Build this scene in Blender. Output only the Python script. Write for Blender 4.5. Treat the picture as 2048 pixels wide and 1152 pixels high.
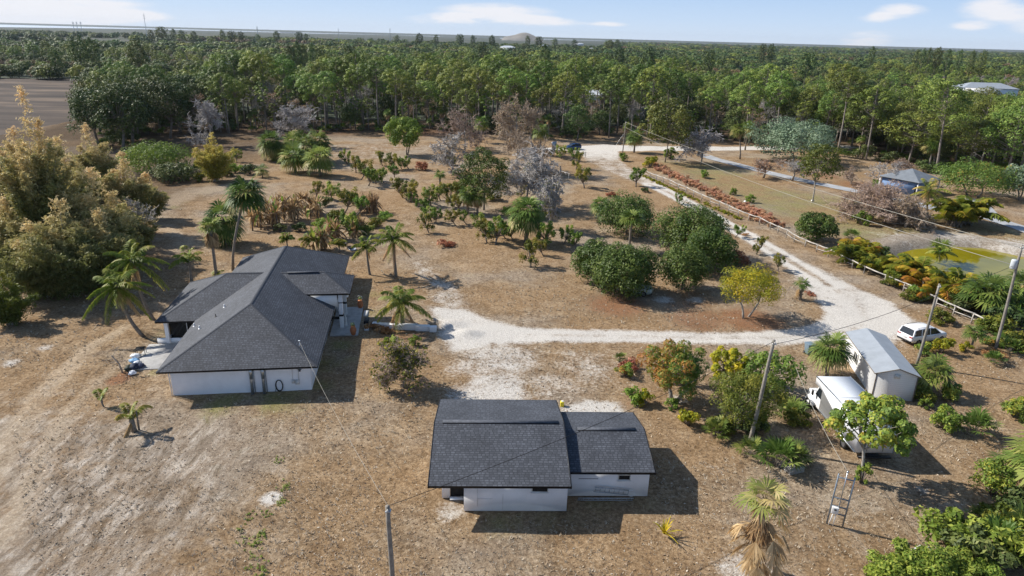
import bpy, math, random
import numpy as np
from math import radians, sin, cos, pi, tan, atan2
from mathutils import Vector, Matrix

for o in list(bpy.data.objects): bpy.data.objects.remove(o)
scn = bpy.context.scene
COL = scn.collection

# ------------------------------------------------------------------ camera
F_PX, PITCH, ROLL, CAMH = 1365.0, radians(20.27), radians(1.54), 30.0
cam_d = bpy.data.cameras.new("camera"); cam = bpy.data.objects.new("camera", cam_d); COL.objects.link(cam)
cam_d.sensor_width = 36.0; cam_d.lens = 36.0 * F_PX / 2048.0
cam_d.clip_start = 0.5; cam_d.clip_end = 90000.0
cam.matrix_world = Matrix.Translation((0, 0, CAMH)) @ Matrix.Rotation(pi/2 - PITCH, 4, 'X') @ Matrix.Rotation(ROLL, 4, 'Z')
scn.camera = cam

# ------------------------------------------------------------------ sun, sky, exposure
SUN_AZ, SUN_EL = radians(160.0), radians(39.0)      # direction the light comes from (math angle from +X), elevation
sun_d = bpy.data.lights.new("sun", 'SUN'); sun_d.energy = 4.6; sun_d.angle = radians(0.5); sun_d.color = (1.0, 0.945, 0.86)
sun = bpy.data.objects.new("sun", sun_d); COL.objects.link(sun)
sdir = Vector((cos(SUN_EL)*cos(SUN_AZ), cos(SUN_EL)*sin(SUN_AZ), sin(SUN_EL)))
sun.rotation_euler = sdir.to_track_quat('Z', 'Y').to_euler()
sun.location = sdir * 400

scn.view_settings.view_transform = 'Standard'; scn.view_settings.look = 'None'
scn.view_settings.exposure = 0.5; scn.view_settings.gamma = 1.0
scn.view_settings.use_curve_mapping = False

def ray(x, y):
    dx = x-1024.; dy = y-576.
    a = dx*cos(ROLL)+dy*sin(ROLL); b = -dx*sin(ROLL)+dy*cos(ROLL)
    return np.array([a, F_PX*cos(PITCH)-b*sin(PITCH), -(F_PX*sin(PITCH)+b*cos(PITCH))])
def G(x, y, z=0.):
    """where the line of sight through photograph pixel (x, y) meets height z"""
    d = ray(x, y); t = (z-CAMH)/d[2]; return np.array([d[0]*t, d[1]*t, z])
def HT(x, y, xt, yt):
    """height of a thing with its foot at (x, y) and its top at (xt, yt)"""
    g = G(x, y); d = ray(xt, yt); return CAMH + d[2]*g[1]/d[1]

def build_world():
    w = bpy.data.worlds.new("World"); scn.world = w; w.use_nodes = True
    nt = w.node_tree; nt.nodes.clear(); N = nt.nodes.new; Lk = nt.links.new
    out = N('ShaderNodeOutputWorld'); bg = N('ShaderNodeBackground'); bg.inputs[1].default_value = 0.095
    Lk(bg.outputs[0], out.inputs[0])
    sky = N('ShaderNodeTexSky'); sky.sky_type = 'NISHITA'; sky.sun_disc = False
    sky.sun_elevation = SUN_EL; sky.sun_rotation = pi/2 - SUN_AZ
    sky.altitude = 0; sky.air_density = 1.0; sky.dust_density = 0.6; sky.ozone_density = 2.2
    tc = N('ShaderNodeTexCoord'); sep = N('ShaderNodeSeparateXYZ'); Lk(tc.outputs['Generated'], sep.inputs[0])
    def M(op, a, b=None, c=None):
        n = N('ShaderNodeMath'); n.operation = op
        for i, v in enumerate((a, b, c)):
            if v is None: continue
            if isinstance(v, (int, float)): n.inputs[i].default_value = v
            else: Lk(v, n.inputs[i])
        return n.outputs[0]
    az = M('ARCTAN2', sep.outputs[0], sep.outputs[1]); el = sep.outputs[2]
    noi = N('ShaderNodeTexNoise'); noi.inputs['Scale'].default_value = 9.0; noi.inputs['Detail'].default_value = 9; noi.inputs['Roughness'].default_value = .62
    mp = N('ShaderNodeMapping'); mp.inputs['Scale'].default_value = (1, 1, 5.0); Lk(tc.outputs['Generated'], mp.inputs[0]); Lk(mp.outputs[0], noi.inputs['Vector'])
    tot = None
    blobs = [(990, 26, 150, 22), (900, 40, 110, 14), (1080, 44, 110, 12), (1210, 48, 60, 6), (1800, 22, 75, 15), (1752, 36, 55, 10), (1735, 78, 75, 17), (1985, 18, 95, 24),
             (1940, 52, 60, 9), (110, 14, 260, 34), (260, 34, 110, 12), (40, 40, 190, 20), (1720, 96, 90, 6), (2150, 40, 200, 30), (-200, -20, 300, 60), (500, -90, 300, 40), (1500, -120, 300, 50)]
    for (x, y, wx, wy) in blobs:
        d = ray(x, y); n = np.linalg.norm(d); a0 = atan2(d[0], d[1]); e0 = d[2]/n
        d2 = ray(x+wx, y); wa = abs(atan2(d2[0], d2[1])-a0); we = wy/F_PX*1.05
        dx = M('DIVIDE', M('SUBTRACT', az, a0), wa); dy = M('DIVIDE', M('SUBTRACT', el, e0), we)
        r2 = M('ADD', M('MULTIPLY', dx, dx), M('MULTIPLY', dy, dy))
        b = M('MAXIMUM', M('SUBTRACT', 1.0, M('SQRT', r2)), 0.0)
        tot = b if tot is None else M('ADD', tot, b)
    dens = M('MULTIPLY', tot, M('ADD', M('MULTIPLY', noi.outputs[0], 3.4), -0.95))
    mr = N('ShaderNodeMapRange'); mr.interpolation_type = 'SMOOTHSTEP'; mr.inputs[1].default_value = 0.08; mr.inputs[2].default_value = .62; mr.inputs[4].default_value = .85
    Lk(dens, mr.inputs[0])
    # clean blue daylight near the horizon, as photographed; the Nishita sky takes over higher up
    hr = N('ShaderNodeValToRGB'); cr = hr.color_ramp; Lk(M('MULTIPLY', el, 4.0), hr.inputs[0])
    cr.elements[0].position = 0.0; cr.elements[0].color = (.60, .70, .84, 1); cr.elements[1].position = 1.0; cr.elements[1].color = (.20, .38, .70, 1)
    e = cr.elements.new(.10); e.color = (.50, .64, .84, 1); e = cr.elements.new(.28); e.color = (.36, .53, .80, 1)
    hm = N('ShaderNodeMixRGB'); hm.blend_type = 'MULTIPLY'; hm.inputs[0].default_value = 1; Lk(hr.outputs[0], hm.inputs[1]); hm.inputs[2].default_value = (8.6, 8.6, 8.6, 1)
    hf = N('ShaderNodeMapRange'); hf.inputs[1].default_value = .10; hf.inputs[2].default_value = .45; hf.inputs[3].default_value = .92; hf.inputs[4].default_value = .0; Lk(el, hf.inputs[0])
    sk = N('ShaderNodeMixRGB'); Lk(hf.outputs[0], sk.inputs[0]); Lk(sky.outputs[0], sk.inputs[1]); Lk(hm.outputs[0], sk.inputs[2])
    mx = N('ShaderNodeMixRGB'); Lk(mr.outputs[0], mx.inputs[0]); Lk(sk.outputs[0], mx.inputs[1]); mx.inputs[2].default_value = (7.0, 6.9, 7.1, 1)
    Lk(mx.outputs[0], bg.inputs[0])
build_world()

# ------------------------------------------------------------------ helpers
def rnd(seed): return np.random.default_rng(seed)
def nrm(v): return v/np.maximum(np.linalg.norm(v, axis=-1, keepdims=True), 1e-9)

class Acc:
    """collects faces; mesh() makes ONE mesh datablock"""
    def __init__(s): s.V = []; s.n = 0; s.F = []; s.M = []; s.T = []; s.P = []; s.UV = {}
    def quads(s, Q, mat=0, tint=None):
        Q = np.asarray(Q, float); n = len(Q)
        if n == 0: return
        s.V.append(Q.reshape(-1, 3)); s.F.append(np.arange(n*4).reshape(n, 4)+s.n); s.M.append(np.full(n, mat)); s.n += n*4
        t = np.zeros(n*4) if tint is None else (np.full(n*4, tint) if np.isscalar(tint) else np.repeat(tint, 4)); s.T.append(t)
    def grid(s, V, F, mat=0, tint=None):
        V = np.asarray(V, float); F = np.asarray(F, int)
        s.V.append(V); s.F.append(F+s.n); s.M.append(np.full(len(F), mat)); s.n += len(V)
        s.T.append(np.zeros(len(V)) if tint is None else (np.full(len(V), tint) if np.isscalar(tint) else tint))
    def poly(s, pts, mat=0, tint=0.):
        pts = np.asarray(pts, float); s.V.append(pts); s.P.append((list(range(s.n, s.n+len(pts))), mat)); s.n += len(pts); s.T.append(np.full(len(pts), tint))
    def raw(s, V, faces, mat=0):
        V = np.asarray(V, float); s.V.append(V)
        for f in faces: s.P.append(([i+s.n for i in f], mat))
        s.n += len(V); s.T.append(np.zeros(len(V)))
    def box(s, c, size, rz=0, mat=0, R=None):
        x, y, z = [v/2 for v in size]
        V = np.array([(-x,-y,-z),(x,-y,-z),(x,y,-z),(-x,y,-z),(-x,-y,z),(x,-y,z),(x,y,z),(-x,y,z)], float)
        if R is None: R = np.array([[cos(rz),-sin(rz),0],[sin(rz),cos(rz),0],[0,0,1]])
        s.raw(V@np.asarray(R).T+np.array(c), [(0,3,2,1),(4,5,6,7),(0,1,5,4),(1,2,6,5),(2,3,7,6),(3,0,4,7)], mat)
    def prism(s, pts, h, mat=0, matside=None):
        """polygon extruded straight down by h"""
        pts = np.asarray(pts, float); n = len(pts); lo = pts-np.array([0, 0, h])
        nv = np.cross(pts[1]-pts[0], pts[2]-pts[0])
        if nv[2] < 0: pts = pts[::-1]; lo = lo[::-1]
        s.raw(np.vstack([pts, lo]), [list(range(n))], mat)
        s.raw(np.vstack([pts, lo]), [list(range(2*n-1, n-1, -1))]+[[(i+1) % n, i, n+i, n+(i+1) % n] for i in range(n)], mat if matside is None else matside)
    def segs(s, P0, P1, r0, r1, sides=3, mat=0, tint=0.):
        """many tapered sticks at once"""
        P0 = np.asarray(P0, float); P1 = np.asarray(P1, float); n = len(P0)
        if n == 0: return
        r0 = np.broadcast_to(r0, n)[:, None]; r1 = np.broadcast_to(r1, n)[:, None]
        d = nrm(P1-P0); ref = np.where(np.abs(d[:, 2:3]) > .9, np.array([[1., 0, 0]]), np.array([[0, 0, 1.]]))
        a = nrm(np.cross(d, ref)); b = np.cross(d, a); V = []
        for k in range(sides):
            t = 2*pi*k/sides; o = a*cos(t)+b*sin(t); V += [P0+o*r0, P1+o*r1]
        V = np.stack(V, 1); F = np.array([(2*k, 2*((k+1) % sides), 2*((k+1) % sides)+1, 2*k+1) for k in range(sides)])
        Fa = (F[None]+(np.arange(n)*2*sides)[:, None, None]).reshape(-1, 4)
        s.grid(V.reshape(-1, 3), Fa, mat, tint)
    def tube(s, pts, rads, sides=8, mat=0, cap=True, tint=0.):
        pts = np.asarray(pts, float); n = len(pts); rads = np.broadcast_to(rads, n)
        tan_ = nrm(np.gradient(pts, axis=0)); ref = np.array([1., 0, 0]) if abs(tan_[0][0]) < .8 else np.array([0, 1., 0])
        V = []
        for i in range(n):
            a = np.cross(tan_[i], ref); a /= np.linalg.norm(a); b = np.cross(tan_[i], a); ref = np.cross(a, tan_[i])
            for k in range(sides):
                t = 2*pi*k/sides; V.append(pts[i]+(a*cos(t)+b*sin(t))*rads[i])
        F = [(i*sides+k, (i+1)*sides+k, (i+1)*sides+(k+1) % sides, i*sides+(k+1) % sides) for i in range(n-1) for k in range(sides)]
        base = s.n; s.grid(V, F, mat, tint)
        if cap: s.P.append(([base+k for k in range(sides)], mat)); s.P.append(([base+(n-1)*sides+k for k in range(sides)][::-1], mat))
    def lathe(s, prof, c=(0,0,0), n=14, mat=0):
        prof = list(prof); V = [(c[0]+r*cos(2*pi*k/n), c[1]+r*sin(2*pi*k/n), c[2]+z) for r, z in prof for k in range(n)]
        F = [(i*n+k, i*n+(k+1) % n, (i+1)*n+(k+1) % n, (i+1)*n+k) for i in range(len(prof)-1) for k in range(n)]
        base = s.n; s.grid(V, F, mat); s.P.append(([base+(len(prof)-1)*n+k for k in range(n)], mat))
    def mesh(s, name, mats, smooth=False, uv=None):
        me = bpy.data.meshes.new(name); V = np.vstack(s.V)
        me.vertices.add(len(V)); me.vertices.foreach_set('co', V.astype(np.float32).ravel())
        Q = np.vstack(s.F) if s.F else np.zeros((0, 4), int); Mq = np.concatenate(s.M) if s.M else np.zeros(0, int)
        idx = np.concatenate([Q.ravel()]+[np.array(p, int) for p, _ in s.P]) if (len(Q) or s.P) else np.zeros(0, int)
        cnt = np.concatenate([np.full(len(Q), 4), np.array([len(p) for p, _ in s.P], int)]).astype(int)
        st = np.concatenate([[0], np.cumsum(cnt)[:-1]]).astype(int)
        me.loops.add(len(idx)); me.loops.foreach_set('vertex_index', idx.astype(np.int32))
        me.polygons.add(len(cnt)); me.polygons.foreach_set('loop_start', st.astype(np.int32)); me.polygons.foreach_set('loop_total', cnt.astype(np.int32))
        me.polygons.foreach_set('material_index', np.concatenate([Mq, np.array([m for _, m in s.P], int)]).astype(np.int32))
        if smooth: me.polygons.foreach_set('use_smooth', np.ones(len(cnt), bool))
        T = np.concatenate(s.T)
        if T.any():
            at = me.attributes.new('tint', 'FLOAT', 'POINT'); at.data.foreach_set('value', T.astype(np.float32))
        me.update(calc_edges=True)
        for m in (mats if isinstance(mats, (list, tuple)) else [mats]): me.materials.append(m)
        return me

def link(name, mesh, parent=None, loc=None, rot=None, scale=None):
    o = bpy.data.objects.new(name, mesh); COL.objects.link(o)
    if parent is not None: o.parent = parent
    if loc is not None: o.location = Vector([float(v) for v in loc])
    if rot is not None: o.rotation_euler = rot
    if scale is not None: o.scale = scale if not np.isscalar(scale) else (scale,)*3
    return o
def tag(o, label=None, cat=None, group=None, kind=None):
    if label: o['label'] = label
    if cat: o['category'] = cat
    if group: o['group'] = group
    if kind: o['kind'] = kind
    return o
def thing(name, label, cat, loc=(0,0,0), rz=0., group=None):
    return tag(link(name, None, None, loc, (0, 0, rz)), label, cat, group)
def part(name, acc, mats, parent, smooth=False, **k):
    return link(name, acc.mesh(name, mats, smooth), parent, **k)
def bevel(o, w=.02, seg=2):
    m = o.modifiers.new('bevel', 'BEVEL'); m.width = w; m.segments = seg; m.limit_method = 'ANGLE'; return o

# ------------------------------------------------------------------ materials
class NT:
    def __init__(s, name):
        s.m = bpy.data.materials.new(name); s.m.use_nodes = True; s.t = s.m.node_tree; s.b = s.t.nodes['Principled BSDF']; s.b.inputs['Specular IOR Level'].default_value = .25
    def n(s, t, **k):
        q = s.t.nodes.new(t)
        for a, v in k.items(): setattr(q, a, v)
        return q
    def l(s, a, b): s.t.links.new(a, b)
    def math(s, op, a, b=None, clamp=False):
        q = s.n('ShaderNodeMath', operation=op); q.use_clamp = clamp
        for i, v in enumerate((a, b)):
            if v is None: continue
            if isinstance(v, (int, float)): q.inputs[i].default_value = v
            else: s.l(v, q.inputs[i])
        return q.outputs[0]
    def noise(s, scale, detail=6, rough=.6, vec=None, dist=0.):
        q = s.n('ShaderNodeTexNoise'); q.inputs['Scale'].default_value = scale; q.inputs['Detail'].default_value = detail; q.inputs['Roughness'].default_value = rough; q.inputs['Distortion'].default_value = dist
        if vec is not None: s.l(vec, q.inputs['Vector'])
        return q.outputs[0]
    def ramp(s, fac, stops, interp='LINEAR'):
        q = s.n('ShaderNodeValToRGB'); r = q.color_ramp; r.interpolation = interp
        while len(r.elements) < len(stops): r.elements.new(.5)
        for e, (p, c) in zip(r.elements, stops): e.position = p; e.color = (*c, 1) if len(c) == 3 else c
        s.l(fac, q.inputs[0]); return q.outputs[0]
    def mix(s, fac, a, b, blend='MIX'):
        q = s.n('ShaderNodeMixRGB', blend_type=blend)
        for i, v in enumerate((fac, a, b)):
            if isinstance(v, (int, float)): q.inputs[i].default_value = v
            elif isinstance(v, tuple): q.inputs[i].default_value = (*v, 1)
            else: s.l(v, q.inputs[i])
        return q.outputs[0]
    def sstep(s, v, a, b):
        q = s.n('ShaderNodeMapRange'); q.interpolation_type = 'SMOOTHSTEP'; q.inputs[1].default_value = a; q.inputs[2].default_value = b; s.l(v, q.inputs[0]); return q.outputs[0]
    def bump(s, h, strength, dist):
        q = s.n('ShaderNodeBump'); q.inputs['Strength'].default_value = strength; q.inputs['Distance'].default_value = dist; s.l(h, q.inputs['Height']); s.l(q.outputs[0], s.b.inputs['Normal'])
    def objvec(s): return s.n('ShaderNodeTexCoord').outputs['Object']
    def pos(s): return s.n('ShaderNodeNewGeometry').outputs['Position']

def plain(name, c, rough=.6, metal=0., var=.12, scale=6., bump=0., spec=.3):
    k = NT(name); v = k.objvec(); n = k.noise(scale, 5, .6, v)
    lo = tuple(x*(1-var) for x in c); hi = tuple(min(1, x*(1+var)) for x in c)
    k.l(k.ramp(n, [(.3, lo), (.7, hi)]), k.b.inputs['Base Color']); k.b.inputs['Roughness'].default_value = rough; k.b.inputs['Metallic'].default_value = metal; k.b.inputs['Specular IOR Level'].default_value = spec
    if bump: k.bump(k.noise(scale*4, 4, .6, v), .5, bump)
    return k.m

def leafmat(name, stops, trans=.35, hue=.03, val=.25, rough=.55, spec=.25):
    """leaf colour follows each leaf's own tint; every plant differs a little as a whole"""
    k = NT(name); at = k.n('ShaderNodeAttribute'); at.attribute_name = 'tint'
    oi = k.n('ShaderNodeObjectInfo')
    c = k.ramp(at.outputs['Fac'], stops)
    hs = k.n('ShaderNodeHueSaturation'); k.l(c, hs.inputs['Color'])
    k.l(k.math('ADD', .5-hue, k.math('MULTIPLY', oi.outputs['Random'], 2*hue)), hs.inputs['Hue'])
    r2 = k.math('FRACT', k.math('MULTIPLY', oi.outputs['Random'], 7.31))
    k.l(k.math('ADD', 1-val, k.math('MULTIPLY', r2, 2*val)), hs.inputs['Value'])
    k.l(hs.outputs[0], k.b.inputs['Base Color']); k.b.inputs['Roughness'].default_value = rough; k.b.inputs['Specular IOR Level'].default_value = spec
    tr = k.n('ShaderNodeBsdfTranslucent'); k.l(hs.outputs[0], tr.inputs['Color'])
    mx = k.n('ShaderNodeMixShader'); mx.inputs[0].default_value = trans
    out = k.t.nodes['Material Output']; k.l(k.b.outputs[0], mx.inputs[1]); k.l(tr.outputs[0], mx.inputs[2]); k.l(mx.outputs[0], out.inputs[0])
    return k.m

def shingle_mat(name, dark=(.012, .014, .018), light=(.075, .083, .10)):
    k = NT(name); uv = k.n('ShaderNodeUVMap').outputs[0]
    br = k.n('ShaderNodeTexBrick'); k.l(uv, br.inputs['Vector'])
    br.inputs['Scale'].default_value = 1.0; br.inputs['Brick Width'].default_value = .33; br.inputs['Row Height'].default_value = .2; br.inputs['Mortar Size'].default_value = .035; br.inputs['Mortar Smooth'].default_value = .3
    br.inputs['Bias'].default_value = -.1; br.offset = .37; br.offset_frequency = 3; br.squash = .8; br.squash_frequency = 2
    br.inputs['Color1'].default_value = (.038, .042, .052, 1); br.inputs['Color2'].default_value = (.112, .121, .143, 1); br.inputs['Mortar'].default_value = (*dark, 1)
    n1 = k.noise(5., 4, .7, uv); n2 = k.noise(.35, 4, .6, uv)
    c = k.mix(.40, br.outputs['Color'], k.ramp(n1, [(.35, (.042, .047, .058)), (.75, (.11, .12, .142))]))
    c = k.mix(1., c, k.ramp(n2, [(.3, (.76, .76, .76)), (.7, (1.24, 1.24, 1.24))]), 'MULTIPLY')
    k.l(c, k.b.inputs['Base Color']); k.b.inputs['Roughness'].default_value = .75; k.b.inputs['Specular IOR Level'].default_value = .45
    k.bump(br.outputs['Fac'], -.6, .02)
    return k.m

M = {}
M['shingle'] = shingle_mat('asphalt_shingles')
M['ridge'] = plain('ridge_shingles', (.05, .056, .068), .8, var=.3, scale=8)
M['ventcap'] = plain('vent_cap_shingle', (.075, .082, .098), .8, var=.4, scale=5)
M['fascia'] = plain('black_fascia', (.012, .012, .014), .5)
M['white'] = plain('white_stucco', (.83, .83, .84), .8, var=.06, scale=.9, bump=.004)
M['white2'] = plain('white_trim', (.8, .8, .8), .5, var=.03)
M['dirtywhite'] = plain('weathered_white', (.62, .61, .58), .7, var=.2, scale=3)
M['black'] = plain('black_paint', (.012, .012, .013), .5)
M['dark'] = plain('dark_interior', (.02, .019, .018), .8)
M['glass'] = plain('window_glass', (.02, .025, .03), .08, var=.2, spec=.6)
M['conc'] = plain('concrete', (.42, .41, .39), .85, var=.22, scale=1.6, bump=.004)
M['galv'] = plain('galvanised_steel', (.42, .45, .48), .35, .8, var=.2, scale=5)
M['steel'] = plain('dull_blue_grey_steel', (.20, .235, .27), .5, .3, var=.2)
M['pole'] = plain('weathered_pole_wood', (.26, .235, .20), .85, var=.3, scale=3, bump=.01)
M['rail'] = plain('grey_fence_wood', (.43, .40, .36), .85, var=.3, scale=2, bump=.01)
M['wire'] = plain('black_cable', (.02, .02, .02), .5)
M['wirelight'] = plain('pale_cable', (.35, .33, .28), .5)
M['bark'] = plain('grey_bark', (.20, .17, .14), .9, var=.35, scale=3, bump=.03)
M['barkpale'] = plain('pale_bark', (.34, .31, .27), .9, var=.3, scale=3, bump=.02)
M['pinebark'] = plain('pine_bark', (.25, .215, .185), .9, var=.3, scale=2, bump=.03)
M['palmtrunk'] = plain('palm_trunk', (.22, .19, .155), .9, var=.3, scale=5, bump=.02)
M['terracotta'] = plain('terracotta', (.42, .16, .07), .75, var=.15)
M['carwhite'] = plain('white_car_paint', (.82, .82, .83), .18, var=.01, spec=.6)
M['carblue'] = plain('dark_blue_car_paint', (.02, .06, .16), .18, var=.05, spec=.6)
M['cargreen'] = plain('pale_green_car_paint', (.30, .36, .32), .3, var=.1, spec=.5)
M['tyre'] = plain('tyre_rubber', (.02, .02, .02), .8)
M['rim'] = plain('alloy_rim', (.4, .4, .42), .3, .8)
M['redlamp'] = plain('red_lamp_lens', (.35, .02, .02), .2)
M['lens'] = plain('headlamp_lens', (.6, .62, .65), .1)
M['plastic'] = plain('white_plastic', (.78, .78, .76), .4)
M['bluegrey'] = plain('blue_grey_plastic', (.16, .22, .27), .5)
M['blue'] = plain('blue_wall_paint', (.16, .25, .42), .7, var=.12, scale=1.5)
M['greymetalroof'] = plain('grey_metal_roof', (.36, .39, .42), .5, .2, var=.1, scale=1.)
M['pavroof'] = plain('dark_grey_metal_roof', (.22, .24, .26), .5, .2, var=.15, scale=1.)
M['whiteroof'] = plain('white_roof', (.55, .58, .62), .6, var=.05)
M['yellow'] = plain('yellow_paint', (.8, .7, .05), .5)

def siding(name, c, step, axis='Z'):
    k = NT(name); v = k.objvec(); w = k.n('ShaderNodeTexWave', wave_type='BANDS', bands_direction=axis, wave_profile='SAW'); k.l(v, w.inputs['Vector'])
    w.inputs['Scale'].default_value = .314/step
    k.l(k.mix(k.math('MULTIPLY', k.sstep(w.outputs['Fac'], .8, 1.), .35), tuple(c), tuple(x*.6 for x in c)), k.b.inputs['Base Color']); k.b.inputs['Roughness'].default_value = .6
    k.bump(w.outputs['Fac'], .6, .02); return k.m
M['siding'] = siding('white_lap_siding', (.78, .78, .77), .2)

LM = {}
LM['pine'] = leafmat('pine_needles', [(0, (0.059, 0.099, 0.020)), (.45, (0.153, 0.212, 0.038)), (1, (0.346, 0.385, 0.074))], .16, .032, .34)
LM['oak'] = leafmat('oak_leaves', [(0, (.035, .058, .017)), (.5, (.085, .12, .032)), (.85, (.17, .20, .055)), (1, (.30, .22, .10))], .14, .03, .3)
LM['mango'] = leafmat('glossy_dark_leaves', [(0, (0.029, 0.058, 0.011)), (.5, (0.072, 0.122, 0.020)), (1, (0.202, 0.253, 0.055))], .28, .008, .1, .5, .25)
LM['lime'] = leafmat('yellow_green_leaves', [(0, (0.099, 0.143, 0.017)), (.45, (0.330, 0.330, 0.022)), (1, (0.748, 0.550, 0.033))], .35, .01, .08)
LM['olive'] = leafmat('olive_leaves', [(0, (0.063, 0.095, 0.019)), (.5, (0.151, 0.176, 0.025)), (1, (0.340, 0.290, 0.044))], .3, .01, .1)
LM['green'] = leafmat('fresh_green_leaves', [(0, (0.070, 0.129, 0.021)), (.5, (0.187, 0.281, 0.041)), (1, (0.421, 0.468, 0.082))], .35, .02, .15)
LM['croton'] = leafmat('croton_leaves', [(0, (0.078, 0.169, 0.039)), (.45, (0.221, 0.312, 0.052)), (.62, (0.494, 0.286, 0.065)), (1, (0.520, 0.156, 0.052))], .35, .01, .1)
LM['rust'] = leafmat('rust_leaves', [(0, (.20, .085, .04)), (.5, (.42, .18, .085)), (1, (.62, .36, .2))], .3, .02, .15)
LM['fern'] = leafmat('rusty_fern', [(0, (0.200, 0.175, 0.062)), (.3, (0.375, 0.188, 0.094)), (.7, (0.625, 0.325, 0.188)), (1, (0.825, 0.575, 0.388))], .25, .015, .2)
LM['gold'] = leafmat('bamboo_leaves', [(0, (0.106, 0.133, 0.037)), (.3, (0.265, 0.261, 0.085)), (.6, (0.532, 0.436, 0.192)), (1, (0.894, 0.660, 0.362))], .35, .006, .08)
LM['yellowbamboo'] = leafmat('yellow_bamboo_leaves', [(0, (.13, .16, .02)), (.5, (.40, .38, .06)), (1, (.66, .54, .15))], .4, .01, .1)
LM['palm'] = leafmat('palm_fans', [(0, (0.034, 0.066, 0.015)), (.5, (0.108, 0.166, 0.031)), (.85, (0.292, 0.332, 0.078)), (1, (0.488, 0.390, 0.166))], .3, .015, .12, .5, .25)
LM['coco'] = leafmat('coconut_fronds', [(0, (0.043, 0.092, 0.015)), (.5, (0.140, 0.221, 0.027)), (.8, (0.389, 0.389, 0.076)), (1, (0.594, 0.389, 0.140))], .35, .01, .1, .5, .25)
LM['areca'] = leafmat('areca_fronds', [(0, (0.077, 0.132, 0.022)), (.4, (0.264, 0.286, 0.033)), (.75, (0.605, 0.385, 0.044)), (1, (0.605, 0.275, 0.110))], .35, .01, .1)
LM['dry'] = leafmat('dry_leaves', [(0, (.18, .10, .05)), (.5, (.46, .30, .15)), (1, (.76, .55, .31))], .3, .008, .1)
LM['drydark'] = leafmat('dead_twigs', [(0, (.24, .175, .13)), (.5, (.42, .315, .24)), (1, (.60, .47, .37))], .1, .012, .12)
LM['grey'] = leafmat('grey_twigs', [(0, (.27, .25, .235)), (.5, (.46, .43, .41)), (1, (.66, .62, .59))], .1, .01, .12)
LM['silver'] = leafmat('silver_green_leaves', [(0, (0.075, 0.128, 0.075)), (.5, (0.180, 0.255, 0.150)), (1, (0.375, 0.450, 0.300))], .25, .01, .1)
LM['far'] = leafmat('far_crowns', [(0, (0.043, 0.072, 0.025)), (.35, (0.085, 0.128, 0.038)), (.7, (0.145, 0.187, 0.051)), (1, (0.204, 0.170, 0.102))], .1, .035, .3)
LM['mauve'] = leafmat('mauve_twigs', [(0, (.28, .23, .22)), (.5, (.42, .35, .335)), (1, (.56, .48, .46))], .1, .01, .15)
LM['lightfar'] = leafmat('light_far_crowns', [(0, (.10, .13, .03)), (.5, (.20, .25, .045)), (1, (.34, .36, .08))], .15, .03, .25)
LM['brownfar'] = leafmat('brown_far_crowns', [(0, (.11, .075, .035)), (.5, (.22, .15, .075)), (1, (.34, .24, .13))], .1, .03, .25)
LM['sea'] = leafmat('round_leaf_tree', [(0, (0.074, 0.135, 0.027)), (.5, (0.216, 0.311, 0.054)), (.8, (0.486, 0.486, 0.068)), (1, (0.675, 0.432, 0.108))], .35, .01, .08)

# ------------------------------------------------------------------ ground
def W(*ps): return np.array([G(x, y)[:2] for x, y in ps])
def seg_dist(X, Y, pts):
    d = np.full(X.shape, 1e9)
    for (x0, y0), (x1, y1) in zip(pts[:-1], pts[1:]):
        vx, vy = x1-x0, y1-y0; t = np.clip(((X-x0)*vx+(Y-y0)*vy)/(vx*vx+vy*vy+1e-9), 0, 1)
        d = np.minimum(d, np.hypot(X-x0-t*vx, Y-y0-t*vy))
    return d
def road_dist(X, Y, pts, wid):
    """signed: how far inside a road of varying half width"""
    d = np.full(X.shape, -1e9)
    for i in range(len(pts)-1):
        (x0, y0), (x1, y1) = pts[i], pts[i+1]; vx, vy = x1-x0, y1-y0
        t = np.clip(((X-x0)*vx+(Y-y0)*vy)/(vx*vx+vy*vy+1e-9), 0, 1)
        d = np.maximum(d, wid[i]*(1-t)+wid[i+1]*t-np.hypot(X-x0-t*vx, Y-y0-t*vy))
    return d
def poly_sd(X, Y, pts):
    ins = np.zeros(X.shape, bool); n = len(pts)
    for i in range(n):
        x0, y0 = pts[i]; x1, y1 = pts[(i+1) % n]
        c = ((y0 > Y) != (y1 > Y)) & (X < (x1-x0)*(Y-y0)/(y1-y0+1e-12)+x0); ins ^= c
    d = seg_dist(X, Y, list(pts)+[pts[0]]); return np.where(ins, d, -d)
def soft(sd, w): return np.clip(.5+sd/(2*w), 0, 1)

DRIVE = W((1195, 298), (1205, 320), (1240, 340), (1300, 368), (1350, 392), (1400, 418), (1450, 446), (1500, 475), (1550, 504), (1602, 535), (1655, 570), (1712, 606), (1738, 638), (1700, 662), (1620, 670), (1540, 676), (1400, 676), (1300, 672), (1200, 671), (1100, 671), (1020, 668), (950, 662))
DRW = [6.0, 5.0, 3.8, 2.9, 2.5, 2.3, 2.2, 2.2, 2.4, 2.8, 3.5, 4.9, 4.9, 3.7, 2.0, 1.7, 1.6, 1.6, 1.6, 1.8, 2.2, 2.6]
JUNC = W((1085, 298), (1150, 297), (1220, 296), (1330, 297), (1460, 297), (1700, 294))
JW = [2.0, 4.0, 6.5, 4.2, 3.5, 3.]
SPREAD = W((1690, 572), (1770, 604), (1850, 652), (1800, 694), (1700, 690), (1660, 640), (1640, 590))
CLEAR = W((370, 290), (480, 283), (620, 288), (760, 285), (900, 290), (905, 300), (800, 318), (640, 322), (480, 300), (380, 305))
G1 = W((858, 612), (935, 618), (985, 640), (1060, 660), (1060, 690), (985, 690), (955, 700), (900, 703), (880, 670))
G2 = W((950, 745), (1010, 738), (1060, 760), (1060, 810), (880, 815), (900, 775))
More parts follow.
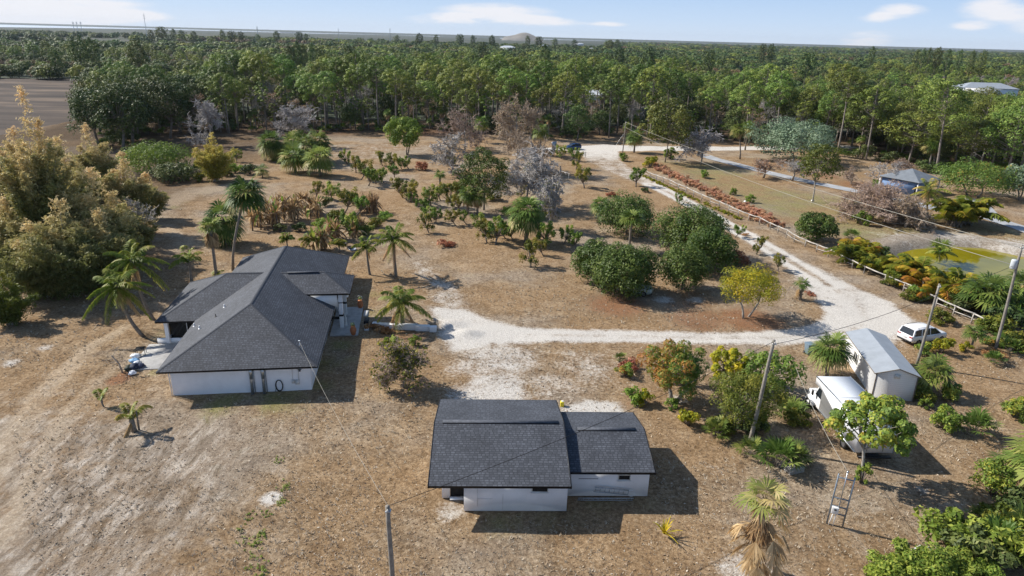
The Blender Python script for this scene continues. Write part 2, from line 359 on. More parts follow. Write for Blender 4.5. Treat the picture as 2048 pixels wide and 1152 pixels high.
G3 = W((1120, 812), (1180, 800), (1235, 805), (1265, 840), (1120, 845))
LAWN = W((1300, 322), (1450, 325), (1560, 372), (1720, 400), (1960, 440), (2120, 480), (2120, 540), (1800, 495), (1640, 470), (1500, 412), (1400, 372))
POND = np.array([G(x, y, -.9)[:2] for x, y in ((1802, 508), (1832, 500), (1900, 494), (1965, 498), (2048, 516), (2130, 535), (2160, 600), (2060, 612), (1960, 592), (1890, 570), (1835, 545), (1805, 525))])
FIELD = W((-400, 166), (165, 158), (210, 190), (160, 225), (60, 260), (-500, 260))
TRK1 = W((250, 655), (170, 700), (90, 775), (20, 880), (-60, 1010)); TRK2 = W((300, 690), (215, 745), (130, 830), (70, 930), (10, 1080))
TRK3 = W((480, 370), (380, 385), (300, 430), (350, 470), (420, 500)); PATH = W((950, 650), (905, 600), (870, 560), (835, 528))

def masks(X, Y):
    m = {}
    dr = road_dist(X, Y, DRIVE, DRW); jn = road_dist(X, Y, JUNC, JW)
    centre = seg_dist(X, Y, DRIVE[3:11]); track = np.exp(-((centre-1.15)/.55)**2)
    upper = soft(Y-84, 12)*soft(188-Y, 10)
    dv = soft(dr, .8)*(.97-.95*upper*(1-(.5+.5*track)))
    dv = dv*(1-.30*np.exp(-(seg_dist(X, Y, DRIVE[8:])/.6)**2)*(Y < 100))
    gravel = np.maximum(dv, soft(jn, .9))
    gravel = np.maximum(gravel, .74*soft(poly_sd(X, Y, SPREAD), 1.6))
    gravel = np.maximum(gravel, .92*soft(poly_sd(X, Y, G1), 1.1))
    gravel = np.maximum(gravel, .72*soft(poly_sd(X, Y, G2), 1.4)); gravel = np.maximum(gravel, .9*soft(poly_sd(X, Y, G3), .7))
    gravel = np.maximum(gravel, .5*soft(road_dist(X, Y, PATH, [2.2, 2.5, 2.0, 1.6]), 1.5))
    for (x, y, r, a) in ((543, 996, .85, .95), (905, 1020, 1.5, .55), (1000, 715, 5, .62), (960, 735, 4, .5), (1180, 735, 5, .45), (1100, 770, 4.5, .45), (1440, 840, 2.2, .3), (1500, 1148, 2.4, .6), (1325, 600, 1.6, .75), (1390, 600, 1.4, .7),
                         (1185, 560, 1.5, .4), (345, 697, .8, .6), (85, 775, 1., .3), (25, 725, 1.2, .6), (90, 695, 1., .6), (1355, 800, 1.2, .5), (1845, 980, .8, .6), (880, 600, 1.5, .6), (1910, 470, 6, .5), (1790, 475, 6, .35), (2040, 490, 6, .55), (1430, 940, 1.0, .3)):
        c = G(x, y); gravel = np.maximum(gravel, a*np.clip(1.4-np.hypot(X-c[0], Y-c[1])/r, 0, 1))
    m['gravel'] = gravel
    g = .62*soft(poly_sd(X, Y, LAWN), 5)
    hx, hy = -25.47, 67.7
    for (x, y, r, a) in ((450, 806, 2.5, .75), (560, 803, 3, .75), (400, 800, 1.2, .6), (645, 770, 1.6, .8), (650, 730, 2.2, .8), (690, 690, 2.0, .75), (700, 720, 1.5, .5), (1000, 1045, 2.2, .5), (1120, 1045, 2.5, .5), (1200, 1010, 2, .5), (1280, 1010, 2, .4), (745, 590, 2, .7), (740, 625, 1.5, .6),
                         (345, 665, 2.5, .4), (345, 415, 2.5, .6), (370, 405, 2, .6), (315, 745, 1, .6), (228, 818, .8, .7), (480, 430, 2, .4), (720, 545, 2, .4), (715, 410, 2.5, .4), (890, 390, 3, .3), (1600, 400, 8, .4), (1700, 430, 8, .6), (480, 345, 3, .3)):
        c = G(x, y); g = np.maximum(g, a*np.clip(1.3-np.hypot(X-c[0], Y-c[1])/r, 0, 1))
    m['green'] = g
    r = np.zeros(X.shape)
    for (x, y, rr, a) in ((1235, 610, 5.5, .8), (1370, 600, 6, .6), (1500, 640, 5.5, .85), (1400, 640, 6, .7), (235, 760, 1.4, .9), (250, 750, 1.2, .9), (620, 793, 2.0, .5), (560, 795, 2, .4), (820, 665, 4, .6), (790, 650, 2.5, .6), (770, 720, 2.2, .5), (1170, 620, 4, .4), (1340, 900, 6, .35),
                          (1710, 965, 2, .6), (1640, 350, 8, .7), (1720, 370, 8, .7), (1480, 330, 7, .5), (1560, 330, 10, .6), (640, 262, 20, .7), (850, 262, 20, .8), (500, 262, 15, .6), (1080, 530, 5, .4), (1010, 470, 6, .3), (940, 460, 6, .3), (1570, 590, 3, .4), (1850, 390, 9, .4), (1225, 275, 8, .5), (1290, 850, 3, .4), (1250, 810, 1.5, .6), (660, 320, 5, .3), (870, 500, 5, .35), (1780, 880, 2, .5), (1380, 620, 7, .5)):
        c = G(x, y); r = np.maximum(r, a*np.clip(1.4-np.hypot(X-c[0], Y-c[1])/rr, 0, 1))
    m['rust'] = r*.78
    p = np.maximum(soft(road_dist(X, Y, TRK1, [1, 1.3, 1.5, 1.6, 1.8]), .9), soft(road_dist(X, Y, TRK2, [.8, 1.1, 1.3, 1.4, 1.5]), 1.2))*.62
    p = np.maximum(p, .7*soft(road_dist(X, Y, TRK3, [3, 3.5, 2.5, 2, 1.5]), 2)); m['tan'] = p
    grey = .45*soft(poly_sd(X, Y, CLEAR), 3); ll = soft(-16-X, 8)*soft(52-Y, 8)*.65; grey = np.maximum(grey, ll)
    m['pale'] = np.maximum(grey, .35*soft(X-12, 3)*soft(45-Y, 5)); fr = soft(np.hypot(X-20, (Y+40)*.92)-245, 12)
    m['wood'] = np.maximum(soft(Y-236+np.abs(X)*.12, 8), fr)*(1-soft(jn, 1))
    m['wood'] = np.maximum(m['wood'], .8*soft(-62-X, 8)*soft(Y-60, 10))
    bank = soft(poly_sd(X, Y, POND)+5.5, 2.5); m['bank'] = bank*soft(poly_sd(X, Y, POND)*-1+2, 2)
    m['field'] = soft(poly_sd(X, Y, FIELD), 6); m['wood'] = m['wood']*(1-m['field'])
    return m

_rs = rnd(5)
_k = [(_rs.uniform(.05, .6), _rs.uniform(0, 2*pi), _rs.uniform(0, 6)) for _ in range(22)]
def terrain_z(X, Y):
    z = 0
    for f, a, ph in _k: z = z+np.sin(f*(X*cos(a)+Y*sin(a))*2+ph)*.018/(f+.25)*.35
    sd = poly_sd(X, Y, POND); z = z - 1.6*np.clip((sd+2.2)/2.6, 0, 1)
    h = G(935, 668); d = np.hypot((X-h[0])/1.9, (Y-h[1])/1.2); z = z+.5*np.clip(1-d, 0, 1)
    h = G(900, 648); d = np.hypot((X-h[0])/2.4, (Y-h[1])/1.4); z = z+.4*np.clip(1-d, 0, 1)
    for T_ in (TRK1, TRK2):
        dd = seg_dist(X, Y, T_); z = z-.07*np.exp(-((dd-.75)/.28)**2)
    for (x, y, r, hh) in ((938, 292, 0, 0), (685, 322, 3, .8), (1010, 262, 0, 0), (500, 335, 5, .9)):
        if r:
            h = G(x, y); z = z+hh*np.clip(1-np.hypot(X-h[0], Y-h[1])/r, 0, 1)
    return z

def ground_material():
    k = NT('sandy_ground'); P = k.pos()
    A = k.n('ShaderNodeAttribute'); A.attribute_name = 'mask_a'; B = k.n('ShaderNodeAttribute'); B.attribute_name = 'mask_b'; C = k.n('ShaderNodeAttribute'); C.attribute_name = 'mask_c'
    sa = k.n('ShaderNodeSeparateColor'); k.l(A.outputs['Color'], sa.inputs[0]); sb = k.n('ShaderNodeSeparateColor'); k.l(B.outputs['Color'], sb.inputs[0]); sc = k.n('ShaderNodeSeparateColor'); k.l(C.outputs['Color'], sc.inputs[0])
    big = k.noise(.055, 6, .6, P); mid = k.noise(.42, 7, .68, P, .6); fine = k.noise(3.2, 7, .75, P, .3); grain = k.noise(11., 5, .8, P)
    mp = k.n('ShaderNodeMapping'); mp.inputs['Rotation'].default_value = (0, 0, radians(12)); mp.inputs['Scale'].default_value = (1.3, .3, 1); k.l(P, mp.inputs[0]); streak = k.noise(1.1, 7, .7, mp.outputs[0], .4)
    base = k.ramp(k.math('ADD', k.math('MULTIPLY', mid, .55), k.math('MULTIPLY', fine, .45)), [(.36, (.105, .066, .035)), (.45, (.205, .138, .080)), (.53, (.32, .225, .135)), (.63, (.50, .385, .255))])
    base = k.mix(k.math('MULTIPLY', k.sstep(streak, .42, .62), .55), base, k.ramp(fine, [(.38, (.165, .112, .062)), (.5, (.32, .235, .145)), (.62, (.54, .43, .30))]))
    base = k.mix(k.math('MULTIPLY', k.sstep(big, .48, .66), .5), base, k.ramp(fine, [(.38, (.22, .19, .155)), (.62, (.47, .42, .355))]))
    base = k.mix(k.math('MULTIPLY', k.sstep(big, .56, .40), .55), base, k.ramp(fine, [(.36, (.165, .098, .045)), (.64, (.43, .275, .14))]))
    def msk(v, scale_n, amt, lo=.35, hi=.65):
        return k.sstep(k.math('ADD', v, k.math('MULTIPLY', k.math('SUBTRACT', scale_n, .5), amt)), lo, hi)
    wl = k.ramp(fine, [(.35, (.20, .19, .18)), (.65, (.34, .32, .29))]);
    base = k.mix(msk(sb.outputs[1], mid, 1.3, .3, .8), base, k.ramp(streak, [(.38, (.17, .132, .095)), (.5, (.31, .255, .20)), (.62, (.53, .465, .39))]))   # pale greyish dust
    base = k.mix(k.math('MULTIPLY', msk(sb.outputs[0], mid, .9, .3, .7), .62), base, k.ramp(fine, [(.38, (.36, .275, .185)), (.62, (.60, .49, .36))]))                    # bare sandy tracks
    base = k.mix(k.math('MULTIPLY', msk(sa.outputs[2], fine, 1.2), .85), base, k.ramp(grain, [(.35, (.15, .072, .035)), (.6, (.31, .15, .078)), (.75, (.44, .27, .16))]))      # leaf litter
    base = k.mix(k.math('MULTIPLY', msk(sa.outputs[1], k.math('ADD', k.math('MULTIPLY', mid, .5), k.math('MULTIPLY', big, .5)), 3.2, .2, 1.1), .85), base, k.ramp(fine, [(.35, (.13, .135, .035)), (.6, (.27, .24, .085)), (.8, (.40, .33, .16))]))       # grass
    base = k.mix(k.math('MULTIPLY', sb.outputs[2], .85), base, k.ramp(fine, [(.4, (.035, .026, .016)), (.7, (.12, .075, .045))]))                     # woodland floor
    base = k.mix(k.sstep(sc.outputs[1], .3, .7), base, k.ramp(k.noise(.03, 5, .6, P), [(.35, (.10, .085, .075)), (.6, (.20, .16, .135))]))          # dry field
    base = k.mix(msk(sc.outputs[0], mid, 1.), base, k.ramp(fine, [(.35, (.18, .14, .10)), (.7, (.47, .41, .33))]))                 # pale bank
    gv = k.ramp(grain, [(.3, (.50, .46, .40)), (.6, (.68, .65, .60)), (.8, (.82, .80, .77))])
    gm = msk(sa.outputs[0], k.math('ADD', k.math('MULTIPLY', mid, .5), k.math('MULTIPLY', fine, .5)), 2.3, .25, .85)
    base = k.mix(k.math('MULTIPLY', gm, .93), base, gv)
    # fallen leaves, straw and twigs as small speckles
    vo = k.n('ShaderNodeTexVoronoi'); vo.inputs['Scale'].default_value = 5.5; k.l(P, vo.inputs['Vector'])
    sp = k.math('MULTIPLY', k.sstep(vo.outputs['Distance'], .30, .10), k.sstep(mid, .42, .6))
    spc = k.n('ShaderNodeSeparateColor'); k.l(vo.outputs['Color'], spc.inputs[0])
    spcol = k.ramp(spc.outputs[0], [(.0, (.17, .12, .08)), (.4, (.26, .165, .10)), (.6, (.5, .42, .32)), (.9, (.62, .55, .45))])
    base = k.mix(k.math('MULTIPLY', sp, .5), base, spcol)
    base = k.mix(1., base, k.ramp(grain, [(.34, (.66, .66, .66)), (.5, (1., 1., 1.)), (.66, (1.3, 1.3, 1.3))]), 'MULTIPLY')
    k.l(base, k.b.inputs['Base Color']); k.b.inputs['Roughness'].default_value = .95; k.b.inputs['Specular IOR Level'].default_value = .1
    k.bump(k.math('ADD', k.math('MULTIPLY', fine, .6), k.math('MULTIPLY', grain, .4)), 1., .16)
    return k.m
M['ground'] = ground_material()

def build_ground():
    xs = np.concatenate([np.arange(-150, -60, 1.2), np.arange(-60, 70, .42), np.arange(70, 190, 1.0)])
    ys = np.concatenate([np.arange(-145, -10, 5.), np.arange(-10, 20, 1.5), np.arange(20, 100, .42), np.arange(100, 260, 1.0)])
    X, Y = np.meshgrid(xs, ys); Z = terrain_z(X, Y); m = masks(X, Y)
    edge = np.minimum(np.minimum(X-xs[0], xs[-1]-X), np.minimum(Y-ys[0], ys[-1]-Y)); Z = Z - .5*np.clip(1-edge/4, 0, 1)
    nx, ny = len(xs), len(ys); idx = np.arange(nx*ny).reshape(ny, nx)
    F = np.stack([idx[:-1, :-1], idx[:-1, 1:], idx[1:, 1:], idx[1:, :-1]], -1).reshape(-1, 4)
    V = np.stack([X, Y, Z], -1).reshape(-1, 3)
    cx = V[F, 0].mean(1); cy = V[F, 1].mean(1)
    dr = np.maximum(road_dist(cx, cy, DRIVE, DRW), road_dist(cx, cy, JUNC, JW)) > 0
    lawn = (poly_sd(cx, cy, LAWN) > 0) & ~dr
    tr = (np.maximum(road_dist(cx, cy, TRK1, [1, 1.3, 1.5, 1.6, 1.8]), road_dist(cx, cy, TRK2, [.8, 1.1, 1.3, 1.4, 1.5])) > 0)
    yard = ((poly_sd(cx, cy, G1) > 0) | (poly_sd(cx, cy, G2) > 0) | (poly_sd(cx, cy, G3) > 0)) & ~dr
    kinds = [('ground', ~(dr | lawn | tr | yard)), ('gravel_drive', dr), ('lawn', lawn), ('dirt_track', tr & ~dr), ('gravel_yard', yard & ~tr)]
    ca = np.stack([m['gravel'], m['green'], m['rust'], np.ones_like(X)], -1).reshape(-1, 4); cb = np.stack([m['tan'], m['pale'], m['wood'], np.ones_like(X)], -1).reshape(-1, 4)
    cc = np.stack([m['bank'], m['field'], X*0, np.ones_like(X)], -1).reshape(-1, 4)
    for name, sel in kinds:
        Fs = F[sel]; u, inv = np.unique(Fs, return_inverse=True)
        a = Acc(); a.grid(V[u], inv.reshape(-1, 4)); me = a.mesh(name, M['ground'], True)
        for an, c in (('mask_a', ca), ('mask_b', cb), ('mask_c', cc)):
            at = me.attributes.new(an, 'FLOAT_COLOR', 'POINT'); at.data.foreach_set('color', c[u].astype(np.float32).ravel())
        tag(link(name, me), kind='structure')
    # the plain, one sheet out to the horizon, under the detailed land; woods and fields by noise
    rs = np.concatenate([[0], np.geomspace(139, 60000, 70)]); n = 96; a = Acc(); V = []; ang = np.linspace(0, 2*pi, n, endpoint=False)
    Xp = (rs[:, None]*np.cos(ang)[None]); Yp = (rs[:, None]*np.sin(ang)[None]); V = np.stack([Xp, Yp, np.full_like(Xp, -.35)], -1).reshape(-1, 3)
    V[:n] = (0, 0, -.35)
    id2 = np.arange(len(rs)*n).reshape(len(rs), n); F = np.stack([id2[:-1], id2[1:], np.roll(id2, -1, 1)[1:], np.roll(id2, -1, 1)[:-1]], -1).reshape(-1, 4)
    # cut the pit of the pond out of the sheet: keep only rings beyond the pond's surroundings there
    a.grid(V[n:], F[n:]-n)
    k = NT('plain_ground'); P = k.pos(); c = k.ramp(k.noise(.004, 8, .65, P), [(.35, (.035, .05, .03)), (.5, (.06, .07, .045)), (.62, (.10, .09, .07)), (.75, (.17, .15, .12))])
    k.l(c, k.b.inputs['Base Color']); k.b.inputs['Roughness'].default_value = .95
    tag(link('ground', a.mesh('ground', k.m)), kind='structure')
    # dry field beyond the bamboo, and thin strips of bay water near the horizon
    a = Acc(); a.grid([(*G(x, y)[:2], -.1) for x, y in ((-900, 158), (172, 157), (215, 192), (150, 300), (-900, 300))][:4]+[(*G(-900, 300)[:2], -.1)], [(0, 1, 3, 4)]); a.poly([(*G(x, y)[:2], -.1) for x, y in ((172, 157), (215, 192), (150, 300))])
    k = NT('dry_field'); P = k.pos(); mp = k.n('ShaderNodeMapping'); mp.inputs['Scale'].default_value = (.014, .06, 1); k.l(P, mp.inputs[0])
    k.l(k.ramp(k.noise(1., 8, .65, mp.outputs[0]), [(.35, (.035, .027, .021)), (.5, (.075, .056, .043)), (.62, (.15, .11, .078)), (.75, (.24, .185, .13))]), k.b.inputs['Base Color']); k.b.inputs['Roughness'].default_value = .95
    f = link('dry_field', a.mesh('dry_field', k.m)); tag(f, kind='structure')
    k = NT('bay_water'); k.b.inputs['Base Color'].default_value = (.62, .66, .70, 1); k.b.inputs['Roughness'].default_value = .35; k.b.inputs['Specular IOR Level'].default_value = .5  # bright sky reflection is put into the pale base colour of the water
    M['bay'] = k.m
    a = Acc()
    for band in (((-300, 37, 50), (300, 53, 58.5), (600, 62, 66)), ((560, 60.5, 65.5), (780, 67.5, 70), (880, 71, 73.2)), ((-300, 34.5, 36), (-100, 39, 40), (260, 49, 50)), ((1000, 75.5, 76.8), (1300, 82.7, 83.6), (1500, 87.5, 88.2))):
        for (x0, t0, b0), (x1, t1, b1) in zip(band[:-1], band[1:]):
            def q(x, y):
                g = G(x, max(y, 44.7+(x-0)*.02686+4.3)); return (g[0], g[1], .3)
            a.poly([q(x0, b0), q(x1, b1), q(x1, t1), q(x0, t0)])
    tag(link('bay_water', a.mesh('bay_water', M['bay'])), kind='structure')
    # pond water
    k = NT('pond_water'); P = k.pos(); k.l(k.ramp(k.noise(.12, 4, .6, P), [(.35, (.18, .155, .008)), (.65, (.26, .22, .012))]), k.b.inputs['Base Color']); k.b.inputs['Roughness'].default_value = .05; k.b.inputs['Specular IOR Level'].default_value = .22
    k.bump(k.noise(2.5, 3, .5, P), .06, .02)
    c = POND.mean(0); a = Acc(); a.poly([(*(c+(p-c)*1.04), -.9) for p in POND]); tag(link('pond_water', a.mesh('pond_water', k.m)), kind='structure')
    # paved lane to the right of the lawn
    a = Acc()
    for pts, w in ((W((1405, 309), (1425, 317), (1460, 326), (1530, 344), (1600, 360), (1700, 380), (1790, 396), (1862, 415), (1900, 425)), 1.9), (W((1925, 396), (1950, 402), (1985, 438), (2048, 458), (2130, 490)), 1.9)):
        d = nrm(np.gradient(pts, axis=0)); nn = np.stack([-d[:, 1], d[:, 0]], -1)
        L = np.c_[pts+nn*w, np.full(len(pts), .06)]; R = np.c_[pts-nn*w, np.full(len(pts), .06)]
        V = np.vstack([L, R]); n = len(pts); a.grid(V, [(i+n, i+1+n, i+1, i) for i in range(n-1)])
    tag(link('road', a.mesh('road', plain('pale_asphalt', (.36, .37, .38), .9, var=.25, scale=.3))), kind='structure')
    # landfill hill on the horizon
    g = G(1045, 78.0); d = 5200/np.hypot(g[0], g[1]); cx, cy = g[0]*d, g[1]*d; a = Acc(); n = 25; xs = np.linspace(-1, 1, n)
    X, Y = np.meshgrid(xs, xs); Z = 56*np.clip(1-np.abs(X)**2.5, 0, 1)**.7*np.clip(1-Y**2, 0, 1)**.5*(.85+.15*np.sin(X*5+1)); V = np.stack([cx+X*150, cy+Y*260, Z-1], -1).reshape(-1, 3)
    id3 = np.arange(n*n).reshape(n, n); a.grid(V, np.stack([id3[:-1, :-1], id3[:-1, 1:], id3[1:, 1:], id3[1:, :-1]], -1).reshape(-1, 4))
    tag(link('hill', a.mesh('hill', plain('hill_earth', (.24, .22, .19), .95, var=.3, scale=.01), True)), kind='structure')
build_ground()

# ------------------------------------------------------------------ buildings
def uv_roof(me):
    """shingle courses run level on every slope: u along the eave, v up the slope, in metres"""
    uvl = me.uv_layers.new(name='UVMap'); nl = len(me.loops); li = np.zeros(nl, np.int32); me.loops.foreach_get('vertex_index', li)
    co = np.zeros(len(me.vertices)*3, np.float32); me.vertices.foreach_get('co', co); co = co.reshape(-1, 3); out = np.zeros((nl, 2), np.float32)
    for p in me.polygons:
        n = np.array(p.normal); u = np.cross([0, 0, 1.], n); L = np.linalg.norm(u)
        u = u/L if L > 1e-4 else np.array([1., 0, 0]); v = np.cross(n, u)
        for i in range(p.loop_start, p.loop_start+p.loop_total):
            c = co[li[i]]; out[i] = (c@u, c@v)
    uvl.data.foreach_set('uv', out.ravel())

def roof_part(name, planes, parent, h=.17, label=None):
    a = Acc()
    for p in planes: a.prism(p, h, 0, 1)
    me = a.mesh(name, [M['shingle'], M['fascia']]); uv_roof(me); o = link(name, me, parent)
    if label: o['label'] = label
    return o
def caps(name, lines, parent, w=.13, h=.035, mat='ridge'):
    a = Acc()
    for p, q in lines:
        p = np.array(p, float); q = np.array(q, float); n = max(2, int(np.linalg.norm(q-p)/.3)); d = nrm(q-p); s = nrm(np.cross(d, [0, 0, 1]))
        for i in range(n):                       # overlapping cap shingles
            a0 = p+(q-p)*i/n; a1 = p+(q-p)*(i+1.15)/n if i < n-1 else q
            up = np.array([0, 0, 1.]); l0 = a0+s*w-up*.05; r0 = a0-s*w-up*.05; l1 = a1+s*w-up*.05+up*.02; r1 = a1-s*w-up*.05+up*.02
            a.grid([l0, a0+up*h, r0, l1, a1+up*(h+.02), r1], [(0, 3, 4, 1), (1, 4, 5, 2)])
    return part(name, a, M[mat], parent)

def build_house():
    th = radians(8.2); S = .52
    root = thing('house', 'large white hipped house with dark shingle roof and a porch on each side', 'house', (-25.47, 67.7, 0), th)
    w, l, ze = 6.62, 15.8, 2.7; zr = ze+S*w
    A = (0, l-w, zr); B = (0, -(l-w), zr); FL, FR, BR, BL = (-w, -l, ze), (w, -l, ze), (w, l, ze), (-w, l, ze)
    roof_part('roof', [[FL, FR, B], [FR, BR, A, B], [BR, BL, A], [BL, FL, B, A]], root)
    caps('ridge_caps', [(B, A), (FL, B), (FR, B), (BR, A), (BL, A)], root)
    # left wing, open porch under its own hip
    v0, v1, u0 = -4.72, 6.75, -10.4; vm = (v0+v1)/2; hw = (v1-v0)/2; z2 = ze+S*hw; um = -(zr-z2)/S
    def mainz(u): return zr-S*abs(u)
    lift = .004
    W0, W1 = (u0, v0, ze), (u0, v1, ze); R0 = (u0+hw, vm, z2); R1 = (um, vm, z2+lift)
    roof_part('porch_roof', [[W0, (-w, v0, ze), R1, R0], [W0, R0, W1], [W1, R0, R1, (-w, v1, ze)]], root, label='hipped roof over the screened porch on the left')
    caps('ridge_caps', [(R0, R1), (W0, R0), (W1, R0)], root)
    # right porch, taller hip roof on columns
    p0, p1, ur, zp = -2.0, 3.72, 8.27, 4.2; pm = (p0+p1)/2; ph = (p1-p0)/2; zq = zp+S*ph; ul = (zr-zp)/S; uq = (zr-zq)/S
    E0, E1 = (ur, p0, zp), (ur, p1, zp); Q0 = (ur-ph, pm, zq); Q1 = (uq, pm, zq)
    roof_part('porch_roof', [[(ul, p0, zp), E0, Q0, Q1], [E0, E1, Q0], [E1, (ul, p1, zp), Q1, Q0]], root, label='raised hipped roof over the entrance columns on the right')
    caps('ridge_caps', [(Q1, Q0), (E0, Q0), (E1, Q0)], root)
    a = Acc(); a.box((3.2, pm-.0, zq+.015), (3.3, .34, .035)); part('ridge_vent', a, M['ventcap'], root)
    a = Acc(); a.box((3.2, pm-.19, zq+.0), (3.3, .03, .035)); part('vent_lip', a, M['fascia'], root)
    # walls
    a = Acc(); ov = .78
    a.box((0, 0, 1.24), (2*(w-ov), 2*(l-ov), 2.5)); wl = part('wall', a, M['white'], root); bevel(wl, .03)
    a = Acc(); a.box((ul/2+ur/2-.9, p0+.25, (zp+2.6)/2), (ur-ul-1.0, .2, zp-2.6-.2)); a.box((ur-.35, pm, zp-.35), (.24, p1-p0-.6, .4)); a.box((6.2, p1-.5, 1.9), (.3, .3, 3.8)); part('porch_beam', a, M['white2'], root)
    a = Acc(); a.box((w-ov+.02, pm, 1.15), (.06, 1.1, 2.1)); part('door', a, M['black'], root)
    a = Acc(); a.box((w-ov+.02, -6.5, 1.5), (.06, 1.5, 1.1)); part('window', a, M['glass'], root)
    for v in (p0+.63, p0+4.3):
        for u in ((7.18,) if v > 0 else (7.18,)):
            a = Acc(); a.box((u, v, 1.95), (.42, .42, 3.9)); c = part('column', a, M['white2'], root); bevel(c, .02)
            for zb, hb in ((1.55, .22), (3.0, .1)): a = Acc(); a.box((u, v, zb), (.45, .45, hb)); part('black_band', a, M['black'], c)
    a = Acc(); a.box((6.3, p0+.63, 1.2), (1.3, .16, .25)); part('rail', a, M['black'], root)
    # screened porch on the left: corner posts, knee wall, dark screen
    for (u, v) in ((u0+.75, v0+.75), (u0+.75, v1-.75), (u0+.75, 1.0), (-w+.3, v0+.75)):
        a = Acc(); a.box((u, v, 1.26), (.36, .36, 2.5)); c = part('column', a, M['white2'], root); bevel(c, .02)
    a = Acc(); a.box(((u0-w)/2+.5, v0+.75, .3), (w+u0*-1-2*w+1.6, .14, .6)); a.box((u0+.75, (v0+v1)/2, .3), (.14, v1-v0-1.7, .6)); part('knee_wall', a, M['white2'], root)
    k = NT('insect_screen'); k.b.inputs['Base Color'].default_value = (.02, .02, .02, 1); k.b.inputs['Alpha'].default_value = .72; k.b.inputs['Roughness'].default_value = .8
    a = Acc(); a.box(((u0-w)/2+.5, v0+.76, 1.55), (2.6, .01, 1.85)); a.box((u0+.76, (v0+v1)/2, 1.55), (.01, v1-v0-1.8, 1.85)); part('screen', a, k.m, root)
    a = Acc(); a.box(((u0-w)/2+.8, v0+.72, 1.5), (.05, .05, 1.8)); a.box(((u0-w)/2+.5, v0+.72, 2.42), (2.6, .05, .1)); part('screen_frame', a, M['white2'], root)
    # gutter line / downpipe at the front left corner, service mast, meters, hose, metal ducts
    a = Acc(); a.tube([(-w+.75, -l+.7, 2.45), (-w+.72, -l+.68, 2.2), (-w+.73, -l+.7, .05)], .045, 8); part('downpipe', a, M['white2'], root, True)
    for u in (.85, 1.85):
        a = Acc(); a.tube([(u, -l+.62, 2.6), (u, -l+.55, 1.3), (u, -l+.45, .02)], .14, 10); a.tube([(u, -l+.62, 2.6), (u, -l+.58, 1.45)], .165, 10); a.tube([(u+.2, -l+.70, 2.5), (u+.2, -l+.66, .05)], .035, 6); part('metal_duct', a, M['galv'], root, True)
    a = Acc()
    for q in range(4):
        t = np.linspace(0, 2*pi, 28); a.tube(np.stack([3.1+(.26+.02*q)*np.cos(t), np.full(28, -l+.70-.015*q), .62+(.5+.02*q)*np.sin(t)], -1), .022, 5, cap=False)
    a.tube([(2.85, -l+.68, .5), (2.75, -l+.6, .15), (2.7, -l+.55, .03)], .02, 5); part('coiled_cable', a, M['black'], root, True)
    a = Acc(); a.box((4.32, -l+.72, .95), (.26, .14, .32)); a.box((4.68, -l+.71, .9), (.34, .16, .42)); a.tube([(4.8, -l+.72, 1.1), (4.85, -l+.72, 2.5)], .03, 6); a.tube([(4.3, -l+.73, 1.1), (4.3, -l+.73, 2.4)], .02, 6); part('meter_box', a, M['dirtywhite'], root)
    a = Acc(); a.lathe([(.02, 0), (.09, .02), (.09, .06), (.02, .08)], (4.95, -l+.66, 1.95), 10); a.box((4.95, -l+.7, 2.1), (.3, .05, .05)); part('wall_lamp', a, M['black'], root)
    a = Acc(); z = ze+S*1.7; a.tube([(4.97, -14.1, z-.1), (4.97, -14.1, z+.75)], .035, 8); a.lathe([(.05, 0), (.09, .03), (.08, .12), (.02, .16)], (4.97, -14.1, z+.72), 10); a.tube([(4.97, -14.1, z+.3), (5.35, -14.4, z-.15)], .012, 5); part('service_mast', a, M['galv'], root, True)
    for (px, py, zz) in ((447.5, 602, 5), (431, 628, 4.5), (397.5, 645, 4.2), (387, 641, 3.6)):
        g = G(px, py, zz); d = g[:2]-np.array([-25.47, 67.7]); u = d[0]*cos(th)+d[1]*sin(th); v = -d[0]*sin(th)+d[1]*cos(th); z = mainz(u)
        a = Acc(); a.tube([(u, v, z-.1), (u, v, z+.3)], .06 if px != 431 else .04, 8); a.lathe([(.15, 0), (.08, .08)], (u, v, z-.02), 8); part('vent_pipe', a, M['white2'] if px != 431 else M['black'], root)
    # patios: both sides
    a = Acc(); a.box((7.55, .4, .07), (2.9, 7.9, .14)); pt = part('porch_slab', a, M['conc'], root); bevel(pt, .02)
    a = Acc(); a.box((-10.0, -7.0, .05), (2.9, 5.6, .10)); a.box((-8.2, -6.9, .04), (.9, 5.4, .08)); pt = part('patio_slab', a, M['conc'], root); bevel(pt, .02)
    return root
build_house()

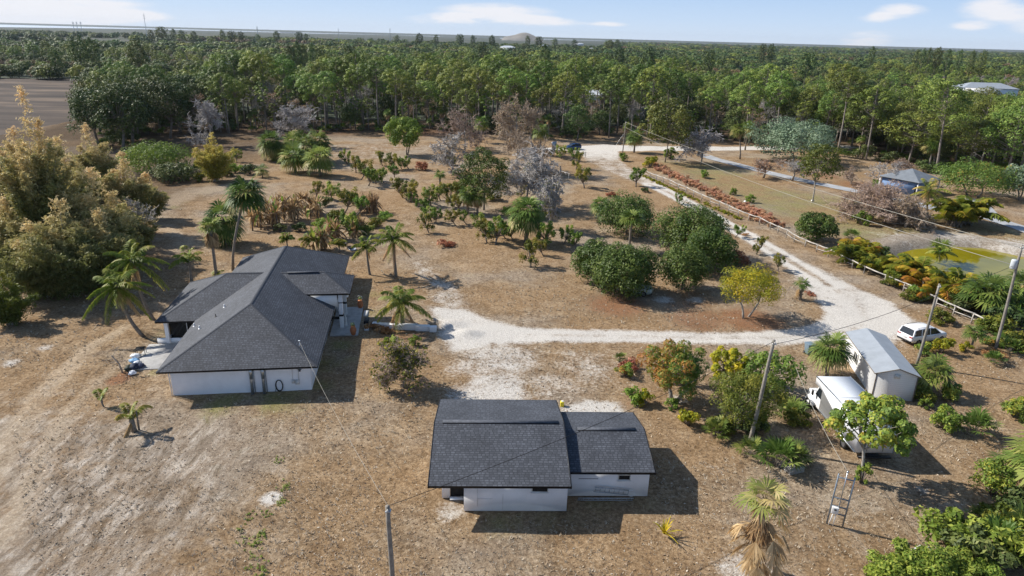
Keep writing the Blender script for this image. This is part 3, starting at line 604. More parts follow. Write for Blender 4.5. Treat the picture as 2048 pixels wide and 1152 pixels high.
def build_garage():
    """two joined outbuildings, each gabled"""
    th = radians(2.15); S = .245
    o = G(-0+1000, 972.5, 2.7)
    fl = G(855, 972, 2.7); fr = G(1143.8, 973, 2.7); wid = np.linalg.norm(fr-fl)
    root = thing('garage', 'white garage with dark gabled shingle roof and black doorway, at the bottom centre', 'garage', (fl[0], fl[1], 0), th)
    W_, D = wid, 11.2; ze = 2.7; zr = ze+S*D/2
    def gable(x0, x1, y0, y1, ze, zr, parent, nm='roof'):
        ym = (y0+y1)/2
        roof_part(nm, [[(x0, y0, ze), (x1, y0, ze), (x1, ym, zr), (x0, ym, zr)], [(x1, y1, ze), (x0, y1, ze), (x0, ym, zr), (x1, ym, zr)]], parent)
        for x in (x0+.03, x1-.03):                                     # rake boards
            a = Acc()
            for ya, za, yb, zb in ((y0, ze, ym, zr), (ym, zr, y1, ze)):
                a.raw([(x-.035, ya, za-.2), (x+.035, ya, za-.2), (x+.035, ya, za+.012), (x-.035, ya, za+.012), (x-.035, yb, zb-.2), (x+.035, yb, zb-.2), (x+.035, yb, zb+.012), (x-.035, yb, zb+.012)], [(0,1,2,3), (5,4,7,6), (1,5,6,2), (4,0,3,7), (3,2,6,7), (0,4,5,1)])
            part('rake_board', a, M['fascia'], parent)
        a = Acc(); a.box(((x0+x1)/2+(.1 if x0 < 1 else .15), ym, zr+.012), ((x1-x0)*(.89 if x0 < 1 else .72), .36, .035)); part('ridge_vent', a, M['ventcap'], parent); vw = (x1-x0)*(.89 if x0 < 1 else .72); a = Acc(); a.box(((x0+x1)/2+(.1 if x0 < 1 else .15), ym-.2, zr-.01), (vw, .03, .035)); part('vent_lip', a, M['fascia'], parent)
    gable(0, W_, 0, D, ze, zr, root)
    y0 = .95; xl, xs = .75, 2.3                                    # front wall line; recessed corner at the left
    a = Acc(); a.box(((xs+W_-.12)/2, (y0+D-.8)/2, 1.27), (W_-.12-xs, D-.8-y0, 2.5)); a.box(((xl+xs)/2, (y0+2.6+D-.8)/2, 1.27), (xs-xl, D-.8-y0-2.6, 2.5)); a.box((xl+.27, y0+1.45, 1.27), (.55, .2, 2.5))
    ym = D/2
    a.raw([(xl, y0+.1, 2.5), (xl, D-.9, 2.5), (xl, ym, zr-.25), (W_-.12, y0+.1, 2.5), (W_-.12, D-.9, 2.5), (W_-.12, ym, zr-.25)], [(0, 2, 1), (3, 4, 5), (0, 3, 5, 2), (1, 2, 5, 4)])
    w = part('wall', a, M['white'], root)
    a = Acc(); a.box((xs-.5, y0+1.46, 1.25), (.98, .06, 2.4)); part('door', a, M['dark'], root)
    a = Acc(); a.box((xs-.5, y0+1.28, .06), (1.0, .3, .12)); part('doorstep', a, M['white2'], root)
    def window(x, y, z, w, h, parent):
        a = Acc(); a.box((x, y-.0, z), (w, .04, h)); p = part('window', a, M['dark'], parent)
        a = Acc(); t = .06
        for (dx, dz, sx, sz) in ((0, h/2+t/2, w+2*t, t), (0, -h/2-t/2, w+2*t, t), (-w/2-t/2, 0, t, h), (w/2+t/2, 0, t, h)): a.box((x+dx, y-.01, z+dz), (sx, .08, sz))
        part('frame', a, M['dirtywhite'], p); a = Acc(); a.box((x, y-.05, z-h/2-t-.03), (w+.2, .14, .05)); part('sill', a, M['white2'], p)
    window(7.35, y0-.0, 1.78, 1.0, .34, root)
    for c_, s_ in (((4.9, y0-.012, .75), (.02, .02, 1.3)), ((3.2, y0-.012, 1.1), (.015, .02, 1.4)), ((3.7, y0-.012, 1.0), (1.0, .02, .012))): a = Acc(); a.box(c_, s_); part('wall_joint', a, M['dirtywhite'], root)
    # annex
    an = thing('annex', 'lower white annex joined to the right end of the garage, ladders leaning at its foot', 'outbuilding', (fl[0], fl[1], 0), th)
    c, s = cos(th), sin(th)
    def loc(x, y, z):
        g = G(x, y, z); d = g[:2]-fl[:2]; return d[0]*c+d[1]*s, -d[0]*s+d[1]*c
    za = 2.5; ax0, ay0 = loc(1153, 944.5, za); ax1, _ = loc(1311, 942.5, za); _, ay1 = loc(1271, 824.5, za)
    ax0 = W_+.02
    gable(ax0, ax1, ay0, ay1, za, za+.235*(ay1-ay0)/2, an)
    wy0, wy1 = ay0+.75, ay1-.5; ym = (ay0+ay1)/2; wx1 = ax1-.2
    a = Acc(); a.box(((W_-.1+wx1)/2, (wy0+wy1)/2, 1.17), (wx1-W_+.1, wy1-wy0, 2.3)); a.raw([(W_-.08, wy0, 2.3), (W_-.08, wy1, 2.3), (W_-.08, ym, za+.6), (wx1, wy0, 2.3), (wx1, wy1, 2.3), (wx1, ym, za+.6)], [(0, 2, 1), (3, 4, 5), (0, 3, 5, 2), (1, 2, 5, 4)])
    part('wall', a, M['white'], an)
    window(wx1-1.75, wy0, 1.58, .75, .34, an)
    a = Acc(); a.box((W_+1.5, wy0-.012, 1.45), (1.35, .02, .03)); part('wall_joint', a, M['dark'], an)
    # ladders, hose at the foot of the annex
    def lad(x0, x1, z, y, tilt, label):
        a = Acc(); n = int((x1-x0)/.33)
        R = Matrix.Rotation(tilt, 3, 'X')
        for dz in (0, .42):
            a.tube([R@Vector((0, 0, dz)), R@Vector((x1-x0, 0, dz))], .035, 6)
        for i in range(n+1): a.tube([R@Vector((.1+i*.33, 0, 0)), R@Vector((.1+i*.33, 0, .42))], .018, 5)
        p = np.array([fl[0], fl[1], 0])+np.array([x0*c-y*s, x0*s+y*c, z]); t = link('ladder', a.mesh('ladder', M['galv'], True), None, p, (0, 0, th)); tag(t, label, 'ladder', group='ladders beside the annex'); return t
    lad(W_+.75, W_+4.6, .05, wy0-.5, radians(35), 'longer aluminium ladder lying at the foot of the annex wall')
    l2 = lad(W_+1.9, W_+4.3, .5, wy0-.16, radians(8), 'shorter ladder propped above the long one on the annex wall'); l2.rotation_euler = (0, radians(6), th)
    a = Acc(); t = np.linspace(0, 4*pi, 40); p = np.array([fl[0], fl[1], 0])+np.array([(W_+4.55)*c-(wy0-.12)*s, (W_+4.55)*s+(wy0-.12)*c, .38]); a.tube(np.stack([.26*np.cos(t), .01*t/6-.05, .26*np.sin(t)], -1), .02, 5); tag(link('hose', a.mesh('hose', M['plastic'], True), None, p), 'coiled pale hose hanging at the right end of the annex wall', 'hose')
    a = Acc(); a.box((0, 0, .22), (.3, .35, .45)); a.box((.03, 0, .48), (.2, .2, .06), mat=1); g = G(1124, 812); bx = link('bin', a.mesh('bin', [M['yellow'], M['plastic']]), None, g); bevel(bx, .04); tag(bx, 'bright yellow crate behind the garage gap', 'crate')
build_garage()

def build_shed():
    # long narrow shed with a shallow gable, ridge running away from the camera
    f = np.array([32.75, 54.9]); ang = atan2(8.73, 1.39)-pi/2; root = thing('shed', 'long narrow white shed with pale metal roof beside the box truck', 'shed', (f[0], f[1], 0), ang)
    w, L, ze, zr = 3.7, 9.3, 2.5, 3.1; k = .22
    a = Acc(); a.raw([(0+.12, .15, 0), (w-.12, .15, 0), (w-.12, L-.15, 0), (.12, L-.15, 0), (.12, .15, ze), (w-.12, .15, ze), (w-.12, L-.15, ze), (.12, L-.15, ze), (w/2, .15, zr-.04), (w/2, L-.15, zr-.04)], [(0, 1, 5, 8, 4), (1, 2, 6, 5), (2, 3, 7, 9, 6), (3, 0, 4, 7)])
    part('wall', a, M['siding'], root)
    a = Acc()
    for x0, x1 in ((-.1, w/2), (w/2, w+.1)):
        for y0, y1 in ((0, L*.52), (L*.52+.01, L)):
            za = ze+.03 if x0 < 0 else zr+.06; zb = zr+.06 if x0 < 0 else ze+.03
            a.prism([(x0, y0, za), (x1, y0, zb), (x1, y1, zb), (x0, y1, za)], .05)
    part('roof', a, M['greymetalroof'], root)
    a = Acc()
    for (p, q) in (((-.11, -.01, ze), (w/2, -.01, zr+.03)), ((w/2, -.01, zr+.03), (w+.11, -.01, ze)), ((.12, .14, 0), (.12, .14, ze)), ((w-.12, .14, 0), (w-.12, .14, ze)), ((-.11, 0, ze), (-.11, L, ze))): a.segs([p], [q], .05, .05, 4)
    part('trim', a, M['bark'], root)
    a = Acc(); a.box((w/2, .12, 2.35), (.5, .06, .4)); v = part('gable_vent', a, M['dirtywhite'], root)
    a = Acc(); a.box((.08, 5.6, 1.45), (.06, 1.0, .9)); p = part('window', a, M['glass'], root); a = Acc(); a.box((.06, 5.6, 1.95), (.08, 1.15, .08)); a.box((.06, 5.6, .97), (.08, 1.15, .08)); a.box((.06, 5.05, 1.45), (.08, .08, 1.0)); a.box((.06, 6.15, 1.45), (.08, .08, 1.0)); a.box((.05, 5.6, 1.45), (.05, .05, .9)); part('frame', a, M['dirtywhite'], p)
build_shed()

def wheel(name, c, r, wd, parent, axis='y', rz=0):
    a = Acc(); n = 22
    prof = [(r*.62, -wd/2), (r*.95, -wd/2), (r, -wd/3), (r, wd/3), (r*.95, wd/2), (r*.62, wd/2)]
    V = [(rr*cos(2*pi*k/n), h, rr*sin(2*pi*k/n)) for rr, h in prof for k in range(n)]
    a.grid(V, [(i*n+k, i*n+(k+1) % n, (i+1)*n+(k+1) % n, (i+1)*n+k) for i in range(5) for k in range(n)])
    o = part('wheel', a, M['tyre'], parent, True, loc=c)
    a = Acc()
    for s in (-1, 1):
        a.raw([(0, s*wd*.36, 0)]+[(r*.64*cos(2*pi*k/n), s*wd*.42, r*.64*sin(2*pi*k/n)) for k in range(n)], [(0, k+1, (k+1) % n+1) if s < 0 else (0, (k+1) % n+1, k+1) for k in range(n)])
    part('rim', a, M['rim'], o); return o

def build_car(name, label, cat, loc, rz, paint, L=4.9, Wd=1.95, H=1.75, group=None, kindly='suv'):
    """body lofted from cross sections; +x is the front"""
    root = thing(name, label, cat, loc, rz, group); hw = Wd/2
    st = [(-L/2, .55, .95, .84), (-L/2+.06, .40, 1.10, .95), (-L/2+.4, .30, 1.16, .99), (-L/2+1.4, .28, 1.13, 1.0), (0, .27, 1.10, 1.0), (L/2-1.55, .27, 1.09, 1.0), (L/2-1.1, .28, 1.08, .99), (L/2-.4, .32, 1.02, .96), (L/2-.12, .40, .92, .88), (L/2, .50, .80, .78)]
    a = Acc(); V = []; m = 12
    for x, zb, zt, f in st:
        w = hw*f
        prof = [(w*.86, zb), (w*.98, zb+.12), (w, (zb+zt)/2-.02), (w*.985, zt-.14), (w*.93, zt-.03), (w*.80, zt+.02)]
        for y, z in prof: V.append((x, y, z))
        for y, z in prof[::-1]: V.append((x, -y, z))
    F = [(i*m+k, i*m+(k+1) % m, (i+1)*m+(k+1) % m, (i+1)*m+k) for i in range(len(st)-1) for k in range(m)]
    a.grid(V, F); a.P.append((list(range(m))[::-1], 0)); a.P.append(([(len(st)-1)*m+k for k in range(m)], 0))
    # roof shell: pillars + roof
    gz0, gz1 = 1.0, H
    rr = [(-L/2+.15, 1.02, .90), (-L/2+.62, H-.10, .74), (-L/2+1.5, H, .76), (-.1, H, .76), (L/2-2.25, H-.07, .74), (L/2-1.28, 1.0, .86)]
    tops = [(-L/2+.36, H-.12, .77), (-L/2+.7, H-.02, .80), (-.6, H+.01, .81), (L/2-2.5, H-.02, .79), (L/2-2.0, H-.12, .75)]
    V = []
    for x, z, f in tops: V += [(x, hw*f, z-.06), (x, hw*f*.9, z), (x, 0, z+.025), (x, -hw*f*.9, z), (x, -hw*f, z-.06)]
    n = 5; a.grid(V, [(i*n+k, (i+1)*n+k, (i+1)*n+k+1, i*n+k+1)[::-1] for i in range(len(tops)-1) for k in range(n-1)])
    def pil(p, q, w=.05):
        for s in (1, -1): a.segs([(p[0], s*p[1], p[2])], [(q[0], s*q[1], q[2])], w, w, 4)
    pil((-L/2+.14, hw*.90, 1.08), (-L/2+.38, hw*.77, H-.13), .11); pil((-L/2+1.3, hw*.95, 1.08), (-L/2+1.35, hw*.80, H-.05), .07); pil((-.1, hw*.95, 1.06), (-.15, hw*.80, H-.05), .05); pil((L/2-1.15, hw*.92, 1.06), (L/2-2.0, hw*.75, H-.13), .05)
    b = part('body', a, paint, root, True)
    # glass
    a = Acc(); y0, y1 = hw*.945, hw*.79
    for s in (1, -1):
        q = [(-L/2+.35, s*y0*.99, 1.10), (L/2-1.2, s*y0*.99, 1.07), (L/2-2.02, s*y1*.98, H-.13), (-L/2+.6, s*y1*.99, H-.13)]
        a.poly(q if s < 0 else q[::-1])
    part('side_windows', a, M['glass'], root)
    a = Acc(); a.poly([(-L/2+.07, -y0*.84, 1.13), (-L/2+.33, -y1*.86, H-.16), (-L/2+.33, y1*.86, H-.16), (-L/2+.07, y0*.84, 1.13)]); part('rear_window', a, M['glass'], root)
    a = Acc(); a.poly([(L/2-1.12, -y0*.9, 1.07), (L/2-1.12, y0*.9, 1.07), (L/2-1.98, y1*.9, H-.13), (L/2-1.98, -y1*.9, H-.13)]); part('windscreen', a, M['glass'], root)
    for s in (1, -1): a = Acc(); a.tube([(-L/2+.8, s*hw*.70, H+.03), (-L/2+1.0, s*hw*.70, H+.08), (L/2-2.7, s*hw*.70, H+.07), (L/2-2.5, s*hw*.70, H+.01)], .022, 5); part('roof_rail', a, M['black'], root, True)
    for s in (1, -1):
        a = Acc(); a.box((-L/2+.03, s*hw*.72, .98), (.12, .42, .13)); o = part('tail_lamp', a, M['redlamp'], root); bevel(o, .02)
        a = Acc(); a.box((L/2-.15, s*hw*.66, .72), (.2, .34, .12)); o = part('headlamp', a, M['lens'], root); bevel(o, .03)
        a = Acc(); a.box((L/2-1.75, s*(hw+.10), 1.08), (.14, .2, .13)); o = part('mirror', a, paint, root); bevel(o, .03)
        for xd in (-.55, .55): a = Acc(); a.box((xd, s*(hw+.005), .95), (.16, .02, .03)); part('door_handle', a, M['rim'], root)
    for xb, wb in ((-L/2+.04, .86), (L/2-.06, .78)): a = Acc(); a.box((xb, 0, .45), (.16, Wd*wb, .2)); o = part('bumper', a, M['black'], root); bevel(o, .04)
    a = Acc(); a.box((-L/2-.01, 0, .82), (.03, .5, .14)); part('number_plate', a, M['plastic'], root)
    a = Acc(); a.box((0, 0, .33), (L*.62, Wd*.97, .12)); part('sill', a, M['black'], root)
    for x in (-L/2+1.0, L/2-.98):
        for s in (1, -1): wheel('wheel', (x, s*(hw-.10), .36), .36, .25, root)
    return root
g = (G(1790, 677)+G(1825, 697)+G(1893, 683)+G(1890, 668))/4
build_car('parked_suv', 'white three-row family SUV parked on bare ground near the fence', 'car', (44.75, 68.25, 0), radians(20), M['carwhite'], 5.25, 2.02, 1.84)
g = G(1146, 300); build_car('parked_suv', 'dark blue SUV parked beside the gate at the road junction', 'car', (g[0], g[1]+1, 0), radians(205), M['carblue'], 4.7, 1.9, 1.7)
g = G(1290, 598); build_car('parked_car', 'pale green car mostly hidden beneath the large dark tree', 'car', (g[0]-1.0, g[1]+2.0, 0), radians(-20), M['cargreen'], 4.5, 1.8, 1.45)

def build_truck():
    root = thing('box_truck', 'white box truck with bonnet, half covered by the round-leaved tree', 'truck', (27.9, 44.75, 0), radians(1.5))
    # +y is the front; the cargo box reaches out over the cab
    a = Acc(); pr = [(0, .87), (6.3, .87), (6.3, 2.72), (7.65, 2.72), (7.65, 3.37), (0, 3.37)]; n = len(pr)
    a.raw([(s*1.45, y, z) for s in (-1, 1) for y, z in pr], [list(range(n))[::-1], [n+i for i in range(n)]]+[[i, (i+1) % n, n+(i+1) % n, n+i] for i in range(n)])
    part('cargo_box', a, M['carwhite'], root)
    a = Acc(); a.box((0, 3.85, 3.385), (2.74, 7.5, .03)); part('box_roof', a, M['whiteroof'], root)
    a = Acc(); a.box((0, 3.9, 3.41), (2.74, .05, .02)); part('roof_seam', a, M['galv'], root)
    for s in (-1, 1):
        a = Acc(); a.box((s*1.46, 3.85, 3.36), (.05, 7.72, .09)); part('edge_trim', a, M['galv'], root)
        a = Acc(); a.box((s*1.46, 3.15, .9), (.05, 6.3, .12)); part('edge_trim', a, M['galv'], root)
    a = Acc(); a.box((0, -.03, 2.05), (2.5, .05, 2.1)); part('rear_door', a, M['white2'], root)
    for x in (-.62, .62): a = Acc(); a.box((x, -.07, 2.05), (.05, .05, 2.0)); part('door_bar', a, M['galv'], root)
    a = Acc(); a.box((0, -.18, .62), (2.5, .3, .12)); part('rear_bumper', a, M['black'], root)
    a = Acc(); a.box((0, 4.2, .62), (.9, 8.6, .22)); part('chassis', a, M['black'], root)
    a = Acc(); V = []; prof = [(6.34, .55), (6.34, 2.70), (7.35, 2.70), (7.95, 1.75), (9.0, 1.55), (9.2, 1.3), (9.2, .6)]
    for s in (-1, 1): V += [(s*1.2, y, z) for y, z in prof]
    n = len(prof); a.raw(V, [list(range(n))[::-1], [n+i for i in range(n)]]+[[i, (i+1) % n, n+(i+1) % n, n+i] for i in range(n)])
    o = part('cab', a, M['carwhite'], root); bevel(o, .1, 3)
    for s in (-1, 1):
        a = Acc(); p = [(s*1.21, 6.55, 1.62), (s*1.21, 7.75, 1.62), (s*1.21, 7.3, 2.5), (s*1.21, 6.55, 2.5)]; a.poly(p if s > 0 else p[::-1]); part('side_window', a, M['glass'], root)
        a = Acc(); t = np.linspace(0, pi, 9); a.raw([(s*1.15, 8.35+.68*cos(q), .5+.75*sin(q)) for q in t]+[(s*1.42, 8.35+.66*cos(q), .5+.66*sin(q)) for q in t], [(i, i+1, 10+i, 9+i) for i in range(8)]+[[9+i for i in range(9)]]); part('wing', a, M['carwhite'], root, True)
        a = Acc(); a.box((s*1.55, 7.6, 1.85), (.08, .24, .46)); a.tube([(s*1.2, 7.6, 2.0), (s*1.55, 7.6, 2.0)], .02, 5); part('mirror', a, M['black'], root)
        a = Acc(); a.lathe([(.02, 0), (.13, .02), (.1, .06)], (s*.8, 9.22, 1.0), 12); part('headlamp', a, M['lens'], root)
    a = Acc(); a.poly([(-1.05, 7.99, 1.78), (1.05, 7.99, 1.78), (1., 7.42, 2.62), (-1., 7.42, 2.62)]); part('windscreen', a, M['glass'], root)
    a = Acc(); a.box((0, 9.22, 1.05), (1.1, .05, .5)); part('grille', a, M['black'], root)
    a = Acc(); a.box((0, 9.32, .6), (2.3, .2, .25)); part('bumper', a, M['galv'], root)
    for s in (-1, 1):
        wheel('wheel', (s*1.3, 8.35, .46), .46, .28, root).rotation_euler = (0, 0, pi/2)
        wheel('wheel', (s*1.15, 1.9, .48), .48, .5, root).rotation_euler = (0, 0, pi/2)
build_truck()

def build_pavilion():
    x0, y0 = 81.2, 147.5; u = nrm(np.array([93.0-86.9, 149.7-145.9])); root = thing('pavilion', 'small blue-walled pavilion with grey hipped roof among bare shrubs', 'pavilion', (86.9, 150.0, 0), atan2(u[1], u[0]))
    w = 4.6; ze, zr = 3., 5.0; C = [(-w, -w, ze), (w, -w, ze), (w, w, ze), (-w, w, ze)]; T = (0, 0, zr)
    a = Acc()
    for i in range(4): a.prism([C[i], C[(i+1) % 4], T], .12)
    part('roof', a, M['pavroof'], root)
    a = Acc(); a.box((-.3, .3, 1.45), (7.4, 7.4, 2.85)); part('wall', a, M['blue'], root)
    for x, y in ((-3.2, -3.42), (.6, -3.42), (2.6, -3.42)): a = Acc(); a.box((x, y, 1.1), (1.0, .05, 1.9)); part('window', a, M['glass'], root)
    for x, y in ((-w+.4, -w+.4), (w-.4, -w+.4), (w-.4, w-.4), (-w+.4, w-.4)): a = Acc(); a.box((x, y, 1.45), (.18, .18, 2.9)); part('post', a, M['white2'], root)
build_pavilion()

def far_house(px, py, w, d, h, rz, label, roofmat='whiteroof', wall='white', dist=None, z=0):
    g = G(px, py); root = thing('distant_house', label, 'house', (g[0], g[1], 0), rz)
    a = Acc(); a.box((0, 0, h/2), (w, d, h)); part('wall', a, M[wall], root)
    a = Acc(); C = [(-w/2-.5, -d/2-.5, h), (w/2+.5, -d/2-.5, h), (w/2+.5, d/2+.5, h), (-w/2-.5, d/2+.5, h)]; R0, R1 = (-w/2+d/2, 0, h+d*.2), (w/2-d/2, 0, h+d*.2)
    for p in ([C[0], C[1], R1, R0], [C[1], C[2], R1], [C[2], C[3], R0, R1], [C[3], C[0], R0]): a.prism(p, .15)
    part('roof', a, M[roofmat], root)
    for x in (-w*.3, 0, w*.3): a = Acc(); a.box((x, -d/2-.03, h*.5), (1.4, .05, 1.4)); part('window', a, M['glass'], root)
far_house(1015, 108, 26, 14, 11, .1, 'white two-storey house showing above distant treetops, near the picture centre')
far_house(1087, 99, 20, 12, 9, .3, 'grey-white roofed house far off, right of the two-storey one', 'greymetalroof')
far_house(1158, 91, 36, 12, 7, 0, 'long flat pale building farthest off among treetops')
far_house(1183, 107, 14, 10, 9, .2, 'small white house with steep roof above the treetops')
far_house(1187, 215, 22, 10, 6, .05, 'white building glimpsed between pine trunks behind the junction')
far_house(1962, 205, 30, 14, 8.5, -.1, 'large pale blue-grey roofed house in the wood at far right', 'greymetalroof')
far_house(1740, 122, 14, 10, 8, .1, 'tiny white gabled house deep in the right-hand wood')
far_house(458, 148, 12, 8, 8, .4, 'small white roof between crowns in the left-hand wood')

# ------------------------------------------------------------------ plants: shape builders
def leaves(a, rg, pos, nor, size, asp=.45, mat=0, tint=None, fold=0.):
    n = len(pos); t = rg.normal(size=(n, 3)); A_ = nrm(np.cross(nor, t)); B_ = np.cross(nor, A_)
    s = (size*(.6+.8*rg.random(n)))[:, None]; L_ = A_*s*.5; W_ = B_*s*asp*.5
    a.quads(np.stack([pos-L_, pos+W_, pos+L_, pos-W_], 1), mat, rg.random(n) if tint is None else np.clip(tint, 0, 1))
def clump_leaves(a, rg, C, R, per, size, asp=.45, up=.45, jit=.55, shell=.5, mat=0, tfun=None):
    """leaves scattered in clumps with centres C and radii R (3 columns)"""
    C = np.asarray(C, float); R = np.asarray(R, float); n = len(C)*per
    d = nrm(rg.normal(size=(n, 3))); d[:, 2] = np.where(rg.random(n) < .6, np.abs(d[:, 2]), d[:, 2]); r = shell+(1-shell)*rg.random(n)**.6
    ci = np.repeat(np.arange(len(C)), per); pos = C[ci]+d*R[ci]*r[:, None]
    nor = nrm(d+np.array([0, 0, up])+rg.normal(size=(n, 3))*jit)
    ct = rg.random(len(C))[ci]; t = .45*ct+.55*rg.random(n) if tfun is None else tfun(pos, ct, rg.random(n))
    leaves(a, rg, pos, nor, size, asp, mat, t)
def limb(a, p, q, r0, r1, rg, bend=.12, mat=0, sides=6, k=5):
    p = np.array(p, float); q = np.array(q, float); t = np.linspace(0, 1, k)[:, None]; L_ = np.linalg.norm(q-p)
    off = rg.normal(size=3)*bend*L_; pts = p+(q-p)*t+off*np.sin(pi*t)*.5+np.array([0, 0, .12*L_])*np.sin(pi*t)*.4; a.tube(pts, np.linspace(r0, r1, k), sides, mat)

def pine_meshes(seed, H=20., low=.5, R=4.0, n=38, per=62, mat='pine', size=.62):
    rg = rnd(seed); tr = Acc(); cr = Acc(); lean = rg.normal(size=2)*.5
    zt = np.linspace(0, 1, 7); tr.tube(np.stack([lean[0]*zt**1.5+.15*np.sin(zt*5), lean[1]*zt**1.5, zt*H*.96], -1), np.linspace(.28, .09, 7)*H/20, 7)
    C = []; Rr = []; zc = H*(low+.30*(1-low)); rz = H-zc
    for i in range(n):
        if i < n*.8:                                    # a rounded dome of needle clumps
            k_ = (i+.5)/(n*.8); u = 1-1.12*k_; rr_ = math.sqrt(max(0, 1-u*u)); q = rg.uniform(.72, 1.0)
            az = i*2.39996+rg.uniform(-.3, .3); lump = 1+.18*sin(2*az+seed)+.12*sin(3*az+seed*2); f = (zc+rz*u*q)/H
            c = np.array([lean[0]*f+R*rr_*q*lump*cos(az), lean[1]*f+R*rr_*q*lump*sin(az), zc+rz*.86*u*q+rg.uniform(-.3, .3)])
        else:                                           # a few stray lower boughs
            f = rg.uniform(low-.08, low+.12); az = rg.uniform(0, 6.28); rad = R*rg.uniform(.3, .75); c = np.array([lean[0]*f+rad*cos(az), lean[1]*f+rad*sin(az), f*H])
        C.append(c); w = rg.uniform(.75, 1.25)*R/4.0; Rr.append((w*1.1, w*1.1, w*.72)); fz = min(f, .93)*H
        tr.segs([(lean[0]*fz/H, lean[1]*fz/H, max(low*H*.9, fz-2.2))], [c], .07, .025, 4)
    C = np.array(C); clump_leaves(cr, rg, C, np.array(Rr), per, size, .40, .55, .24, .72, tfun=lambda p, c, r: .35*c+.65*r)
    # dead lower stubs
    m = 16; z = rg.uniform(.2, low, m)*H; az = rg.uniform(0, 2*pi, m); l_ = rg.uniform(.5, 1.6, m)
    P0 = np.stack([lean[0]*(z/H)**1.5, lean[1]*(z/H)**1.5, z], -1); tr.segs(P0, P0+np.stack([l_*np.cos(az), l_*np.sin(az), l_*.3], -1), .03, .008, 3)
    return [('trunk', tr.mesh('pine_trunk', M['pinebark'], True)), ('crown', cr.mesh('pine_crown', LM[mat]))]

def broad_meshes(seed, H, R, n=40, per=150, mat='mango', size=.34, asp=.5, base=.28, trunk_r=.22, rc=.30, flat=.8, bark='bark', up=.4, forks=1, tf=None, squash=1., shell=.5, jit=.55):
    rg = rnd(seed); tr = Acc(); cr = Acc(); C = []; Rr = []; zc = H*base+(H*(1-base))*.48; hz = H*(1-base)*.5
    for i in range(n):
        k = (i+.5)/n; zz = 1-1.75*k if squash == 1. else 1-2*k; rr = math.sqrt(max(0, 1-zz*zz)); az = i*2.39996+rg.uniform(-.25, .25)
        q = rg.uniform(.55, .88); lump = 1+.16*sin(3*az+seed)+.1*sin(5*az+2*seed)
        C.append((R*rr*cos(az)*q*lump, R*rr*sin(az)*q*lump, zc+hz*zz*q)); w = R*rc*rg.uniform(.75, 1.25); Rr.append((w, w, w*flat))
    C = np.array(C); clump_leaves(cr, rg, C, Rr, per, size, asp, up, jit, shell, tfun=tf)
    for f in range(forks):
        az = rg.uniform(0, 6.28); d = 0 if forks == 1 else R*.22
        b = np.array([d*cos(f*2*pi/forks+az)*.6, d*sin(f*2*pi/forks+az)*.6, 0]); top = b*1.8+np.array([rg.normal()*.15*R, rg.normal()*.15*R, zc*.85])
        pts = np.stack([b+(top-b)*t+np.array([.12*R*sin(t*4+f), .1*R*sin(t*3), 0])*t for t in np.linspace(0, 1, 6)]); tr.tube(pts, np.linspace(trunk_r, trunk_r*.55, 6), 7)
        for i in range(f, len(C), max(1, forks*2)): limb(tr, pts[3+(i % 3)], C[i], trunk_r*.38, trunk_r*.08, rg, .08, sides=4, k=4)
    return [('trunk', tr.mesh('trunk', M[bark], True)), ('crown', cr.mesh('crown', LM[mat]))]

def twig_meshes(seed, H, R, levels=4, kids=(9, 6, 6, 5), mat='grey', weep=.0, leafn=0, leafmat_='grey', base=.18, r0=.13, upb=.25, twig=.016, kl=.56):
    """bare tree: trunk, limbs and a haze of fine twigs"""
    rg = rnd(seed); tr = Acc(); cr = Acc()
    P0 = np.zeros((1, 3)); P1 = np.array([[rg.normal()*.3, rg.normal()*.3, H*.62]]); tr.tube(np.stack([np.array([0, 0, 0]), P1[0]*.5+np.array([.15, .1, 0]), P1[0]]), [r0, r0*.75, r0*.4], 6)
    rad = r0*.4
    for lv in range(levels):
        k = kids[lv]; n = len(P0)*k; src = np.repeat(np.arange(len(P0)), k); t = rg.uniform(base if lv == 0 else .25, 1., n)[:, None]
        s = P0[src]+(P1[src]-P0[src])*t; d = nrm(P1[src]-P0[src]); L_ = np.linalg.norm(P1[src]-P0[src], axis=1)*(kl if lv else .62)*rg.uniform(.6, 1.15, n)
        if lv == 0: L_ = R*.78*rg.uniform(.6, 1.1, n)*(1.15-.5*t[:, 0])
        o = nrm(rg.normal(size=(n, 3))); dd = nrm(d*(.35 if lv == 0 else .62)+o*.8+np.array([0, 0, upb if lv < 2 else -weep])); e = s+dd*L_[:, None]
        e[:, 2] = np.maximum(e[:, 2], .15)
        if lv < 2: tr.segs(s, e, rad*(.6 if lv == 0 else .4), rad*.25, 4)
        else:
            th_ = twig*(1.4 if lv == 2 else 1); cr.segs(s, e, th_, th_*.5, 3, 0, np.repeat(rg.random(n), 6))
        P0, P1 = s, e
    if leafn:
        i = rg.integers(0, len(P1), leafn); leaves(cr, rg, P1[i]+rg.normal(size=(leafn, 3))*.12, nrm(rg.normal(size=(leafn, 3))+np.array([0, 0, .5])), .22, .5, 1)
    return [('trunk', tr.mesh('trunk', M['barkpale'], True)), ('crown', cr.mesh('bare_crown', [LM[mat], LM[leafmat_]]))]

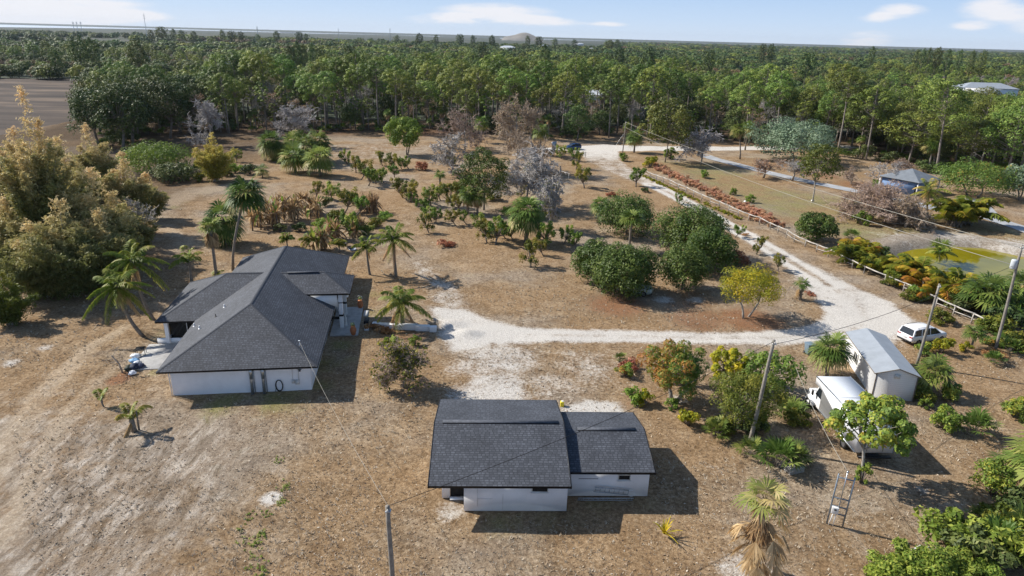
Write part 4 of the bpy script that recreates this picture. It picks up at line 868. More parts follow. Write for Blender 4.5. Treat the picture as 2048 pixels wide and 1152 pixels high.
def fan_quads(hub, d, rg, s, K=15, spread=115, droop=.25, width=.12):
    """one palmate leaf: blades radiating from hub about direction d"""
    d = nrm(d); side = np.cross(d, [0, 0, 1.]); side = side/max(np.linalg.norm(side), 1e-6) if np.linalg.norm(side) > 1e-3 else np.array([1., 0, 0]); nn = np.cross(side, d)
    an = np.radians(np.linspace(-spread, spread, K)+rg.normal(size=K)*3); l_ = s*(.62+.38*np.cos(an*.75))
    D = d[None]*np.cos(an)[:, None]+side[None]*np.sin(an)[:, None]; tip = hub+D*l_[:, None]; tip[:, 2] -= droop*l_*(.5+rg.random(K)*.8)
    mid = hub+D*(l_*.55)[:, None]; mid[:, 2] += .02*s; w = np.cross(D, nn)*(s*width*.5)
    return np.stack([np.broadcast_to(hub, mid.shape), mid+w, tip, mid-w], 1)
def fan_palm_meshes(seed, H, n=30, s=1.0, pet=.9, trunk_r=.2, mat='palm', skirt=0, low=-.5, tlo=.2, thi=.75, boots=False, K=15, lean=(0, 0), trunkmat='palmtrunk', skirt_len=1.6, drymix=.12):
    rg = rnd(seed); tr = Acc(); cr = Acc(); zt = np.linspace(0, 1, 6)
    top = np.array([lean[0], lean[1], H]); pts = np.stack([lean[0]*zt**1.6, lean[1]*zt**1.6, zt*H], -1)
    tr.tube(pts, np.array([1.25, 1., .92, .92, 1., 1.15])*trunk_r, 9)
    if boots:
        m = 46; z = rg.uniform(.05, 1, m)*H; az = rg.uniform(0, 6.28, m); P0 = np.stack([np.interp(z/H, zt, pts[:, 0])+trunk_r*.8*np.cos(az), np.interp(z/H, zt, pts[:, 1])+trunk_r*.8*np.sin(az), z], -1)
        tr.segs(P0, P0+np.stack([.22*np.cos(az), .22*np.sin(az), .3+0*az], -1), .05, .02, 3)
    for i in range(n):
        f = (i+.5)/n; el = math.asin(np.clip(1-(1-low)*f, -1, 1)); az = i*2.39996+rg.uniform(-.2, .2); d = np.array([cos(el)*cos(az), cos(el)*sin(az), sin(el)])
        p = pet*rg.uniform(.75, 1.2); hub = top+d*p; hub[2] -= .1*p*p*cos(el); dd = nrm(d+np.array([0, 0, -.35-.2*(1-sin(el))]))
        Q = fan_quads(hub, dd, rg, s*rg.uniform(.85, 1.15), K, 110, .3); old = el < -.15 and rg.random() < .55 or rg.random() < drymix*.4
        t = rg.uniform(.9, 1.) if old else np.clip(rg.uniform(tlo, thi)+rg.normal()*.05, 0, .84); cr.quads(Q, 0, np.clip(t+rg.normal(size=len(Q))*.05, 0, 1))
        cr.segs([top], [hub], .022, .014, 3, 0, min(1., t+.1))
    out = [('trunk', tr.mesh('palm_trunk', M[trunkmat], True)), ('crown', cr.mesh('palm_crown', LM[mat]))]
    if skirt:
        sk = Acc()
        for i in range(skirt):
            az = rg.uniform(0, 6.28); z = H-.15-rg.random()*skirt_len*.55; d = nrm(np.array([cos(az)*.42, sin(az)*.42, -1.])); hub = np.array([top[0], top[1], z])+np.array([cos(az)*.32, sin(az)*.32, -.25])
            Q = fan_quads(hub, d, rg, s*rg.uniform(.8, 1.15), 12, 42, .1, .10); sk.quads(Q, 0, rg.random()*.5+rg.random(len(Q))*.5)
        out.append(('dead_skirt', sk.mesh('dead_skirt', LM['dry'])))
    return out

def frond(cr, rg, p0, az, el, L_, droop, K=20, ll=.75, tint=.4, w=.12, tipdry=.3, hang=.45):
    s = np.linspace(0, 1, K+1); d = np.array([cos(az)*cos(el), sin(az)*cos(el), sin(el)]); bend = rg.normal()*.12
    P = p0+d*L_*s[:, None]; P[:, 2] -= droop*L_*s**2.2; hd = np.array([-sin(az), cos(az), 0]); P += hd*(bend*L_*s**2)[:, None]
    T = nrm(np.gradient(P, axis=0)); cr.segs(P[:-1], P[1:], .03*(1-s[:-1]*.7), .03*(1-s[1:]*.7), 3, 0, np.repeat(np.full(K, min(1, tint+.3)), 6))
    for sg in (1, -1):
        for sub in (0., .5):
            i = np.arange(1, K); q = P[i]+(P[i+1]-P[i])*sub; side = nrm(np.cross(T[i], [0, 0, 1.]))*sg; l_ = ll*np.sin(pi*(.16+.80*s[i]))**.7*rg.uniform(.8, 1.15, len(i))
            D = nrm(side+T[i]*.55+np.array([0, 0, -hang])+rg.normal(size=(len(i), 3))*.1); tip = q+D*l_[:, None]; tip[:, 2] -= .22*l_; mid = q+D*(l_*.45)[:, None]; ww = nrm(np.cross(D, side+np.array([0, 0, .8])))*(w*.5)
            cr.quads(np.stack([q, mid+ww, tip, mid-ww], 1), 0, np.clip(tint+tipdry*s[i]+rg.normal(size=len(i))*.08, 0, 1))
def coconut_meshes(seed, H, lean=(0, 0), n=15, L_=2.6, trunk_r=.13, mat='coco', curve=1.8, deadf=3, elo=-25, K=18, ll=.75, tint0=.3):
    rg = rnd(seed); tr = Acc(); cr = Acc(); zt = np.linspace(0, 1, 12); off = zt**(1/curve) if curve > 0 else zt
    pts = np.stack([lean[0]*(1-(1-zt)**1.7), lean[1]*(1-(1-zt)**1.7), H*zt**1.15], -1); tr.tube(pts, np.linspace(1.35, .75, 12)*trunk_r, 8); top = pts[-1]
    tr.lathe([(trunk_r*.8, -.5), (trunk_r*1.9, -.15), (trunk_r*1.5, .15), (trunk_r*.6, .4)], tuple(top), 8)
    for i in range(n):
        f = (i+.5)/n; el = radians(82-(82-elo)*f); az = i*2.39996+rg.uniform(-.25, .25); frond(cr, rg, top, az, el, L_*rg.uniform(.8, 1.1)*(1-.15*f), .45+.25*f, K, ll, tint0+.28*rg.random()+.15*f, tipdry=.25)
    out = [('trunk', tr.mesh('palm_trunk', M['palmtrunk'], True)), ('crown', cr.mesh('palm_crown', LM[mat]))]
    if deadf:
        dd = Acc()
        for i in range(deadf): frond(dd, rg, top-np.array([0, 0, .1]), rg.uniform(0, 6.28), radians(rg.uniform(-55, -30)), L_*rg.uniform(.5, .8), .3, K, ll*.8, .5, hang=1.2)
        out.append(('dead_fronds', dd.mesh('dead_fronds', LM['dry'])))
    return out

def orchard_meshes(seed, H=2.4, R=1.1, n=11, per=60, mat='green', size=.22, bark='bark', lean=0.3, dryf=.12):
    """low ragged fruit tree: crooked stems, each ending in an upright bunch of leaves"""
    rg = rnd(seed); tr = Acc(); cr = Acc(); C = []; Rr = []; b = np.array([rg.normal()*lean, rg.normal()*lean, H*.3]); tr.tube([(0, 0, 0), b*.5+np.array([.05, 0, 0]), b], [.1, .085, .07], 6)
    for i in range(n):
        az = i*2.4+rg.uniform(-.5, .5); rr = R*rg.uniform(.3, 1.05); z = H*rg.uniform(.26, .93); c = np.array([b[0]+rr*cos(az), b[1]+rr*sin(az), z]); C.append(c); w_ = rg.uniform(.22, .36); Rr.append((w_, w_, w_*rg.uniform(1.1, 2.)))
        limb(tr, b*rg.uniform(.7, 1), c-np.array([0, 0, .25]), .05, .02, rg, .15, sides=4, k=4)
    clump_leaves(cr, rg, C, np.array(Rr)*R/1.1, per, size, .45, .25, .6, .15, tfun=lambda p, c, r: np.where(c > 1-dryf, .85+.15*r, .75*r))
    return [('stem', tr.mesh('stem', M[bark], True)), ('foliage', cr.mesh('foliage', LM[mat]))]

def bush_meshes(seed, H, R, n=16, per=90, mat='green', size=.26, asp=.45, up=.35, stem='bark', tf=None):
    rg = rnd(seed); tr = Acc(); cr = Acc(); C = []; Rr = []
    for i in range(n):
        az = i*2.4+rg.uniform(-.4, .4); q = rg.uniform(.2, .85); z = H*(rg.uniform(.22, .85))*(1-.35*q*q); c = np.array([R*q*cos(az), R*q*sin(az), z]); C.append(c); w = R*rg.uniform(.26, .42); Rr.append((w, w, w*.85*min(1.3, H/(1.6*R)))); limb(tr, (0, 0, 0), c, .04, .012, rg, .08, sides=4, k=4)
    clump_leaves(cr, rg, C, Rr, per, size, asp, up, .6, .35, tfun=tf)
    return [('stem', tr.mesh('stem', M[stem], True)), ('foliage', cr.mesh('foliage', LM[mat]))]

def fan_shrub_meshes(seed, n=14, s=.9, pet=1.0, mat='palm', tlo=.2, thi=.8, K=13):
    """stemless palm: fans on long stalks from the ground"""
    rg = rnd(seed); cr = Acc(); st = Acc(); top = np.array([0, 0, .15])
    for i in range(n):
        f = (i+.5)/n; el = radians(85-62*f); az = i*2.39996; d = np.array([cos(el)*cos(az), cos(el)*sin(az), sin(el)]); hub = top+d*pet*rg.uniform(.7, 1.2); st.segs([top], [hub], .02, .012, 3)
        Q = fan_quads(hub, nrm(d+np.array([0, 0, -.15])), rg, s*rg.uniform(.8, 1.15), K, 95, .2); cr.quads(Q, 0, np.clip(rg.uniform(tlo, thi)+rg.normal(size=len(Q))*.06, 0, 1))
    return [('stalks', st.mesh('stalks', M['palmtrunk'])), ('fronds', cr.mesh('fronds', LM[mat]))]

def areca_meshes(seed, n=22, L_=2.2, mat='areca', K=14, ll=.5, tlo=.1, thi=.9, H0=.5, spread=.7):
    rg = rnd(seed); cr = Acc(); st = Acc()
    for i in range(n):
        az = i*2.39996+rg.uniform(-.3, .3); b = np.array([rg.normal()*.25*spread, rg.normal()*.25*spread, 0]); h = H0*rg.uniform(.5, 1.8); t = b+np.array([.3*cos(az)*spread, .3*sin(az)*spread, h]); st.segs([b], [t], .035, .025, 4)
        frond(cr, rg, t, az, radians(rg.uniform(30, 80)), L_*rg.uniform(.7, 1.1), .55, K, ll, rg.uniform(tlo, thi), hang=.2, tipdry=.15)
    return [('stalks', st.mesh('stalks', M['palmtrunk'])), ('fronds', cr.mesh('fronds', LM[mat]))]

def bamboo_meshes(seed, H, R, n=20, per=190, size=.34, mat='gold', dry0=.35, plume=1.):
    """arching culms with sprays of narrow leaves, drier and more golden towards the tips"""
    rg = rnd(seed); st = Acc(); cr = Acc()
    for i in range(n):
        az = i*2.39996+rg.uniform(-.3, .3); q = math.sqrt((i+.5)/n); h = H*rg.uniform(.62, 1.0)*(1-.28*q) if i else H; out = R*q*rg.uniform(.7, 1.1); s = np.linspace(0, 1, 9)
        P = np.stack([out*cos(az)*(.15+.85*s**2.2), out*sin(az)*(.15+.85*s**2.2), h*(s-.14*q*s**3)], -1); st.tube(P, np.linspace(.05, .012, 9), 5, cap=False)
        m = per; t = .12+.88*rg.random(m)**.8; c = np.stack([np.interp(t, s, P[:, j]) for j in range(3)], -1); spread = (.35+1.05*np.sin(pi*np.clip(t*.9+.05, 0, 1)))*R*(.20+.05*sin(i*2.1))*plume
        sp = 8; dr_ = nrm(rg.normal(size=(m, 3))*np.array([1, 1, .35])+np.array([.5*cos(az), .5*sin(az), .25])); ul = rg.random(m*sp); pos = np.repeat(c, sp, 0)+np.repeat(dr_*spread[:, None]*1.25, sp, 0)*ul[:, None]+rg.normal(size=(m*sp, 3))*.10; pos[:, 2] -= .35*ul**2*np.repeat(spread, sp); pos[:, 2] = np.maximum(pos[:, 2], .1); tt = np.repeat(t, sp)
        nor = nrm(rg.normal(size=(m*sp, 3))*.7+np.array([0, 0, .7])); hh = pos[:, 2]/H; leaves(cr, rg, pos, nor, size, .27, 0, dry0*.75*rg.random(m*sp)+.62*np.clip(hh*1.5-.55, 0, 1)+.25*rg.random(m*sp)*hh+.12*sin(i*1.7)+.07)
    return [('culms', st.mesh('culms', M['rail'], True)), ('foliage', cr.mesh('foliage', LM[mat]))]

def banana_meshes(seed, n=7, H=2.6, R=1.6, dry=.85):
    rg = rnd(seed); st = Acc(); cr = Acc(); dd = Acc()
    for i in range(n):
        az0 = rg.uniform(0, 6.28); b = np.array([R*rg.uniform(.1, 1)*cos(az0), R*rg.uniform(.1, 1)*sin(az0), 0]); h = H*rg.uniform(.38, .68); st.tube([b, b+np.array([.05, 0, h*.5]), b+np.array([0, .05, h])], [.13, .10, .07], 7)
        top = b+np.array([0, 0, h])
        for j in range(13):
            az = j*2.4+rg.random(); up = rg.random() < .65; el = radians(rg.uniform(45, 85) if up else rg.uniform(-10, 50)); L_ = rg.uniform(1.3, 2.7); s = np.linspace(0, 1, 7); d = np.array([cos(az)*cos(el), sin(az)*cos(el), sin(el)])
            P = top+d*L_*s[:, None]; P[:, 2] -= (.9 if not up else .25)*L_*s**2.2; T = nrm(np.gradient(P, axis=0)); side = nrm(np.cross(T, [0, 0, 1.])); green = rg.random() > dry
            w = .22*np.sin(pi*(.08+.88*s)) if green else .15*np.sin(pi*(.08+.88*s)); tgt = cr if green else dd
            A_ = P+side*w[:, None]; B_ = P-side*w[:, None]
            if not green: A_[:, 2] -= w*1.5; B_[:, 2] -= w*1.5
            tt = rg.random(6)*.6+.4*rg.random()
            tgt.quads(np.stack([P[:-1], A_[:-1], A_[1:], P[1:]], 1), 0, tt); tgt.quads(np.stack([P[:-1], P[1:], B_[1:], B_[:-1]], 1), 0, tt)
        for j in range(18):     # hanging dead leaves round the stem
            az = rg.uniform(0, 6.28); z = h*rg.uniform(.45, 1.); p = b+np.array([.14*cos(az), .14*sin(az), z]); q = p+np.array([.22*cos(az), .22*sin(az), -rg.uniform(.8, 1.5)*min(1, z*.7)]); sd = np.array([-sin(az), cos(az), 0])*.08
            m_ = (p+q)/2+np.array([.06*cos(az), .06*sin(az), 0]); dd.quads([[p, m_+sd, q, m_-sd]], 0, rg.random())
    out = [('stems', st.mesh('stems', M['bark'], True))]
    if cr.n: out.append(('green_leaves', cr.mesh('green_leaves', LM['green'])))
    out.append(('dead_leaves', dd.mesh('dead_leaves', LM['dry']))); return out

# placing: one Empty per plant, its parts beneath; repeats share mesh data
def plant(name, proto, label, cat, px=None, py=None, loc=None, s=1., rz=None, group=None, sz=None, z=0.):
    g = G(px, py) if loc is None else np.array([loc[0], loc[1], 0.]); g = g+np.array([0, 0, z])
    plant.k += 1; r = (plant.k*2.399) % 6.283 if rz is None else rz
    root = thing(name, label, cat, (g[0], g[1], g[2]-.05), r, group); root.scale = (s, s, s if sz is None else sz)
    for nm, me in proto: link(nm, me, root)
    return root
plant.k = 0

# ------------------------------------------------------------------ the pine wood
P_pine = [pine_meshes(11+i, 20, low, R, n, 105, size=.46) for i, (low, R, n) in enumerate(((.60, 4.4, 42), (.66, 4.0, 36), (.56, 4.8, 48), (.70, 4.5, 38), (.62, 3.6, 32)))]
P_umb = [pine_meshes(31+i, 16, .40, 5.6, 64, 130, size=.42) for i in range(3)]
P_oak = [broad_meshes(41+i, 13, 5.2, 50, 130, 'oak', .42, .5, .12, .3, .3, .8) for i in range(3)]
P_bare = [twig_meshes(51, 10, 4.5, kids=(10, 6, 6, 5), mat='grey'), twig_meshes(52, 9, 4.0, kids=(9, 6, 6, 5), mat='drydark', leafn=500, leafmat_='dry')]
P_cab = [fan_palm_meshes(61, 6, 26, .95, .8, .17, skirt=8), fan_palm_meshes(62, 4, 24, .95, .8, .18, skirt=6)]
P_under = [bush_meshes(71, 4.0, 2.6, 16, 60, 'oak', .45), fan_shrub_meshes(72, 14, 1.0, 1.2)]

FRONT = [(-150, 150), (-112, 168), (-101, 178), (-97, 208), (-66, 216), (-29, 226), (10, 217), (36, 221), (60, 228), (88, 208), (97, 186), (106, 170), (122, 166), (180, 158)]
fx = np.array([p[0] for p in FRONT]); fy = np.array([p[1] for p in FRONT])
def front(x): return np.interp(x, fx, fy)+2.6*np.sin(x*.23+1)+2.2*np.sin(x*.51)+1.5*np.sin(x*1.1+2)
def inview(x, y, m=4.): return np.abs(x) < .76*y+m
def where(x, y):
    r = 'front rank' if y-front(x) < 14 else ('second rank' if y-front(x) < 34 else ('middle' if y-front(x) < 60 else 'back'))
    for lim, w in ((-84, 'behind the bright green bush'), (-58, 'behind the left grey leafless tree'), (-34, 'behind the palm clump'), (-12, 'behind the lone bright green tree'), (12, 'behind the leafless trees'), (36, 'behind the road junction'), (62, 'behind the tall lane tree'), (88, 'behind the grey-green tree'), (112, 'behind the pavilion'), (999, 'at the right edge')):
        if x < lim: return r, w
rg = rnd(3)
def scatter(n, ymax, sp, x0=-160, x1=190):
    pts = []; cell = {}
    tries = 0
    while len(pts) < n and tries < 60000:
        tries += 1; x = rg.uniform(x0, x1); f = front(x); y = f+(rg.random()**1.15)*(ymax)
        if not inview(x, y) or x < -.612*y: continue
        k = (int(x//sp), int(y//sp))
        if any((x-a)**2+(y-b)**2 < sp*sp for i in (-1, 0, 1) for j in (-1, 0, 1) for a, b in cell.get((k[0]+i, k[1]+j), [])): continue
        cell.setdefault(k, []).append((x, y)); pts.append((x, y))
    return pts
pts = scatter(350, 92, 6.6); nP = nO = nB = 0
keep_clear = [G(1187, 215)[:2]]
for (x, y) in pts:
    if any(np.hypot(x-a, y-b) < 9 for a, b in keep_clear): continue
    dfr = y-front(x)
    u = rg.random(); left = x < -92-.25*(y-200); right = x > 88
    if left:
        kind = 'oak' if u < .8 else 'pine'
    elif right: kind = 'umb' if u < .62 else ('pine' if u < .8 else ('oak' if u < .92 else 'bare'))
    else: kind = 'pine' if u < .68 else ('oak' if u < .82 else 'bare')
    if kind == 'oak':
        plant('broadleaf_tree', P_oak[rg.integers(3)], 'dark broadleaf tree in the %s of the wood %s' % where(x, y), 'tree', loc=(x, y), s=rg.uniform(.85, 1.25)*(1.1 if left else .7), group='broadleaf trees of the wood')
    elif kind == 'bare':
        plant('bare_tree', P_bare[rg.integers(2)], 'leafless grey tree in the %s of the wood %s' % where(x, y), 'tree', loc=(x, y), s=rg.uniform(1.1, 1.9), group='bare trees of the wood')
    elif kind == 'umb':
        plant('pine_tree', P_umb[rg.integers(3)], 'broad bright-crowned pine in the %s of the wood %s' % where(x, y), 'tree', loc=(x, y), s=rg.uniform(1.0, 1.4), sz=rg.uniform(.9, 1.2), group='pine trees of the wood')
    else:
        s = rg.uniform(.74, 1.2); plant('pine_tree', P_pine[rg.integers(5)], 'tall bare-trunked pine in the %s of the wood %s' % where(x, y), 'tree', loc=(x, y), s=s, sz=s*rg.uniform(.92, 1.05), group='pine trees of the wood')
# thin front rank, cabbage palms and undergrowth along the edge of the wood
P_thin = [pine_meshes(81+i, 15, .55, 2.2, 18, 50) for i in range(2)]
for i in range(60):
    x = rg.uniform(-92, 92); y = front(x)+rg.uniform(-1.5, 14)
    if abs(x-28) < 7: continue
    plant('pine_tree', P_thin[i % 2], 'thin young pine in the %s of the wood %s' % where(x, y), 'tree', loc=(x, y), s=rg.uniform(.6, 1.), group='pine trees of the wood')
for i in range(44):
    x = rg.uniform(-95, 125); y = front(x)+rg.uniform(-1, 9)
    if abs(x-28) < 7: continue
    plant('cabbage_palm', P_cab[i % 2], 'cabbage palm in the %s of the wood %s' % where(x, y), 'palm', loc=(x, y), s=rg.uniform(.7, 1.15), group='cabbage palms along the wood edge')
def stuff_merge(name, protos, places, kind='stuff'):
    """one object holding a mass of plants nobody could count (instanced with geometry nodes)"""
    base = []
    for j, pr in enumerate(protos):
        mats = []; V = []; F = []; Mi = []; T = []; n0 = 0
        for nm, me in pr:
            co = np.zeros(len(me.vertices)*3, np.float32); me.vertices.foreach_get('co', co); lt = np.zeros(len(me.polygons), np.int32); me.polygons.foreach_get('loop_total', lt); lv = np.zeros(len(me.loops), np.int32); me.loops.foreach_get('vertex_index', lv); ls = np.zeros(len(me.polygons), np.int32); me.polygons.foreach_get('loop_start', ls)
            q = np.where(lt == 4)[0]; F.append(lv[ls[q][:, None]+np.arange(4)]+n0); co = co.reshape(-1, 3); V.append(co); n0 += len(co); mi = np.zeros(len(me.polygons), np.int32); me.polygons.foreach_get('material_index', mi); Mi.append(mi[q]+len(mats)); mats += list(me.materials)
            if 'tint' in me.attributes: t = np.zeros(len(co), np.float32); me.attributes['tint'].data.foreach_get('value', t)
            else: t = np.zeros(len(co))
            T.append(t)
        a = Acc(); a.V = V; a.F = [np.vstack(F)]; a.M = [np.concatenate(Mi)]; a.T = [np.concatenate(T)]; a.n = n0
        o = bpy.data.objects.new(name+'_unit', a.mesh(name+'_unit', mats)); base.append(o)
    me = bpy.data.meshes.new(name); P = np.array([(p[0], p[1], p[2]) for p in places], np.float32); me.vertices.add(len(P)); me.vertices.foreach_set('co', P.ravel())
    for an, col_, ty in (('psize', 3, 'FLOAT'), ('pturn', 4, 'FLOAT'), ('pkind', 5, 'INT')):
        at = me.attributes.new(an, ty, 'POINT'); at.data.foreach_set('value', np.array([p[col_] for p in places], np.int32 if ty == 'INT' else np.float32))
    o = link(name, me); tree = bpy.data.node_groups.new(name, 'GeometryNodeTree'); tree.interface.new_socket('Geometry', in_out='INPUT', socket_type='NodeSocketGeometry'); tree.interface.new_socket('Geometry', in_out='OUTPUT', socket_type='NodeSocketGeometry')
    N = tree.nodes.new; Lk = tree.links.new; gi = N('NodeGroupInput'); go = N('NodeGroupOutput'); ip = N('GeometryNodeInstanceOnPoints'); mp = N('GeometryNodeMeshToPoints'); Lk(gi.outputs[0], mp.inputs[0]); Lk(mp.outputs[0], ip.inputs['Points'])
    j = N('GeometryNodeJoinGeometry'); ip.inputs['Pick Instance'].default_value = True
    for b in base:
        oi = N('GeometryNodeObjectInfo'); oi.inputs['Object'].default_value = b; oi.inputs['As Instance'].default_value = True; Lk(oi.outputs['Geometry'], j.inputs[0])
    Lk(j.outputs[0], ip.inputs['Instance'])
    def attr(nm, ty):
        q = N('GeometryNodeInputNamedAttribute'); q.data_type = ty; q.inputs['Name'].default_value = nm; return q.outputs['Attribute']
    Lk(attr('pkind', 'INT'), ip.inputs['Instance Index']); Lk(attr('psize', 'FLOAT'), ip.inputs['Scale'])
    cx = N('ShaderNodeCombineXYZ'); Lk(attr('pturn', 'FLOAT'), cx.inputs[2]); Lk(cx.outputs[0], ip.inputs['Rotation']); Lk(ip.outputs[0], go.inputs[0])
    m = o.modifiers.new('plants', 'NODES'); m.node_group = tree; return tag(o, kind=kind)
und = []
for i in range(620):
    x = rg.uniform(-150, 150); y = front(x)+rg.uniform(-1, 60)
    if x < -.61*y: continue
    if abs(x-28) < 8 and y < front(x)+6: continue
    if any(np.hypot(x-a, y-b) < 8 for a, b in keep_clear): continue
    und.append((x, y, -.05, rg.uniform(.5, 1.25), rg.uniform(0, 6.28), int(rg.random() < .3)))
o = stuff_merge('undergrowth', P_under, und); o['label'] = 'dark undergrowth beneath the trees of the wood'; o['category'] = 'undergrowth'

# mid and far woodland, one mass each
P_farA = [pine_meshes(91, 15, .3, 4.8, 30, 60, 'pine', .8), broad_meshes(92, 11, 6, 26, 80, 'far', .75, .6, .05, .25, .34, .8, jit=.25, up=.5, shell=.75), broad_meshes(93, 9, 5, 24, 70, 'oak', .75, .6, .05, .25, .36, .7, jit=.25, up=.5, shell=.75), twig_meshes(94, 9, 5, levels=4, kids=(12, 7, 5, 4), mat='mauve', twig=.035), broad_meshes(97, 10, 5.5, 24, 70, 'lightfar', .75, .6, .05, .25, .34, .8, jit=.25, up=.5, shell=.75), broad_meshes(98, 8, 5, 20, 60, 'brownfar', .7, .6, .05, .25, .36, .8, jit=.3, up=.4, shell=.7)]
mid = []; rr = rnd(8)
def in_field(x, y): return x < -.605*y and y < 400
houses = [(o.location.x, o.location.y) for o in bpy.data.objects if o.name.startswith('distant_house')]
n = 0
while n < 4300:
    y = 235+rr.random()**.8*560; x = rr.uniform(-1, 1)*(.80*y+10)
    if y < front(x)+70 or in_field(x, y): continue
    if any(abs(x-a) < 16 and -26 < y-b < 10 for a, b in houses): continue
    u = rr.random(); c = sin(x*.011+2)+cos(y*.023+x*.004)+rr.normal()*.8-.3*(y > 480); q = sin(x*.019+y*.011)+cos(y*.027-x*.008)
    if y > 420 and sin(x*.013+1.3)*cos(y*.021+.4) > .82: continue            # small open pastures
    kd = 0 if c > .1 else (1 if c > -.8 else 2)
    if -.345 < x/y < -.235 and 340 < y < 430: q = 2.
    if q > 1.25 and u < .75: kd = 3
    elif q < -1.35 and u < .6: kd = 5
    elif u > .82: kd = 4
    elif u > .78: kd = 5
    mid.append((x, y, -.3, rr.uniform(.5, 1.1)*(1.0 if kd == 0 else .85), rr.uniform(0, 6.28), 5-kd)); n += 1
o = stuff_merge('woodland', P_farA, mid); o['label'] = 'rolling woodland of mixed crowns beyond the pine wood'; o['category'] = 'woodland'
P_farB = [broad_meshes(95, 9, 7, 16, 40, 'far', 1.7, .6, .0, .3, .38, .8, jit=.2, up=.6, shell=.8), broad_meshes(96, 7, 9, 18, 36, 'oak', 1.8, .6, .0, .3, .38, .6, jit=.2, up=.6, shell=.8), broad_meshes(99, 7, 8, 16, 36, 'brownfar', 1.6, .6, .0, .3, .38, .6, jit=.2, up=.6, shell=.8), broad_meshes(100, 8, 8, 16, 40, 'lightfar', 1.6, .6, .0, .3, .38, .7, jit=.2, up=.6, shell=.8)]
far = []
for i in range(11000):
    y = 760*math.exp(rr.random()*2.15); x = rr.uniform(-1, 1)*.82*y
    if sin(x*.0035+1)+sin(y*.004+x*.001)+.8*sin(x*.011-y*.006) < -1.15: continue
    if x < .12*y and y > 2100: continue
    u = rr.random()+.25*sin(x*.006+y*.003); kd = 0 if u < .42 else (1 if u < .72 else (2 if u > 1.0 else 3))
    far.append((x, y, -.35, rr.uniform(.6, 1.25)*(1+min(y, 2500)/8000), rr.uniform(0, 6.28), 3-kd))
o = stuff_merge('woodland', P_farB, far); o['label'] = 'far flat woodland running out to the horizon'; o['category'] = 'woodland'
# tall casuarinas standing above the skyline
P_tall = [broad_meshes(101, 30, 6.0, 26, 60, 'far', 1.3, .4, .12, .4, .34, 1.2), broad_meshes(102, 26, 8, 24, 60, 'oak', 1.4, .5, .15, .4, .36, .9)]
for (px, top, w, d, q) in ((300, 56, 8, 1500, 0), (320, 51, 16, 1500, 1), (345, 54, 8, 1500, 0), (362, 57, 10, 1600, 0), (386, 60, 9, 1600, 1), (443, 56, 8, 1500, 0), (462, 60, 12, 1500, 1), (480, 61, 9, 1500, 1), (515, 66, 8, 1600, 0), (552, 60, 10, 1500, 1), (598, 62, 12, 1600, 1), (612, 64, 8, 1600, 0),
                           (793, 67, 9, 1600, 0), (838, 64, 12, 1500, 1), (872, 66, 8, 1600, 0), (920, 66, 12, 1500, 1), (946, 67, 8, 1600, 0), (984, 68, 10, 1500, 1), (1056, 68, 8, 1700, 0), (1078, 71, 12, 1700, 1), (1110, 74, 10, 1700, 0), (1150, 76, 9, 1600, 0), (1220, 78, 14, 1600, 1), (1235, 76, 9, 1600, 0),
                           (1528, 84, 10, 900, 1), (1545, 84, 10, 900, 1), (1748, 89, 9, 900, 1), (1838, 92, 9, 800, 0), (1852, 90, 9, 820, 0), (1864, 88, 8, 800, 0), (1880, 90, 12, 820, 1), (1903, 91, 10, 800, 0), (1925, 92, 9, 810, 0), (1950, 94, 9, 820, 0), (1972, 96, 10, 830, 1), (106, 92, 16, 500, 1), (62, 82, 8, 700, 0), (578, 82, 12, 480, 0), (592, 76, 14, 480, 1), (606, 80, 11, 480, 0), (622, 78, 12, 490, 0), (150, 66, 26, 520, 1), (175, 70, 22, 540, 1), (270, 74, 26, 480, 1), (640, 90, 16, 420, 1), (700, 86, 18, 520, 1), (965, 80, 16, 620, 1), (1090, 84, 18, 560, 1), (1300, 92, 22, 560, 1), (1420, 96, 20, 560, 1), (1620, 100, 22, 520, 1), (1240, 88, 16, 620, 1)):
    d0 = ray(px, top); t = d/np.hypot(d0[0], d0[1]); x, y = d0[0]*t, d0[1]*t; h = CAMH+d0[2]*t; s = h/(30 if q == 0 else 26)
    p = plant('skyline_tree', P_tall[q], 'tall dark tree above the far woodland, near the %s of the skyline' % ('left end' if px < 330 else 'left quarter' if px < 560 else 'left middle' if px < 800 else 'centre' if px < 1100 else 'right middle' if px < 1500 else 'right quarter' if px < 1800 else 'right end'), 'tree', loc=(x, y), s=s, group='tall trees along the skyline'); w_ = w*d/F_PX/(12 if q == 0 else 16)*1.3; p.scale = (w_, w_, s)

# ------------------------------------------------------------------ plants near the yard
P_coco = [coconut_meshes(201+i, 1.0, (0, 0)) for i in range(1)]
def coco(px, py, tx, ty, label, n=15, L_=2.6, tr=.13, seed=0, deadf=3, elo=-25, z=None, ll=.75, tint0=.3):
    """coconut palm with its foot and crown centre at photograph pixels"""
    b = G(px, py); d = ray(tx, ty); t = b[1]/d[1]; top = np.array([d[0]*t, b[1], CAMH+d[2]*t]); return plant('coconut_palm', coconut_meshes(300+seed, top[2], (top[0]-b[0], 0), n, L_*1.22, tr, deadf=deadf, elo=elo, ll=ll, tint0=tint0), label, 'palm', loc=b[:2], rz=0, group='coconut palms round the house')
coco(287, 672, 232, 572, 'curved coconut palm leaning left, front one of the pair left of the house', 17, 3.1, .15, 1, 4, -40, tint0=.22)
coco(309, 641, 263, 522, 'curved coconut palm leaning left, rear one of the pair left of the house', 17, 3.2, .15, 2, 3, -35, tint0=.22)
coco(383, 562, 378, 522, 'sparse coconut palm with few upright fronds behind the left wing of the house', 8, 3.1, .17, 3, 0, 35)
coco(740, 550, 733, 492, 'slim coconut palm right of the back corner of the house, beside the larger one', 8, 2.3, .14, 4, 2, 5)
